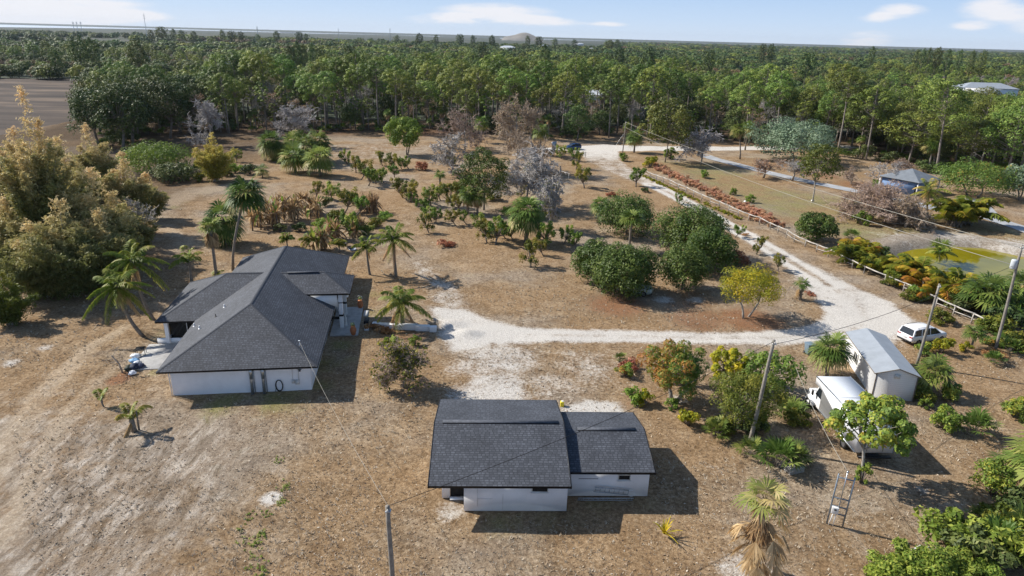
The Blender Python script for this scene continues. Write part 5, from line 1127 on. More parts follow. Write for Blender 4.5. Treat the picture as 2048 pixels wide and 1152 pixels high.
coco(792, 553, 787, 478, 'large coconut palm with spreading crown behind the pale gravel patch', 17, 3.5, .17, 5, 4, -5, tint0=.25)
coco(806, 652, 803, 603, 'bushy coconut palm beside the low white wall right of the house', 18, 3.2, .2, 6, 4, -15, ll=.85)
coco(575, 494, 573, 478, 'young coconut palm peeping over the back of the house roof, left one', 8, 1.6, .1, 7, 0, 35)
coco(620, 500, 617, 480, 'young coconut palm with arching frond behind the roof, middle one', 8, 2.0, .1, 8, 0, 25)
coco(679, 505, 678, 489, 'young coconut palm behind the right end of the roof', 6, 1.9, .1, 9, 0, 40)
coco(432, 558, 436, 556, 'small coconut frond cluster at the foot of the shaggy fan palm', 5, 1.8, .08, 10, 0, 15)
coco(209, 815, 203, 800, 'single-stemmed coconut seedling in the left yard, behind the larger sprout', 2, 2.1, .05, 11, 0, 62, ll=.5)
coco(266, 862, 262, 838, 'young coconut palm with yellow-green arching fronds in the left yard', 4, 2.9, .10, 12, 1, 50, ll=.5, tint0=.4)
coco(783, 694, 780, 688, 'small coconut sprout in front of the low white wall', 7, 1.6, .08, 13, 0, 35)
# stump beside the left-yard sprout
a = Acc(); a.tube([(0, 0, 0), (.02, 0, .5), (.05, .02, 1.25)], [.22, .18, .1], 9); a.tube([(.3, .2, 0), (.35, .2, 1.7)], [.08, .05], 6); g = G(268, 862); tag(link('stump', a.mesh('stump', M['palmtrunk'], True), None, g), 'ragged palm stump standing by the young coconut in the left yard', 'stump')

# fan palms
P_wash = fan_palm_meshes(220, 1, 1)
def fanp(px, py, ty, label, seed, n=30, s=1.0, pet=.9, tr=.2, boots=False, skirt=0, lean=(0, 0), tlo=.2, thi=.75, low=-.5, name='fan_palm', skl=1.6, K=15, dry=.12, top=None):
    h = HT(px, py, px, ty) if top is None else top
    return plant(name, fan_palm_meshes(400+seed, h, n, s*1.28, pet*1.15, tr, 'palm', skirt, low, tlo, thi, boots, K, lean, skirt_len=skl, drymix=dry), label, 'palm', px, py, group='fan palms')
fanp(434, 560, 455, 'tall fan palm with a shaggy grey skirt behind the left wing of the house', 1, 20, .9, .5, .2, skirt=30, skl=2.4, tlo=.5, thi=.84, low=.2, dry=.3)
fanp(466, 540, 395, 'tall leaning fan palm with green crown above the shaggy one', 2, 36, 1.6, 1.2, .17, lean=(-3.0, 0))
fanp(452, 488, 440, 'dense bushy fan palm right of the leaning fan palms', 3, 46, 1.6, 1.6, .25, low=-.75)
fanp(1052, 484, 425, 'round green cabbage palm with booted trunk in the middle of the orchard', 4, 52, 1.5, 1.5, .3, True, 10, low=-.8, tlo=.35, thi=.84)
fanp(935, 427, 388, 'cabbage palm with hanging skirt left of the middle cabbage palm', 5, 30, 1.0, .9, .22, False, 20, low=-.6)
fanp(955, 428, 392, 'shorter cabbage palm squeezed against the grey trees', 6, 26, .95, .9, .2, False, 12)
fanp(530, 322, 285, 'mop-headed palm leaning left, left one on the orchard edge', 7, 46, 1.7, 1.7, .3, low=-.85, lean=(-1.6, 0))
fanp(556, 320, 302, 'smaller dark palm beside the leaning mop-headed palm', 8, 34, 1.35, 1.4, .2, low=-.7)
for i, (x, y, ty, lab) in enumerate(((590, 345, 318, 'low fan palm at the left front of the palm clump on the orchard edge'), (612, 330, 296, 'silvery fan palm in the centre of the palm clump'), (640, 325, 290, 'tallest fan palm at the back right of the palm clump'), (640, 352, 322, 'yellowish fan palm at the front right of the palm clump'), (590, 318, 292, 'fan palm at the back left of the palm clump'))):
    fanp(x, y, ty-6, lab, 10+i, 40, 1.75, 1.7, .25, low=-.6, tlo=.25+.1*i, thi=.8)
fanp(525, 355, 340, 'small fan palm among shrubs at the left of the dry banana clump', 16, 16, .9, .8, .15)
fanp(880, 376, 350, 'small solitary fan palm with straight trunk in the open orchard', 17, 16, .8, .6, .22, low=-.2)
fanp(1652, 752, 700, 'cabbage palm with spiky fans between the drive and the shed', 18, 34, 1.05, .9, .2, low=-.45, tlo=.35, thi=.84)
fanp(1858, 785, 748, 'large-fanned palm at the front corner of the shed', 19, 22, 1.05, .9, .2, low=.0, tlo=.35, thi=.84)
fanp(1942, 697, 668, 'small fan palm right of the parked white car', 20, 16, .8, .5, .12, low=.0)
fanp(1258, 500, 478, 'fan palm poking out between the dark round trees', 21, 26, 1.2, .9, .2, low=.3, top=4.6)
fanp(1200, 440, 410, 'fan palm tucked against the left side of the rear dark tree', 22, 26, 1.1, .9, .2)
fanp(1600, 600, 570, 'small shaggy palm with red leaves inside the drive bend', 23, 12, .7, .5, .16, True, 5, low=.1)
fanp(1080, 310, 262, 'fan palm behind the brown leafless tree near the gate', 24, 34, 1.3, 1.2, .22, skirt=8)
fanp(962, 285, 245, 'dark fan palm between the grey leafless trees', 25, 34, 1.3, 1.2, .22)
fanp(1268, 305, 272, 'round fan palm beside the wooden power pole at the junction', 26, 36, 1.4, 1.3, .25, skirt=10, low=-.8)
fanp(1480, 318, 260, 'leaning cabbage palm beyond the lane', 27, 34, 1.2, 1.1, .2, lean=(1.5, 0), skirt=10)
fanp(1490, 300, 255, 'cabbage palm behind the leaning one beyond the lane', 28, 30, 1.2, 1.1, .2)
fanp(1855, 345, 285, 'pair of leaning cabbage palms behind the pavilion, front one', 29, 34, 1.3, 1.2, .22, lean=(1.2, 0), skirt=14)
fanp(1867, 342, 292, 'pair of leaning cabbage palms behind the pavilion, rear one', 30, 30, 1.2, 1.1, .22, lean=(2.2, 0), skirt=10)
fanp(2012, 640, 612, 'fan palm beside the slanting pole at the right edge', 31, 22, 1.2, 1.2, .15, low=-.2)
fanp(1965, 628, 590, 'big bright fan palm inside the lower end of the fence', 32, 32, 1.5, 1.6, .2, low=.0, tlo=.4, thi=.84)
fanp(2035, 620, 575, 'tall fan palm at the right edge behind the slanting pole', 33, 28, 1.4, 1.3, .2, low=-.3)
fanp(2068, 990, 925, 'fan palm cut by the right edge of the picture', 34, 26, 1.5, 1.3, .2, low=-.3, tlo=.4, thi=.95, dry=.8)
fanp(2010, 690, 682, 'little fan palm right of the croton bush near the fence end', 35, 14, .8, .6, .12, low=.1)
plant('leafy_climber', bush_meshes(770, 2.2, .55, 12, 70, 'sea', .2, tf=lambda p, c, r: .2+.5*r), 'yellow-green leafy growth hanging round the trunk of the round-leaved tree', 'climber', 1722, 966, rz=0)
# the fore palm, mostly dead: upper living tuft, long dry fronds below
h = HT(1497, 1148, 1494, 1000)
p = plant('dying_fan_palm', fan_palm_meshes(450, 6.2, 13, 1.0, .8, .16, 'palm', 22, .05, .72, 1., False, 14, skirt_len=3.2, drymix=.9), 'half-dead fan palm with drooping straw-coloured fronds at the bottom edge', 'palm', 1499, 1175)
a = Acc(); rgd = rnd(77)
for i in range(30):
    az = rgd.uniform(0, 6.28); L_ = rgd.uniform(.9, 1.8); s_ = np.linspace(0, 1, 6); el = radians(rgd.uniform(-5, 45)); z0 = rgd.uniform(2.6, 4.6)
    P = np.stack([L_*cos(az)*cos(el)*s_, L_*sin(az)*cos(el)*s_, z0+L_*sin(el)*s_-.55*L_*s_**2], -1); a.segs(P[:-1], P[1:], .025, .02, 4, 0, .6); d = nrm(P[-1]-P[-2]); a.quads(fan_quads(P[-1], nrm(d+np.array([0, 0, -.9])), rgd, 1.05, 13, 38, .15, .11), 0, .3+.7*rgd.random(13))
link('dead_fronds', a.mesh('dead_fronds', LM['dry']), p)

# dark round fruit trees in the loop of the drive
def fit(root, proto, nm, R=None, H=None):
    for n_, me in proto:
        if n_ != nm: continue
        co = np.zeros(len(me.vertices)*3, np.float32); me.vertices.foreach_get('co', co); co = co.reshape(-1, 3)
        rx = np.percentile(np.abs(co[:, :2]).max(1), 98.5); top = np.percentile(co[:, 2], 98.5)
        sx = R/rx if R else 1.; sz_ = H/top if H else 1.; root.scale = (sx, sx, sz_)
    return root
def tree(kind, px, py, xl, xr, ty, label, seed, base=.2, mat='mango', n=46, per=230, size=.30, forks=1, cat='tree', name='round_tree', rc=.3, tf=None, bark='bark', yo=0, jit=.35, shell=.7, flat=.8, asp=.5, group=None, tr=.2, hs=1., up=.4):
    g = G(px, py); h = HT(px, py, px, ty)*hs; R = (xr-xl)/2*math.hypot(g[1], CAMH-h*.5)/F_PX
    h = max(.8, h-R*.08); pr = broad_meshes(seed, h, R*1.04, n, per, mat, size, asp, base, tr, rc, flat, bark, up, forks, tf, 1., shell, jit)
    return fit(plant(name, pr, label, cat, px, py, rz=0, group=group), pr, 'crown', R, h)
tree(0, 1253, 468, 1188, 1314, 386, 'dark glossy round tree at the back left of the dense grove', 501, .02, per=300, flat=1.05, name='fruit_tree')
tree(0, 1378, 516, 1306, 1452, 410, 'largest dark glossy tree at the back of the dense grove', 502, .02, n=60, per=300, flat=1.05, name='fruit_tree')
tree(0, 1413, 545, 1356, 1462, 455, 'dark tree at the right side of the dense grove', 506, .02, n=44, per=260, flat=1.05, name='fruit_tree')
tree(0, 1243, 586, 1166, 1310, 488, 'dark glossy tree shading the hidden car, front left of the grove', 503, .02, n=66, per=290, flat=1.05, name='fruit_tree')
tree(0, 1188, 560, 1146, 1240, 480, 'smaller dark tree at the left flank of the grove', 505, .0, n=36, per=260, flat=1.05, name='fruit_tree')
tree(0, 1364, 578, 1310, 1420, 488, 'lighter green round tree at the front right of the grove', 504, .04, 'mango', 48, 240, .28, flat=1.0, name='fruit_tree', tf=lambda p, c, r: .3+.7*r)
tree(0, 1492, 636, 1432, 1556, 533, 'yellow-green feathery tree with two pale stems by the drive', 507, .28, 'lime', 44, 210, .24, 2, name='feathery_tree', bark='barkpale', tf=lambda p, c, r: .55*c+.45*r, asp=.35, rc=.28, tr=.14)
tree(0, 1722, 964, 1646, 1806, 796, 'yellow-green round-leaved tree standing over the box truck', 508, .42, 'sea', 40, 120, .26, 1, name='round_leaved_tree', tf=lambda p, c, r: .5*c+.5*r, asp=.8, rc=.2, tr=.14, bark='barkpale', flat=.7, hs=1.0)
tree(0, 1345, 803, 1288, 1414, 682, 'orange and green croton-leaved tree behind the annex', 509, .1, 'croton', 46, 150, .34, 2, name='croton_tree', asp=.3, tf=lambda p, c, r: np.clip(.42*r+.34*c+.18*np.clip(-p[:, 0]/2.5, -1, 1)+.05, 0, 1), rc=.24, bark='barkpale', up=.1)
tree(0, 1484, 855, 1420, 1562, 745, 'broad olive-green feathery tree beside the leaning power pole', 510, .16, 'olive', 56, 230, .2, 2, name='feathery_tree', asp=.35, tf=lambda p, c, r: .5*c+.5*r, rc=.24)
tree(0, 1530, 784, 1468, 1592, 704, 'open-branched green tree behind the feathery one, left of the truck', 511, .12, 'sea', 40, 75, .3, 3, name='open_tree', asp=.5, tf=lambda p, c, r: .1+.4*c+.3*r, rc=.19, flat=1.1)
tree(0, 1450, 770, 1420, 1500, 695, 'yellowish open-branched tree nearest the drive in the shrubbery', 512, .12, 'lime', 26, 90, .3, 2, name='open_tree', asp=.5, tf=lambda p, c, r: .2+.5*c+.3*r, rc=.2, flat=1.2)
tree(0, 811, 310, 768, 838, 232, 'bright green upright tree standing alone in the far clearing', 513, .1, 'green', 40, 150, .55, 2, name='upright_tree', rc=.28)
tree(0, 1330, 325, 1285, 1392, 195, 'tall green pine-like tree beside the lane', 514, .15, 'pine', 46, 110, .6, 1, name='lane_tree', rc=.26)
tree(0, 1585, 322, 1520, 1692, 235, 'wide grey-green tree beyond the lane', 515, .05, 'silver', 70, 180, .55, 2, name='grey_green_tree', rc=.22)
tree(0, 1625, 405, 1598, 1686, 285, 'slender-trunked young oak on the lawn', 516, .32, 'olive', 44, 90, .4, 1, name='young_oak', rc=.24, bark='barkpale', tr=.16, tf=lambda p, c, r: .1+.4*r)
tree(0, 1945, 392, 1880, 2030, 318, 'broad brownish-green tree right of the pavilion', 517, .1, 'croton', 70, 130, .4, 2, name='broad_tree', rc=.22, tf=lambda p, c, r: .1+.45*c*r+.15*r)
tree(0, 2040, 400, 1998, 2090, 325, 'grey-green tree at the right edge above the lane', 518, .1, 'silver', 40, 110, .45, 2, name='grey_green_tree')
tree(0, 1628, 481, 1588, 1672, 424, 'dense dark green bush beside the upper fence', 519, .0, 'mango', 34, 180, .34, 3, name='fence_bush', cat='bush')
tree(0, 968, 420, 905, 1015, 295, 'mossy green-brown tree with grey twigs in the middle of the orchard', 520, .12, 'olive', 46, 130, .36, 1, name='mossy_tree', tf=lambda p, c, r: .5*r*c, rc=.24)
tree(0, 310, 345, 240, 376, 282, 'bright green leafy bush at the left end of the orchard', 521, .05, 'green', 50, 170, .4, 3, name='green_bush', cat='bush', tf=lambda p, c, r: .15+.6*r*c+.1*c)
tree(0, 345, 362, 318, 400, 325, 'dark palm-like thicket below the bright green bush', 522, .0, 'oak', 30, 100, .5, 3, name='dark_bush', cat='bush')
for i, (x, y, t, l) in enumerate(((1984, 993, 905, 'bushy green croton at the right edge with a yellow left side'), (1886, 858, 805, 'yellow-green croton bush right of the round-leaved tree'), (1900, 800, 762, 'upright croton bush between the shed palm and the croton below'))):
    g = G(x, y); h = HT(x, y, x, t); plant('croton_bush', bush_meshes(540+i, h*.95, (1.35, 1.25, .9)[i], 26, 130, 'sea', .2, .5, tf=lambda p, c, r: .1+.55*r+.25*c*(p[:, 0] < 0)), l, 'bush', x, y, rz=0, group='croton bushes')

# bamboo masses on the left
for i, (x, y, tx_, ty, R, dry, n_, l) in enumerate(((112, 545, 103, 165, 4.6, .3, 34, 'tallest golden bamboo with a pointed plume at the far left'), (40, 520, 40, 285, 6.0, .3, 26, 'golden bamboo clump at the left edge behind the tall plume'), (212, 545, 200, 330, 5.5, .3, 28, 'olive-gold bamboo clump in front of the dark trees, right part'),
                                                 (150, 590, 150, 400, 5.5, .08, 30, 'dense olive bamboo bulging forward above the shaded ground'), (55, 560, 60, 390, 5.0, .1, 26, 'olive bamboo clump between the tall plume and the left edge'), (262, 470, 245, 300, 4.2, .4, 20, 'pale straw-coloured bamboo leaning right of the tall plume'),
                                                 (205, 400, 225, 245, 4.0, .45, 16, 'orange-tipped bamboo standing behind, near the field'), (-10, 420, -10, 240, 6, .1, 22, 'dark bamboo clump cut by the left edge'), (300, 440, 290, 345, 3.2, .35, 14, 'low straw-coloured bamboo at the right end of the mass'),
                                                 (105, 590, 100, 440, 5.5, .05, 26, 'olive bamboo billow at the front left of the mass'), (215, 570, 215, 420, 5.0, .12, 26, 'olive-brown bamboo billow at the front right of the mass'), (160, 480, 165, 270, 5.5, .25, 26, 'golden bamboo filling the middle behind the front billows'), (75, 450, 60, 250, 6.0, .3, 24, 'orange-gold bamboo behind the tall plume on its left'), (10, 520, 10, 330, 6.0, .15, 24, 'olive-gold bamboo cut by the left edge, lower part'), (262, 520, 255, 400, 4.2, .25, 20, 'straw and olive bamboo at the right foot of the mass'))):
    h = HT(x, y, tx_, ty); plant('bamboo_clump', bamboo_meshes(560+i, h, R*1.1, int(n_*1.25), 165, .46, 'gold', dry, .8 if i == 0 else 1.1), l, 'bamboo', x, y, group='bamboo clumps on the left')
h = HT(432, 365, 432, 265); plant('bamboo_clump', bamboo_meshes(580, h, 4.8, 26, 130, .42, 'yellowbamboo', .9), 'yellow bamboo clump at the left end of the orchard', 'bamboo', 432, 362, group='bamboo clumps on the left')
h = HT(22, 648, 20, 545); plant('bamboo_clump', bamboo_meshes(581, h, 3.0, 16, 110, .34, 'olive', .1), 'small olive bamboo bush at the left edge above the yard', 'bamboo', 22, 648, group='bamboo clumps on the left')

# leafless trees
def bare(px, py, ty, w, label, seed, mat='grey', weep=0., leafn=0, lm='grey', kids=(13, 7, 7, 5), name='bare_tree', twig=.02, r0=.15, upb=.25, base=.18, levels=4):
    g = G(px, py); h = HT(px, py, px, ty); R = w/2*math.hypot(g[1], CAMH)/F_PX
    p = twig_meshes(seed, h, R*1.0, levels, kids, mat, weep, leafn, lm, base, r0, upb, twig*1.35); return fit(plant(name, p, label, 'tree', px, py, rz=0, group='leafless trees'), p, 'crown', R*1.1, h)
bare(587, 292, 212, 75, 'round grey leafless tree standing left in the far clearing', 601, twig=.03)
bare(422, 290, 203, 72, 'grey leafless tree at the left end of the far clearing', 602, twig=.03)
bare(930, 300, 222, 95, 'grey leafless tree left of the brown one behind the orchard', 603, twig=.028, mat='drydark')
bare(1035, 345, 205, 125, 'largest brownish leafless tree right of the orchard centre', 604, 'drydark', .1, 2200, 'dry', twig=.026, kids=(17, 8, 8, 6))
bare(1050, 415, 300, 125, 'weeping grey leafless tree in the middle of the orchard', 605, 'grey', .45, 300, 'dry', twig=.024, kids=(17, 8, 8, 6))
bare(1100, 460, 362, 70, 'slim weeping grey tree right of the round cabbage palm', 606, 'grey', .5, 500, 'olive', twig=.022)
bare(905, 350, 270, 80, 'low grey leafless tree with drooping twigs above the orchard', 607, 'grey', .3, 900, 'dry', twig=.026)
bare(1402, 330, 262, 80, 'grey weeping tree beside the lane', 608, 'grey', .4, 0, 'grey', twig=.03)
for i, (x, y, t, w, l) in enumerate(((1527, 356, 318, 72, 'reddish bare fruit tree beyond the lane, left one'), (1584, 362, 322, 66, 'grey bare fruit tree beyond the lane, second from left'), (1702, 368, 332, 52, 'small bare fruit tree with pale forked trunk near the lane bend'), (1768, 375, 325, 70, 'pale-limbed bare tree against the pavilion'))):
    bare(x, y, t, w, l, 620+i, 'drydark' if i % 2 == 0 else 'grey', .0, 700 if i == 0 else 150, 'rust' if i == 0 else 'dry', kids=(9, 6, 5, 4), name='bare_fruit_tree', base=.3, twig=.022)
bare(1745, 438, 372, 150, 'wide brown leafless thicket beside the pond', 625, 'drydark', .1, 2600, 'dry', kids=(22, 9, 8, 6), name='bare_thicket', base=.05, twig=.024)
bare(1810, 455, 395, 90, 'right-hand end of the brown leafless thicket, by the yellow palm', 626, 'drydark', .1, 900, 'dry', kids=(18, 9, 7, 6), name='bare_thicket', base=.05, twig=.022)
bare(1800, 345, 318, 70, 'low grey-brown brush behind the pavilion', 627, 'drydark', 0, 600, 'dry', name='bare_thicket', base=.05, twig=.026)
bare(245, 745, 690, 60, 'small leafless frangipani tree by the left patio', 628, 'drydark', 0, 30, 'dry', kids=(7, 3, 3, 2), name='bare_shrub', twig=.014, r0=.09, base=.2, levels=3)
bare(285, 520, 400, 80, 'grey leafless sapling at the right foot of the bamboo', 629, 'grey', .0, 600, 'gold', name='bare_shrub', twig=.014)
bare(805, 775, 690, 92, 'tangled grey-green bare bush in front of the coconut palm by the low wall', 630, 'drydark', .15, 2000, 'olive', kids=(18, 9, 7, 6), name='bare_shrub', twig=.011, base=.06, r0=.07)
bare(1350, 770, 700, 60, 'bare twiggy shrub at the foot of the croton-leaved tree', 631, 'drydark', 0, 200, 'rust', kids=(8, 5, 4, 4), name='bare_shrub', twig=.01)
# bananas, dry
for i, (x, y, n_, H, R, d, l) in enumerate(((535, 452, 8, 3.9, 2.2, .88, 'largest dry banana clump, left part'), (580, 440, 7, 3.9, 2.0, .92, 'dry banana clump behind, middle part'), (615, 432, 7, 3.4, 2.0, .9, 'dry banana clump, right part beside the shrubs'), (742, 425, 4, 3.0, .9, .95, 'narrow dry banana stalks standing alone in the orchard'), (665, 480, 4, 2.6, 1.1, .8, 'dry banana stalks close behind the house roof'), (500, 415, 4, 3.0, 1.4, .95, 'dry banana stalks at the left end of the big clump'), (712, 470, 4, 2.2, 1.2, .8, 'low dry banana plants right of the roof, beside the pale branches'), (640, 500, 3, 2.6, .7, .6, 'banana plant with one green leaf behind the roof'))):
    plant('banana_clump', banana_meshes(640+i, int(n_*1.8), H*1.15, R*1.45, d), l, 'banana plants', x, y, group='dry banana clumps')

# the ragged orchard
P_orch = [orchard_meshes(660+i, 2.4+.25*(i % 3), 1.0+.1*(i % 3), 14+2*(i % 3), 100, ('green', 'olive', 'olive', 'green')[i % 4], .21, dryf=.2+.12*(i % 3)) for i in range(5)]
ORCH = [(695, 328, 1.2, 'upright leafy fruit tree at the far left end of the ragged orchard row'), (712, 345, 1.2, 'ragged fruit tree next in the row after the upright one'), (722, 360, 1.3, 'dense ragged fruit tree in the left orchard row, third along'), (737, 371, 1.3, 'ragged fruit tree with dark foliage left of the low spreading one'), (752, 368, 1.0, 'small ragged fruit tree at the bend of the left orchard row'), (769, 366, 1.1, 'ragged fruit tree at the right end of the left orchard row'),
        (765, 332, 1.1, 'low brownish fruit tree at the top of the second orchard row'), (781, 338, 1.1, 'ragged fruit tree in the second row, beside the brownish one'), (789, 355, 1.0, 'ragged fruit tree standing lowest in the second row'), (803, 338, 1.0, 'slim fruit tree in the second row left of the lone green one'), (818, 338, .9, 'small fruit tree at the right end of the second row'),
        (806, 396, 1.2, 'bright ragged fruit tree in the third row, leftmost'), (822, 403, 1.2, 'leaning ragged fruit tree in the third row'), (832, 409, .8, 'small bare-footed fruit tree with a long shadow in the third row'), (862, 412, 1.2, 'ragged fruit tree in the middle of the third row'), (882, 402, 1.1, 'brownish ragged fruit tree at the back of the third row'), (907, 414, 1.3, 'ragged fruit tree touching the cabbage palms'), (920, 422, 1.0, 'bright fruit tree at the foot of the cabbage palms'),
        (855, 430, 1.0, 'fruit tree leading the diagonal row toward the gravel'), (863, 444, .9, 'fruit tree second in the diagonal row'), (873, 448, .9, 'low fruit tree right of the diagonal row'), (858, 466, .9, 'yellowish fruit tree at the near end of the diagonal row'), (911, 450, .8, 'small fruit tree below the cabbage palms, left one'), (933, 448, .8, 'small fruit tree below the cabbage palms, right one'), (962, 462, 1.0, 'reddish-stemmed fruit tree left of the bright one'), (991, 490, 1.4, 'bright tall fruit tree left of the round cabbage palm'), (974, 486, 1., 'dry half of the fruit-tree pair left of the round cabbage palm'),
        (1012, 478, .8, 'small shrub at the left foot of the round cabbage palm'), (1028, 482, .9, 'leafy shrub under the round cabbage palm'), (1092, 494, 1.3, 'upright fruit tree right of the round cabbage palm'), (1127, 489, 1.0, 'small fruit tree left of the dark grove'), (1061, 536, 1.1, 'dark fruit tree alone with a long shadow on open ground'), (1087, 512, .7, 'little fruit tree between the lone one and the grove'), (1153, 500, .9, 'small fruit tree touching the left of the grove'),
        (1122, 318, 1.2, 'fruit tree nearest the gate, left one'), (1140, 322, 1.2, 'fruit tree nearest the gate, right one'), (1152, 339, 1.2, 'yellowish fruit tree below the gate'), (1169, 377, 1.3, 'tall narrow fruit tree left of the upper drive'), (1272, 374, 1.4, 'round yellow-green fruit tree beside the upper drive'), (1358, 408, .7, 'thin straggly tree between drive and dark grove'),
        (1470, 474, .75, 'low spreading fruit tree inside the drive, upper one'), (1512, 508, .8, 'yellowish low fruit tree inside the drive, middle one'), (1556, 542, .65, 'low fruit tree inside the drive, nearest the bend'), (1434, 456, .6, 'spiky low plant inside the drive, left of the spreading one'), (473, 324, 1.0, 'low bush left of the mop-headed palm'), (1000, 385, .9, 'shaded fruit tree under the mossy tree'), (1040, 395, .8, 'shaded fruit tree under the weeping tree'),
        (690, 425, 1.2, 'green shrub right of the dry banana clumps'), (712, 432, 1.2, 'dull green shrub behind the pile of dark pots'), (662, 400, 1.1, 'straggly shrub above the dry banana clumps'), (700, 470, 1.4, 'bright broad shrub behind the roof, by the dark pots'), (632, 395, 1., 'straggly shrub between banana clump and palm clump')]
for i, (x, y, s, l) in enumerate(ORCH): plant('fruit_tree', P_orch[i % 5], l, 'fruit tree', x, y, s=s*1.22, group='ragged fruit trees of the orchard')
P_scrub = [bush_meshes(760+i, 1.7, 1.3, 18, 80, ('olive', 'green', 'oak', 'olive')[i], .24, tf=(lambda p, c, r: .55*r+.45*c)) for i in range(4)]
for i, (x, y, s_, l) in enumerate(((650, 412, 1.2, 'olive scrub at the right foot of the dry bananas'), (672, 440, 1.3, 'thick green scrub right of the dry bananas'), (705, 452, 1.2, 'dull scrub behind the young coconut palms'), (728, 470, 1.2, 'straw-coloured scrub left of the slim coconut palm'), (752, 455, 1.1, 'scrub between the narrow banana stalks and the large coconut palm'), (770, 440, 1.0, 'low dark scrub right of the narrow banana stalks'), (600, 462, .9, 'low scrub below the dry bananas'), (640, 455, 1.0, 'dry scrub behind the arching young coconut'), (700, 400, 1.0, 'straggly scrub above the green shrub pair'), (725, 415, .9, 'dry scrub left of the narrow banana stalks'), (560, 462, .8, 'green growth at the foot of the largest banana clump'),
                                  (915, 385, 1.5, 'dark scrub under the left side of the mossy tree'), (945, 375, 1.7, 'thick dark scrub at the foot of the mossy tree'), (985, 400, 1.5, 'dark scrub right of the mossy tree trunk'), (1010, 365, 1.6, 'scrub between the mossy tree and the brown leafless tree'), (1060, 345, 1.5, 'scrub at the foot of the brown leafless tree'), (900, 330, 1.5, 'scrub below the low grey leafless tree'), (1085, 440, 1.1, 'dry scrub under the slim weeping tree'), (1015, 430, 1.0, 'dry scrub left of the round cabbage palm'), (945, 322, 1.6, 'scrub at the back of the leafless trees'), (400, 362, 1.2, 'dark growth at the foot of the yellow bamboo'), (470, 345, 1.4, 'dark low hedge right of the yellow bamboo, left part'), (500, 348, 1.4, 'dark low hedge right of the yellow bamboo, right part'), (455, 352, 1.2, 'small dark scrub touching the yellow bamboo'),
                                  (1290, 385, .7, 'dry tuft beside the upper drive'), (1440, 862, 1.0, 'scrub at the left foot of the olive feathery tree'), (1500, 870, 1.0, 'scrub beneath the olive feathery tree'), (1590, 845, 1.0, 'scrub in the shade left of the truck'), (1820, 600, 1.0, 'tangled growth behind the lower fence'), (1880, 645, 1.2, 'tangled growth along the lower end of the fence'), (1985, 665, 1.6, 'tangled growth around the slanting pole'), (2030, 700, 1.4, 'tangled growth at the right edge below the pole'), (1780, 572, 1.0, 'weedy growth along the fence by the pond'), (1790, 558, 1.3, 'green scrub between fence and pond, upper part'), (1835, 600, 1.2, 'green scrub behind the lower fence below the arecas'), (1925, 625, 1.5, 'leafy scrub among the palms at the lower fence'), (2010, 655, 1.7, 'leafy scrub at the foot of the slanting pole'), (2045, 625, 1.9, 'tall scrub at the right edge above the pole foot'), (1760, 520, 1.4, 'leafy scrub beside the orange areca'), (1690, 505, 1.3, 'leafy scrub right of the dark fence bush'), (1840, 800, 1.0, 'low scrub in the shade of the shed'), (2000, 1060, 1.3, 'scrub above the lower right thicket'), (1862, 735, .8, 'low scrub at the foot of the shed palm'), (1900, 1090, 1.6, 'tangled growth at the front of the lower right thicket'), (1950, 1130, 1.6, 'tangled growth in the bottom right corner'), (2030, 1130, 1.8, 'dark growth in the bottom right corner'), (2040, 1040, 1.4, 'brown tangled growth at the right edge'))):
    plant('scrub', P_scrub[(i*7+int(x)) % 4], l, 'shrub', x, y, s=s_, group='patches of scrub')
# rust-coloured dead shrubs
P_rust = [bush_meshes(690, 1.6, 1.2, 14, 60, 'rust', .3), bush_meshes(691, .9, 1.2, 12, 50, 'rust', .28)]
for x, y, s, k_, l in ((845, 340, 1.5, 0, 'rust-red dead bush at the right of the far orchard rows'), (1225, 392, 1.3, 1, 'low rust-red dead bush left of the upper drive'), (1475, 528, 1.4, 0, 'dead brown bush at the right edge of the dark grove'), (893, 492, 1.3, 1, 'flat heap of rust-coloured dead branches on the open ground'), (1490, 470, .5, 1, 'tiny dry shrub inside the drive'), (1620, 590, .6, 1, 'reddish tuft beside the small shaggy palm'), (1990, 712, 1.1, 1, 'reddish-brown dry tuft right of the white car'), (1255, 735, 1.0, 1, 'dry straw-coloured tuft left of the croton-leaved tree'), (770, 665, .8, 1, 'reddish plant by the porch steps'), (745, 655, .8, 1, 'orange shrub at the corner of the porch slab')):
    plant('dead_shrub', P_rust[k_], l, 'shrub', x, y, s=s, group='rust-coloured shrubs')
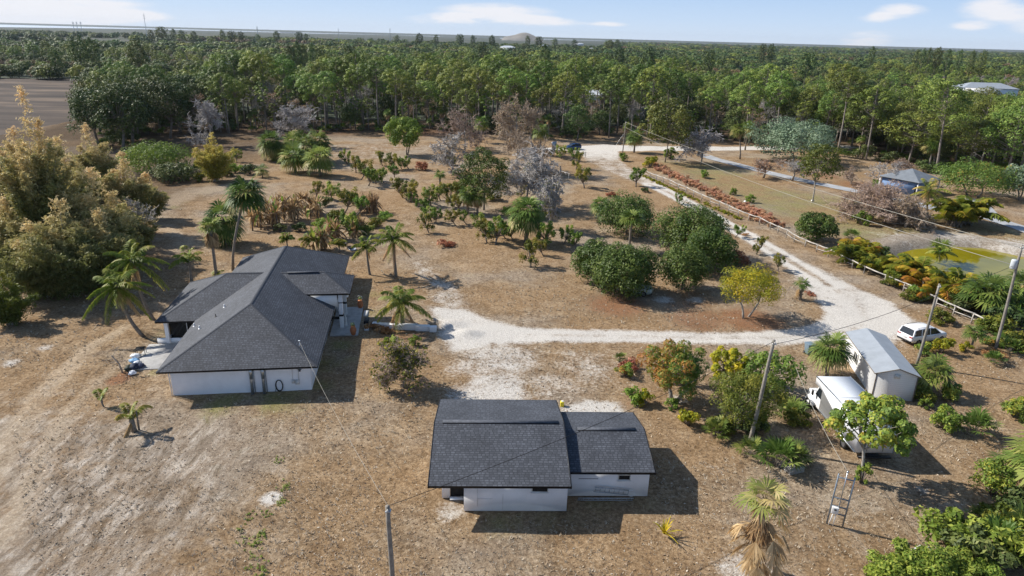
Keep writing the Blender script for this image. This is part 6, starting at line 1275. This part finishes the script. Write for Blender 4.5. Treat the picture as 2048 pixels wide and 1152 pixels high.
# small leafy shrubs, crotons
P_sh = [bush_meshes(700+i, 1.3, .8, 12, 70, ('green', 'croton', 'lime', 'sea')[i], .2, tf=(lambda p, c, r: .5*r+.4*c)) for i in range(4)]
for x, y, s, k_, l in ((1265, 806, 1.3, 0, 'narrow upright green shrub behind the annex, left of the pair'), (1286, 808, 1.1, 2, 'yellowish small shrub behind the annex, right of the pair'), (1848, 708, 1.2, 3, 'yellow croton in front of the white car, left one'), (1881, 706, 1.5, 2, 'yellow croton in front of the white car, right one'), (1250, 752, 1.2, 1, 'straggly reddish-green shrub left of the croton-leaved tree'), (2026, 832, 1.6, 3, 'croton bush at the right edge of the yard'), (1928, 702, .9, 2, 'yellow tuft beside the small fan palm'), (1975, 690, 1.0, 1, 'brownish plant in the bed by the fence end'), (1375, 850, 1.2, 2, 'bright small shrub below the croton-leaved tree'), (1345, 818, .9, 0, 'low green shrub at the foot of the croton-leaved tree'), (1520, 860, 1.2, 0, 'leafy undergrowth at the foot of the feathery tree'), (1300, 335, 2.4, 2, 'yellow-green bush at the head of the fence'), (1340, 318, 2.6, 0, 'green bush beside the lane under the tall tree'), (1245, 322, 1.8, 0, 'shrub at the foot of the junction pole'), (1105, 312, 1.6, 2, 'yellowish hedge plant left of the gate'), (830, 690, .9, 0, 'small green weed right of the tangled bush'), (1825, 775, 1.0, 0, 'small leafy plants against the shed wall'), (1850, 815, .8, 0, 'low weeds in the bed in front of the shed')):
    plant('shrub', P_sh[k_], l, 'shrub', x, y, s=s, group='small shrubs')
# stemless palms and other low fans
P_fs = [fan_shrub_meshes(720+i, 12+3*i, .8, .8, 'palm', .3, .84) for i in range(3)]
for x, y, s, l in ((1432, 872, 1.1, 'spiky low palm left of the leaning pole'), (1553, 935, 1.7, 'bright fan palm with tall upright leaves by the slatted pallet'), (1500, 912, 1.1, 'small palm at the foot of the leaning pole'), (1585, 925, 1.2, 'yellowing palm leaves hanging over the slatted pallet'), (1946, 868, 1.5, 'low fan palm with long fronds right of the croton'), (1578, 838, 1.3, 'shaded palm left of the box truck'), (1921, 1100, 1.4, 'fan palm in the lower right thicket, left one'), (1985, 1110, 1.7, 'bluish fan palm in the lower right thicket, middle one'), (2040, 1085, 1.7, 'fan palm in the lower right thicket, right one'), (1885, 1075, 1.0, 'small yellowish palm at the edge of the lower right thicket'), (1960, 1045, .9, 'tiny bright palm above the lower right thicket'), (2030, 950, 1.5, 'shaded fronds at the foot of the edge palm'), (1982, 598, 2.0, 'broad fan palm among the plants between fence and pond'), (1905, 618, 1.5, 'low fan palm under the golden arecas'), (2020, 705, 1.2, 'low fan palm at the right edge of the bed'), (1985, 725, .9, 'small spiky palm in front of the bed by the fence end'), (1878, 512, 1.8, 'green palm standing before the pond water'), (1702, 480, 1.4, 'silvery palm behind the areca by the fence'), (1240, 720, .6, 'small grassy plant left of the croton-leaved tree'), (370, 350, 1.8, 'dark fan palm right of the bright green bush'), (395, 345, 1.6, 'dark fan palm at the foot of the yellow bamboo'), (2000, 600, 1.5, 'fan palm in the row along the pond'), (2040, 660, 1.3, 'fan palm at the foot of the edge pole'), (1990, 668, 1.1, 'low fans below the end of the fence')):
    plant('low_palm', P_fs[int(x) % 3], l, 'palm', x, y, s=s, group='low fan palms')
# areca palms and crotons inside the fence
P_ar = [areca_meshes(740+i, 26, 2.1, 'areca', tlo=(.0, .08, .3)[i], thi=(.35, .6, .8)[i]) for i in range(3)]
for x, y, s, k_, l in ((1700, 528, 1.3, 0, 'green-leaved areca palm by the fence, left of the orange one'), (1728, 520, 1.3, 2, 'orange areca palm by the fence'), (1745, 545, 1.0, 0, 'small green plant in front of the orange areca'), (1822, 565, 1.4, 1, 'brown-topped areca palm beside the pond, left one'), (1848, 580, 1.3, 2, 'yellow-orange areca beside the pond, second'), (1872, 600, 1.2, 2, 'golden areca behind the slanting pole'), (1905, 600, 1.5, 1, 'yellow and green areca right of the slanting pole'), (1938, 606, 1.3, 1, 'brownish-yellow areca left of the big fan palm'), (1775, 545, 1.1, 0, 'green grassy clump between the arecas'), (1930, 448, 2.2, 0, 'dense green areca clump by the lane'), (1905, 452, 2.0, 0, 'areca clump left half, by the lane, with yellow lower leaves'), (1960, 618, 1.0, 0, 'green areca sprouts at the foot of the big fan palm')):
    plant('areca_palm', P_ar[k_], l, 'palm', x, y, s=s*1.5, group='areca palms')
coco(1858, 440, 1858, 382, 'yellow-green queen palm beside the thicket by the lane', 16, 3.6, .16, 14, 2, -50, ll=1.0, tint0=.45)
coco(1880, 520, 1880, 505, 'small arching palm by the pond edge', 9, 2.4, .1, 15, 0, -5)
P_bb = bush_meshes(775, 1.4, .9, 26, 190, 'green', .13, tf=lambda p, c, r: .25+.7*r)
# bright shrub mass at the bottom edge, sprouting bromeliad
for i, (x, y, s, l) in enumerate(((1775, 1172, 1.6, 'bright green bush at the bottom edge, left one'), (1838, 1160, 1.9, 'bright green bush at the bottom edge, middle one'), (1905, 1168, 1.7, 'bright green bush at the bottom edge, right one'), (1965, 1170, 1.3, 'dark green bush beneath the thicket palms'))): plant('leafy_bush', P_bb, l, 'bush', x, y, s=s, group='bright bushes at the bottom edge')
a = Acc(); rb = rnd(9)
for i in range(20):
    az = i*2.4; el = radians(rb.uniform(25, 75)); L_ = rb.uniform(.5, .95); s_ = np.linspace(0, 1, 6); P = np.stack([L_*cos(az)*cos(el)*s_, L_*sin(az)*cos(el)*s_, .1+L_*sin(el)*s_-.35*L_*s_**2.2], -1); sd = np.array([-sin(az), cos(az), 0])*.04; w_ = (1-s_*.8)[:, None]
    a.quads(np.stack([P[:-1]-sd*w_[:-1], P[:-1]+sd*w_[:-1], P[1:]+sd*w_[1:], P[1:]-sd*w_[1:]], 1), 0, .5+.5*rb.random(5))
g = G(1328, 1072); tag(link('bromeliad', a.mesh('bromeliad', LM['lime']), None, g, None, 1.8), 'yellow spiky bromeliad in the grass below the annex', 'plant')
# ferns behind the fence: one mass
pl = []; rf = rnd(12); E0 = W((1300, 330), (1370, 362), (1440, 395), (1500, 425), (1560, 455))
for i in range(300):
    t = rf.random()*4; k_ = int(t); p = E0[k_]+(E0[k_+1]-E0[k_])*(t-k_)+rf.normal(size=2)*np.array([.9, .9]); pl.append((p[0], p[1], -.05, rf.uniform(.4, .95), rf.uniform(0, 6.28), 0))
o = stuff_merge('ferns', [bush_meshes(695, 1.3, .8, 9, 34, 'fern', .3, .3, .1)], pl); o['label'] = 'band of rust-red ferns along the far side of the fence'; o['category'] = 'ferns'
pl = [(*(G(rf.uniform(1285, 1480), 0+200)[:2]*0+(lambda t: (W((1285, 352), (1480, 440))[0]*(1-t)+W((1285, 352), (1480, 440))[1]*t))(rf.random())+rf.normal(size=2)*.35), -.05, rf.uniform(.25, .45), rf.uniform(0, 6.28), 0) for i in range(150)]
o = stuff_merge('creeper', [P_sh[2]], pl); o['label'] = 'yellow-green creeper along the near side of the upper fence'; o['category'] = 'creeper'

# ------------------------------------------------------------------ fence, poles and wires
def build_fence():
    F = [(1287, 350), (1340, 372), (1356, 380), (1420, 408), (1497, 441), (1540, 459), (1588, 484), (1656, 514), (1681, 526), (1727, 549), (1768, 569), (1806, 584), (1831, 594), (1871, 615), (1905, 632), (1941, 648), (1972, 662)]
    P = W(*F); root = thing('fence', 'grey weathered post-and-rail fence running down beside the gravel drive', 'fence', (P[0][0], P[0][1], 0)); o = P[0]; r = rnd(21); L_ = 0; posts = []
    for (a0, a1) in zip(P[:-1], P[1:]):
        d = a1-a0; n = max(1, round(np.linalg.norm(d)/2.9))
        for i in range(n): posts.append(a0+d*i/n)
    posts.append(P[-1]); posts = posts[:60]; tops = []
    for p in posts:
        h = r.uniform(1.15, 1.4); a = Acc(); x, y = p-o; t = (x+r.normal()*.06, y+r.normal()*.06, h); a.tube([(x, y, -.1), t], [.085, .07], 7); part('post', a, M['rail'], root); tops.append(t)
    for i, (p, q) in enumerate(zip(tops[:-1], tops[1:])):
        p = np.array(p); q = np.array(q); d = nrm(q-p); a = Acc(); a.tube([p-d*.2+[0, 0, -.08], (p+q)/2+[0, 0, -.13], q+d*.2+[0, 0, -.08+r.normal()*.06]], .09, 6); part('rail', a, M['rail'], root)
        if r.random() < .5:
            a = Acc(); a.tube([p+[0, 0, -.75], q+[0, 0, -.7+r.normal()*.12]], .05, 5); part('lower_rail', a, M['rail'], root)
build_fence()

def pole(px, py, tx, ty, r0, r1, label, lean_y=0., hint=None, arm=False, name='utility_pole'):
    b = G(px, py); d = ray(tx, ty); t = (b[1]+lean_y)/d[1]; top = np.array([d[0]*t, b[1]+lean_y, CAMH+d[2]*t]); root = thing(name, label, 'pole', (b[0], b[1], 0), 0, 'wooden power poles')
    T = top-np.array([b[0], b[1], 0]); s_ = np.linspace(0, 1, 8)[:, None]; a = Acc(); a.tube(T*s_-np.array([0, 0, .2])*(1-s_)+np.array([.03, 0, 0])*np.sin(s_*5), np.linspace(r0, r1, 8), 10); part('pole', a, M['pole'], root, True)
    a = Acc(); a.lathe([(.02, 0), (.05, .02), (.06, .08), (.03, .14)], tuple(T+np.array([0, -r1-.03, -.25])), 8); part('insulator', a, M['dirtywhite'], root)
    a = Acc(); a.box(tuple(T+np.array([0, 0, -.3])), (r1*2+.05, r1*2+.05, .06)); part('band', a, M['galv'], root)
    if arm: a = Acc(); a.box(tuple(T+np.array([0, -.12, -.2])), (.7, .08, .1)); part('crossarm', a, M['pole'], root)
    return top, root
topA, _ = pole(1498, 888, 1549, 680, .17, .12, 'leaning wooden power pole in front of the feathery tree')
topB, _ = pole(787, 1215, 776, 1012, .15, .12, 'wooden pole cut by the bottom edge left of the garage')
topC, _ = pole(1832, 733, 1880, 568, .15, .11, 'wooden power pole in front of the parked white SUV')
topD, rD = pole(1990, 702, 2045, 490, .16, .12, 'slanting power pole carrying a transformer at the right edge')
topE, rE = pole(1245, 306, 1252, 243, .16, .11, 'thin wooden power pole beside the road junction')
a = Acc(); p = G(1990, 702); T = (topD-p); c = T*.83; a.lathe([(.05, 0), (.27, .02), (.3, .1), (.3, .85), (.26, .95), (.08, 1.0)], (c[0]-.45, c[1]-.1, c[2]-.5), 14); tr_ = part('transformer', a, plain('transformer_grey', (.5, .53, .55), .5), rD, True)
a = Acc(); p = G(1245, 306); a.segs([(0, 0, (topE-p)[2]*.62)], [(-3.4, -.5, 0)], .02, .02, 4); part('guy_wire', a, M['galv'], rE)
def wire(p, q, sag, label, r=.022, mat='wire', group=None, name='power_cable', n=22):
    p = np.array(p, float); q = np.array(q, float); t = np.linspace(0, 1, n)[:, None]; P = p+(q-p)*t; P[:, 2] -= sag*4*(t*(1-t))[:, 0]; a = Acc(); a.tube(P-p, r, 5); tag(link(name, a.mesh(name, M[mat], True), None, p), label, 'cable', group)
def at_h(px, py, y): d = ray(px, py); t = y/d[1]; return np.array([d[0]*t, y, CAMH+d[2]*t])
wire(topB, topA+[0, 0, -.1], .55, 'black cable from the bottom-edge pole over the garage roofs to the leaning pole', .018)
wire(topA+[0, 0, -.35], topC+[0, 0, -1.0], .5, 'black cable from the leaning pole to the pole by the white SUV', .022)
wire(topC+[0, 0, -.3], topD+[0, 0, -2.0], .4, 'short dark cable between the two poles at the right', .02)
mast = np.array([-25.47+4.97*cos(radians(8.2))+14.1*sin(radians(8.2)), 67.7+4.97*sin(radians(8.2))-14.1*cos(radians(8.2)), 4.3])
wire(mast, topB, .5, 'twisted pale service cable from the house roof to the bottom-edge pole', .011, 'wirelight')
wire(topE+[0, 0, -.2], topD+[0, 0, -.3], 1.2, 'upper pale overhead line from the junction pole to the transformer pole', .03, 'wirelight', 'long overhead lines')
wire(topE+[0, 0, -1.6], topD+[0, 0, -2.2], 1.6, 'lower pale overhead line from the junction pole to the transformer pole', .03, 'wirelight', 'long overhead lines')

def build_rack():
    b0, b1 = G(1653, 1048), G(1674, 1054); u = nrm((b1-b0)[None])[0]; h = 4.0; root = thing('meter_stand', 'tall grey steel frame with ladder rungs and an electric box, right of the half-dead palm', 'meter stand', (b0[0], b0[1], 0), atan2(u[1], u[0])); w = .95
    lean = np.array([.12, 0, 0])
    for x in (0, w): a = Acc(); a.tube([(x, 0, 0), (x+.06, 0, h)], .05, 7); part('post', a, M['steel'], root, True)
    for z in (h-.25, 2.2, 1.55, 1.0): a = Acc(); a.box((w/2+.03, 0, z), (w+.05, .07, .07)); part('crossbar', a, M['steel'], root)
    a = Acc(); a.tube([(w*.5, -.06, 1.4), (w*.55, -.06, h+.25)], .035, 6); a.lathe([(.03, 0), (.08, .04), (.05, .16)], (w*.55, -.06, h+.22), 8); part('conduit', a, M['galv'], root, True)
    a = Acc(); a.box((w*.32, -.09, 1.3), (.42, .2, .5)); o = part('electric_box', a, M['plastic'], root); bevel(o, .02)
    a = Acc(); a.lathe([(.03, 0), (.09, .02), (.08, .1)], (w*.32, -.2, 1.35), 10); part('meter', a, M['glass'], root)
    a = Acc(); a.tube([(w*.25, -.08, 1.05), (w*.12, -.05, 0)], .03, 6); part('conduit', a, M['plastic'], root); a = Acc(); a.tube([(w*.42, -.08, 1.05), (w*.4, -.05, 0)], .03, 6); part('conduit', a, M['plastic'], root)
    return b0, h
b0, h = build_rack()
wire(b0+[.5, 0, h+.3], (28.3, 50.4, .9) if False else G(1580, 800)+[0, 0, 3.2], .35, 'pale cable falling from the shrubbery to the steel meter stand', .018, 'wirelight')

# ------------------------------------------------------------------ small things round the house and yard
def obj1(name, acc, mat, px, py, label, cat, rz=0, group=None, z=0., smooth=False, s=1.):
    g = G(px, py); o = link(name, acc.mesh(name, mat if isinstance(mat, list) else M[mat] if isinstance(mat, str) else mat, smooth), None, (g[0], g[1], z), (0, 0, rz), s); return tag(o, label, cat, group)
for px, py, l in ((707, 672, 'large terracotta urn at the front corner of the entrance porch'), (721, 617, 'terracotta urn with white flowers at the back corner of the entrance porch')):
    g = G(px, py); root = thing('flower_pot', l, 'pot', (g[0], g[1], .14 if px == 707 else 0), 0, 'terracotta urns by the porch')
    a = Acc(); a.lathe([(.16, 0), (.22, .08), (.33, .45), (.34, .65), (.24, .85), (.20, .92), (.27, 1.0), (.25, 1.02)], (0, 0, 0), 16); part('pot', a, M['terracotta'], root, True)
    a = Acc(); rp = rnd(int(px)); clump_leaves(a, rp, [(0, 0, 1.18)], [(.22, .22, .25)], 40, .16); part('plant', a, LM['green'], root)
    if px == 721: a = Acc(); leaves(a, rp, rp.normal(size=(14, 3))*.12+[0, 0, 1.35], nrm(rp.normal(size=(14, 3))), .12, .8); part('flowers', a, M['plastic'], root)
g = G(692, 655); a = Acc(); a.lathe([(.2, 0), (.17, .25), (.13, .5), (.15, .75), (.09, .95), (.06, 1.0), (.11, 1.1), (.1, 1.22), (.02, 1.3)], (0, 0, 0), 12); obj1('garden_statue', a, 'dirtywhite', 692, 652, 'pale stone garden figure beside the front porch column', 'statue', z=.14, smooth=True)
# low white wall of blocks running right from the porch, plus steps
blocks = [(753, 652, .8, .35), (764, 655, .7, .45), (784, 657, 1.5, .5), (800, 658, 1.0, .5), (822, 659, 1.35, .55), (845, 661, 1.45, .55), (866, 663, .75, .55)]
th = radians(-4)
for i, (px, py, w, h) in enumerate(blocks):
    a = Acc(); a.box((0, 0, h/2), (w, .5, h)); a.box((0, 0, h+.03), (w+.06, .56, .06)); o = obj1('wall_block', a, 'white2', px, py, ('small white block nearest the porch steps', 'rough white block second from the porch', 'long white wall block left of the bushy coconut palm', 'white wall block behind the bushy coconut palm', 'white wall block just right of the bushy coconut palm', 'white wall block second from the gravel', 'short white end block touching the gravel')[i], 'garden wall', th+.02*i, 'white garden wall blocks'); bevel(o, .03)
for i in range(3): a = Acc(); a.box((0, 0, .06), (.5, 1.6, .12)); obj1('paver', a, ('dirtywhite', 'black', 'dirtywhite')[i], 732+i*1.0, 628+i*14, ('pale stepping slab by the porch, rear one', 'black stepping mat between the two pale slabs', 'pale stepping slab by the porch, front one')[i], 'paver', radians(8), 'stepping slabs')
# things on the left patio
rs = rnd(31)
def sack(px, py, c, l, s_):
    a = Acc(); n, m = 12, 8; V = [(math.cos(2*pi*i/n)*math.sin(pi*j/(m-1))*(1+.25*rs.normal()), math.sin(2*pi*i/n)*math.sin(pi*j/(m-1))*(1+.2*rs.normal()), (.5-.5*math.cos(pi*j/(m-1)))*1.1*(1+.06*rs.normal())) for j in range(m) for i in range(n)]
    a.grid(np.array(V)*s_, [(j*n+i, j*n+(i+1) % n, (j+1)*n+(i+1) % n, (j+1)*n+i) for j in range(m-1) for i in range(n)]); obj1('bundle', a, plain('bundle_cloth', c, .7, var=.3), px, py, l, 'bundle', group='bundles heaped at the edge of the left patio')
for px, py, c, l, s_ in ((272, 716, (.75, .77, .8), 'white plastic bundle at the back of the heap by the patio', .4), (270, 726, (.2, .38, .6), 'light blue bundle in the heap by the patio', .42), (275, 730, (.7, .72, .75), 'crumpled white bundle in the middle of the heap', .36), (271, 738, (.02, .03, .06), 'dark navy bundle in the heap by the patio', .5), (258, 740, (.03, .04, .03), 'black bundle beside the leafless shrub', .4), (266, 749, (.7, .72, .76), 'white bundle at the front end of the heap', .34), (280, 736, (.04, .05, .09), 'dark blue bundle touching the patio slab', .42)): sack(px, py, c, l, s_)
a = Acc()
for (p, q) in (((-.4, -.3, .75), (.4, -.3, .75)), ((-.4, .3, .75), (.4, .3, .75)), ((-.4, -.3, .75), (-.4, .3, .75)), ((.4, -.3, .75), (.4, .3, .75)), ((-.4, -.3, 0), (-.4, -.3, .75)), ((.4, -.3, 0), (.4, -.3, .75)), ((-.4, .3, 0), (-.4, .3, .75)), ((.4, .3, 0), (.4, .3, .75))): a.segs([p], [q], .03, .03, 4)
a.box((0, 0, .735), (.76, .56, .02)); obj1('patio_table', a, 'black', 283, 710, 'small black metal table at the back of the left patio', 'table', .3)
# wheeled bin by the drive, slatted pallet, white bent chair
root = thing('wheelie_bin', 'dark blue-grey wheeled bin standing left of the shed', 'bin', G(1616, 708), .2)
a = Acc(); a.raw([(-.25, -.3, .08), (.25, -.3, .08), (.25, .3, .08), (-.25, .3, .08), (-.36, -.4, 1.15), (.36, -.4, 1.15), (.36, .4, 1.15), (-.36, .4, 1.15)], [(0, 3, 2, 1), (4, 5, 6, 7), (0, 1, 5, 4), (1, 2, 6, 5), (2, 3, 7, 6), (3, 0, 4, 7)]); bevel(part('bin_body', a, M['bluegrey'], root), .04)
a = Acc(); a.box((0, 0, 1.19), (.8, .9, .07)); bevel(part('lid', a, M['bluegrey'], root), .03)
for s_ in (-1, 1): wheel('wheel', (s_*.3, .32, .13), .13, .08, root).rotation_euler = (0, 0, pi/2)
root = thing('pallet', 'stack of slatted grey pallets under the yellowing palm leaves', 'pallet', G(1583, 940), .35)
for j in range(3):
    for i in range(8): a = Acc(); a.box((-.6+i*.17, 0, .14+j*.15), (.1, 1.2, .025)); part('slat', a, M['rail'], root)
    for y in (-.5, 0, .5): a = Acc(); a.box((0, y, .075+j*.15), (1.3, .09, .09)); part('bearer', a, M['rail'], root)
root = thing('broken_chair', 'toppled white plastic chair lying at the edge of the lower right thicket', 'chair', G(1850, 1112), .5)
a = Acc(); t = np.linspace(0, pi, 10); a.tube(np.stack([.5*np.cos(t), 0*t, .1+.55*np.sin(t)], -1), .045, 6); part('backrest', a, M['plastic'], root, True)
a = Acc(); a.box((0, .35, .25), (.8, .5, .05)); part('seat', a, M['plastic'], root)
for x, y in ((-.35, .2), (.35, .2), (-.35, .6), (.35, .6)): a = Acc(); a.tube([(x, y, .25), (x*1.3, y+.1, .02)], .03, 5); part('leg', a, M['plastic'], root)
# dark pots and the bench-like litter behind the house
for i, (px, py, r_, h, l) in enumerate(((668, 487, .35, .5, 'black plant tub behind the right end of the roof'), (700, 498, .5, .35, 'wide black tub beside the metal basin'), (718, 494, .4, .3, 'black tub right of the metal basin'), (735, 497, .35, .3, 'black tub nearest the slim coconut palm'), (688, 490, .4, .3, 'dark tub left of the metal basin'))):
    a = Acc(); a.lathe([(r_*.75, 0), (r_, h), (r_*.92, h), (r_*.8, h*.7)], (0, 0, 0), 14); obj1('plant_tub', a, 'black', px, py, l, 'pot', group='black plant tubs behind the house')
a = Acc(); a.lathe([(.4, 0), (.6, .3), (.56, .3), (.4, .12)], (0, 0, 0), 14); obj1('metal_basin', a, 'galv', 705, 501, 'silver metal basin among the black tubs behind the house', 'basin')
# heap of pale rubble in the clearing, gate by the junction, paddock fence, boulders
rk = rnd(51)
for i in range(26):
    px, py = rk.normal(893, 14), rk.normal(294, 2.4); a = Acc(); n = 7; V = nrm(rk.normal(size=(n*3, 3)))*rk.uniform(.3, .75);
    k_ = rk.uniform(.35, .9); a.box((0, 0, k_*.25), (k_, k_*.8, k_*.5), rk.uniform(0, 3)); o = obj1('rubble_block', a, 'dirtywhite', px, py, 'pale broken block in the rubble heap at the far clearing', 'rubble', group='rubble heap in the far clearing'); bevel(o, .08)
root = thing('gate', 'low wooden gate and rails in front of the dark blue SUV', 'gate', G(1140, 312), radians(-20))
for x in (-4.5, -1.5, 1.5, 4.2): a = Acc(); a.tube([(x, 0, 0), (x, 0, 1.5)], .1, 6); part('post', a, M['rail'], root)
for z in (.6, 1.15): a = Acc(); a.box((0, 0, z), (9, .06, .14)); part('rail', a, M['rail'], root)
root = thing('banner_frame', 'pale leaning panel beside the gate posts', 'panel', G(1108, 300), .6); a = Acc(); a.box((0, 0, 1.3), (1.6, .06, 2.2)); part('sheet', a, M['galv'], root)
root = thing('paddock_fence', 'dark three-rail paddock fence under the trees left of the pavilion', 'fence', G(1750, 312), radians(-6))
for x in np.arange(-10, 11, 2.5): a = Acc(); a.box((x, 0, .75), (.14, .14, 1.5)); part('post', a, M['black'], root)
for z in (.4, .85, 1.3): a = Acc(); a.box((0, -.09, z), (20, .05, .16)); part('rail', a, M['black'], root)
for px, py, r_, l in ((1491, 404, .35, 'small white stone on the lawn beside a tuft'), (1625, 402, .3, 'white stone on the lawn near the young oak')):
    a = Acc(); a.lathe([(r_, 0), (r_*1.05, r_*.3), (r_*.7, r_*.8), (.05, r_)], (0, 0, 0), 9); obj1('stone', a, 'plastic', px, py, l, 'stone', smooth=True)
for i, (x, y, s, l) in enumerate(((1407, 355, 1.1, 'small green bush on the lawn below the tall lane tree'), (1466, 390, .9, 'tufted young plant on the lawn, upper one'), (1500, 405, 1.0, 'tufted young plant on the lawn beside the white stone'), (1722, 450, 1.5, 'green bush between thicket and fence palms'), (1860, 372, 1.3, 'round shrub in front of the pavilion wall'), (1750, 375, 1.1, 'small bright shrub left of the pavilion'))): plant('shrub', P_sh[0], l, 'shrub', x, y, s=s*1.4, group='small shrubs')
# far masts, stacks and crane
def mast_(px, py, ty, d, w, label, kind='mast', cat='mast'):
    q = ray(px, py); t = d/np.hypot(q[0], q[1]); x, y = q[0]*t, q[1]*t; q2 = ray(px, ty); h = CAMH+q2[2]*d/np.hypot(q2[0], q2[1]); a = Acc(); a.segs([(0, 0, 0)], [(0, 0, h)], w, w*.5, 4)
    for k_ in range(1, 4): a.box((0, 0, h*(1-.06*k_)), (w*5, w, w))
    tag(link(kind, a.mesh(kind, M['galv']), None, (x, y, -.3)), label, cat)
mast_(292, 60, 27, 1800, .7, 'thin tall radio mast at the left of the skyline'); mast_(515, 66, 52, 1900, .8, 'lattice transmission tower left of centre on the skyline'); mast_(677, 68, 56, 1900, .6, 'thin pale mast on the skyline right of the lattice tower'); mast_(780, 68, 56, 2000, .8, 'slanting crane mast on the skyline', 'crane', 'crane')
for i, x in enumerate((148, 155, 163)): mast_(x, 58, 43, 3000, 1.2, ('left', 'middle', 'right')[i]+' of three thin power-station stacks on the skyline', 'chimney_stack', 'chimney')

# ------------------------------------------------------------------ litter on the ground: fallen leaves, straw, twigs
def litter():
    r = rnd(61); n = 42000; y = 26+r.random(n)**1.35*95; x = (r.random(n)*2-1)*(.78*y+3); a = Acc()
    keep = (road_dist(x, y, DRIVE, DRW) < 0) & (poly_sd(x, y, G1) < .3) & (np.abs(((x+25.47)*cos(.143)+(y-67.7)*sin(.143))) > 6) | (road_dist(x, y, DRIVE, DRW) < 0) & (np.abs(y-67.7) > 18) & (poly_sd(x, y, G1) < .3)
    dens = np.sin(x*.31+1)*np.cos(y*.27)+.6*np.sin(x*.9+y*.7)+r.normal(size=n)*.8; keep &= dens > -.5; keep &= ~((x > -5.5) & (x < 10.5) & (y > 37.3) & (y < 48.5)) & (poly_sd(x, y, POND) < -2)
    x, y = x[keep], y[keep]; n = len(x); pos = np.stack([x, y, terrain_z(x, y)+.025+.02*r.random(n)], -1)
    nor = nrm(np.stack([r.normal(size=n)*.35, r.normal(size=n)*.35, np.ones(n)], -1)); leaves(a, r, pos, nor, .08+.07*r.random(n)+.0010*y, .5, 0, r.random(n))
    t = tag(link('fallen_leaves', a.mesh('fallen_leaves', LM['litter'])), 'scattered fallen leaves over the dry ground', 'leaf litter', kind='stuff')
    a = Acc(); n = 16000; y = 26+r.random(n)**1.3*60; x = (r.random(n)*2-1)*(.78*y+3); keep = (road_dist(x, y, DRIVE, DRW) < 0) & ~((x > -5.5) & (x < 10.5) & (y > 37.3) & (y < 48.5)); x, y = x[keep], y[keep]; n = len(x)
    p = np.stack([x, y, terrain_z(x, y)+.015], -1); az = r.random(n)*2*pi; l_ = .12+.25*r.random(n); up = r.random(n)*.12; a.segs(p, p+np.stack([l_*np.cos(az), l_*np.sin(az), up], -1), .008+.0001*y, .004, 3, 0, np.repeat(r.random(n), 6))
    tag(link('straw', a.mesh('straw', LM['straw'])), 'dry straw and twigs lying over the ground', 'straw', kind='stuff')
    # tufts of dead grass standing up from the soil
    a = Acc(); n = 15000; y = 26+r.random(n)**1.25*62; x = (r.random(n)*2-1)*(.78*y+3); hu = ((x+25.47)*cos(.143)+(y-67.7)*sin(.143)); hv = (-(x+25.47)*sin(.143)+(y-67.7)*cos(.143))
    keep = (road_dist(x, y, DRIVE, DRW) < .4) & (poly_sd(x, y, G1) < -.5) & ~((x > -5.5) & (x < 10.5) & (y > 37.3) & (y < 48.5)) & ~((np.abs(hu) < 9.2) & (np.abs(hv) < 16.2)) & ((np.sin(x*.37)+np.cos(y*.41+x*.13)+r.normal(size=n)*.6) > -.1)
    x, y = x[keep], y[keep]; n = len(x); k_ = 5; cx = np.repeat(x, k_)+r.normal(size=n*k_)*.05; cy = np.repeat(y, k_)+r.normal(size=n*k_)*.05; az = r.random(n*k_)*2*pi; h_ = np.repeat(.07+.10*r.random(n), k_)*(.7+.6*r.random(n*k_)); w_ = (.014+.00025*cy)
    b = np.stack([cx, cy, terrain_z(cx, cy)-.01], -1); d = np.stack([np.cos(az)*.7, np.sin(az)*.7, np.ones(n*k_)], -1)*h_[:, None]; sd = np.stack([-np.sin(az), np.cos(az), 0*az], -1)*w_[:, None]
    a.quads(np.stack([b-sd, b+sd, b+d+sd*.3, b+d-sd*.3], 1), 0, np.repeat(.25+.6*r.random(n), k_)); tag(link('dry_grass', a.mesh('dry_grass', LM['straw'])), 'tufts of dead grass over the yard', 'dry grass', kind='stuff')
    # green weeds in the front yard
    a = Acc(); C = []
    for (px, py, k_) in ((555, 922, 8), (568, 975, 14), (562, 1005, 16), (535, 1028, 9), (498, 1035, 8), (483, 1058, 4), (520, 1070, 14), (512, 1088, 16), (485, 1082, 5), (510, 1115, 6), (528, 1128, 5), (525, 1145, 10), (505, 1135, 4)):
        g = G(px, py)
        for _ in range(int(k_*1.3)): C.append((g[0]+r.normal()*.22, g[1]+r.normal()*.25, .05))
    C = np.array(C); clump_leaves(a, r, C, np.full((len(C), 3), .08), 10, .10, .6, .8); tag(link('weeds', a.mesh('weeds', LM['green'])), 'small green weeds in a broken line across the front yard', 'weeds', kind='stuff')
LM['litter'] = leafmat('fallen_leaf', [(0, (.17, .11, .065)), (.4, (.27, .18, .11)), (.8, (.40, .30, .2)), (1, (.66, .57, .44))], .1, .0, .0)
LM['straw'] = leafmat('dry_straw', [(0, (.12, .08, .05)), (.5, (.42, .34, .24)), (1, (.75, .68, .55))], .1, .0, .0)
litter()

# ------------------------------------------------------------------ the air itself
def haze():
    a = Acc(); a.box((0, 4600, 48), (21000, 9800, 104)); m = bpy.data.materials.new('haze'); m.use_nodes = True; t = m.node_tree; t.nodes.clear(); o = t.nodes.new('ShaderNodeOutputMaterial'); v = t.nodes.new('ShaderNodeVolumePrincipled')
    v.inputs['Color'].default_value = (.72, .82, .95, 1); v.inputs['Density'].default_value = .00003; v.inputs['Anisotropy'].default_value = .2; t.links.new(v.outputs[0], o.inputs['Volume'])
    tag(link('haze', a.mesh('haze', m)), 'faint blue haze over the far plain', 'haze', kind='stuff')
haze()
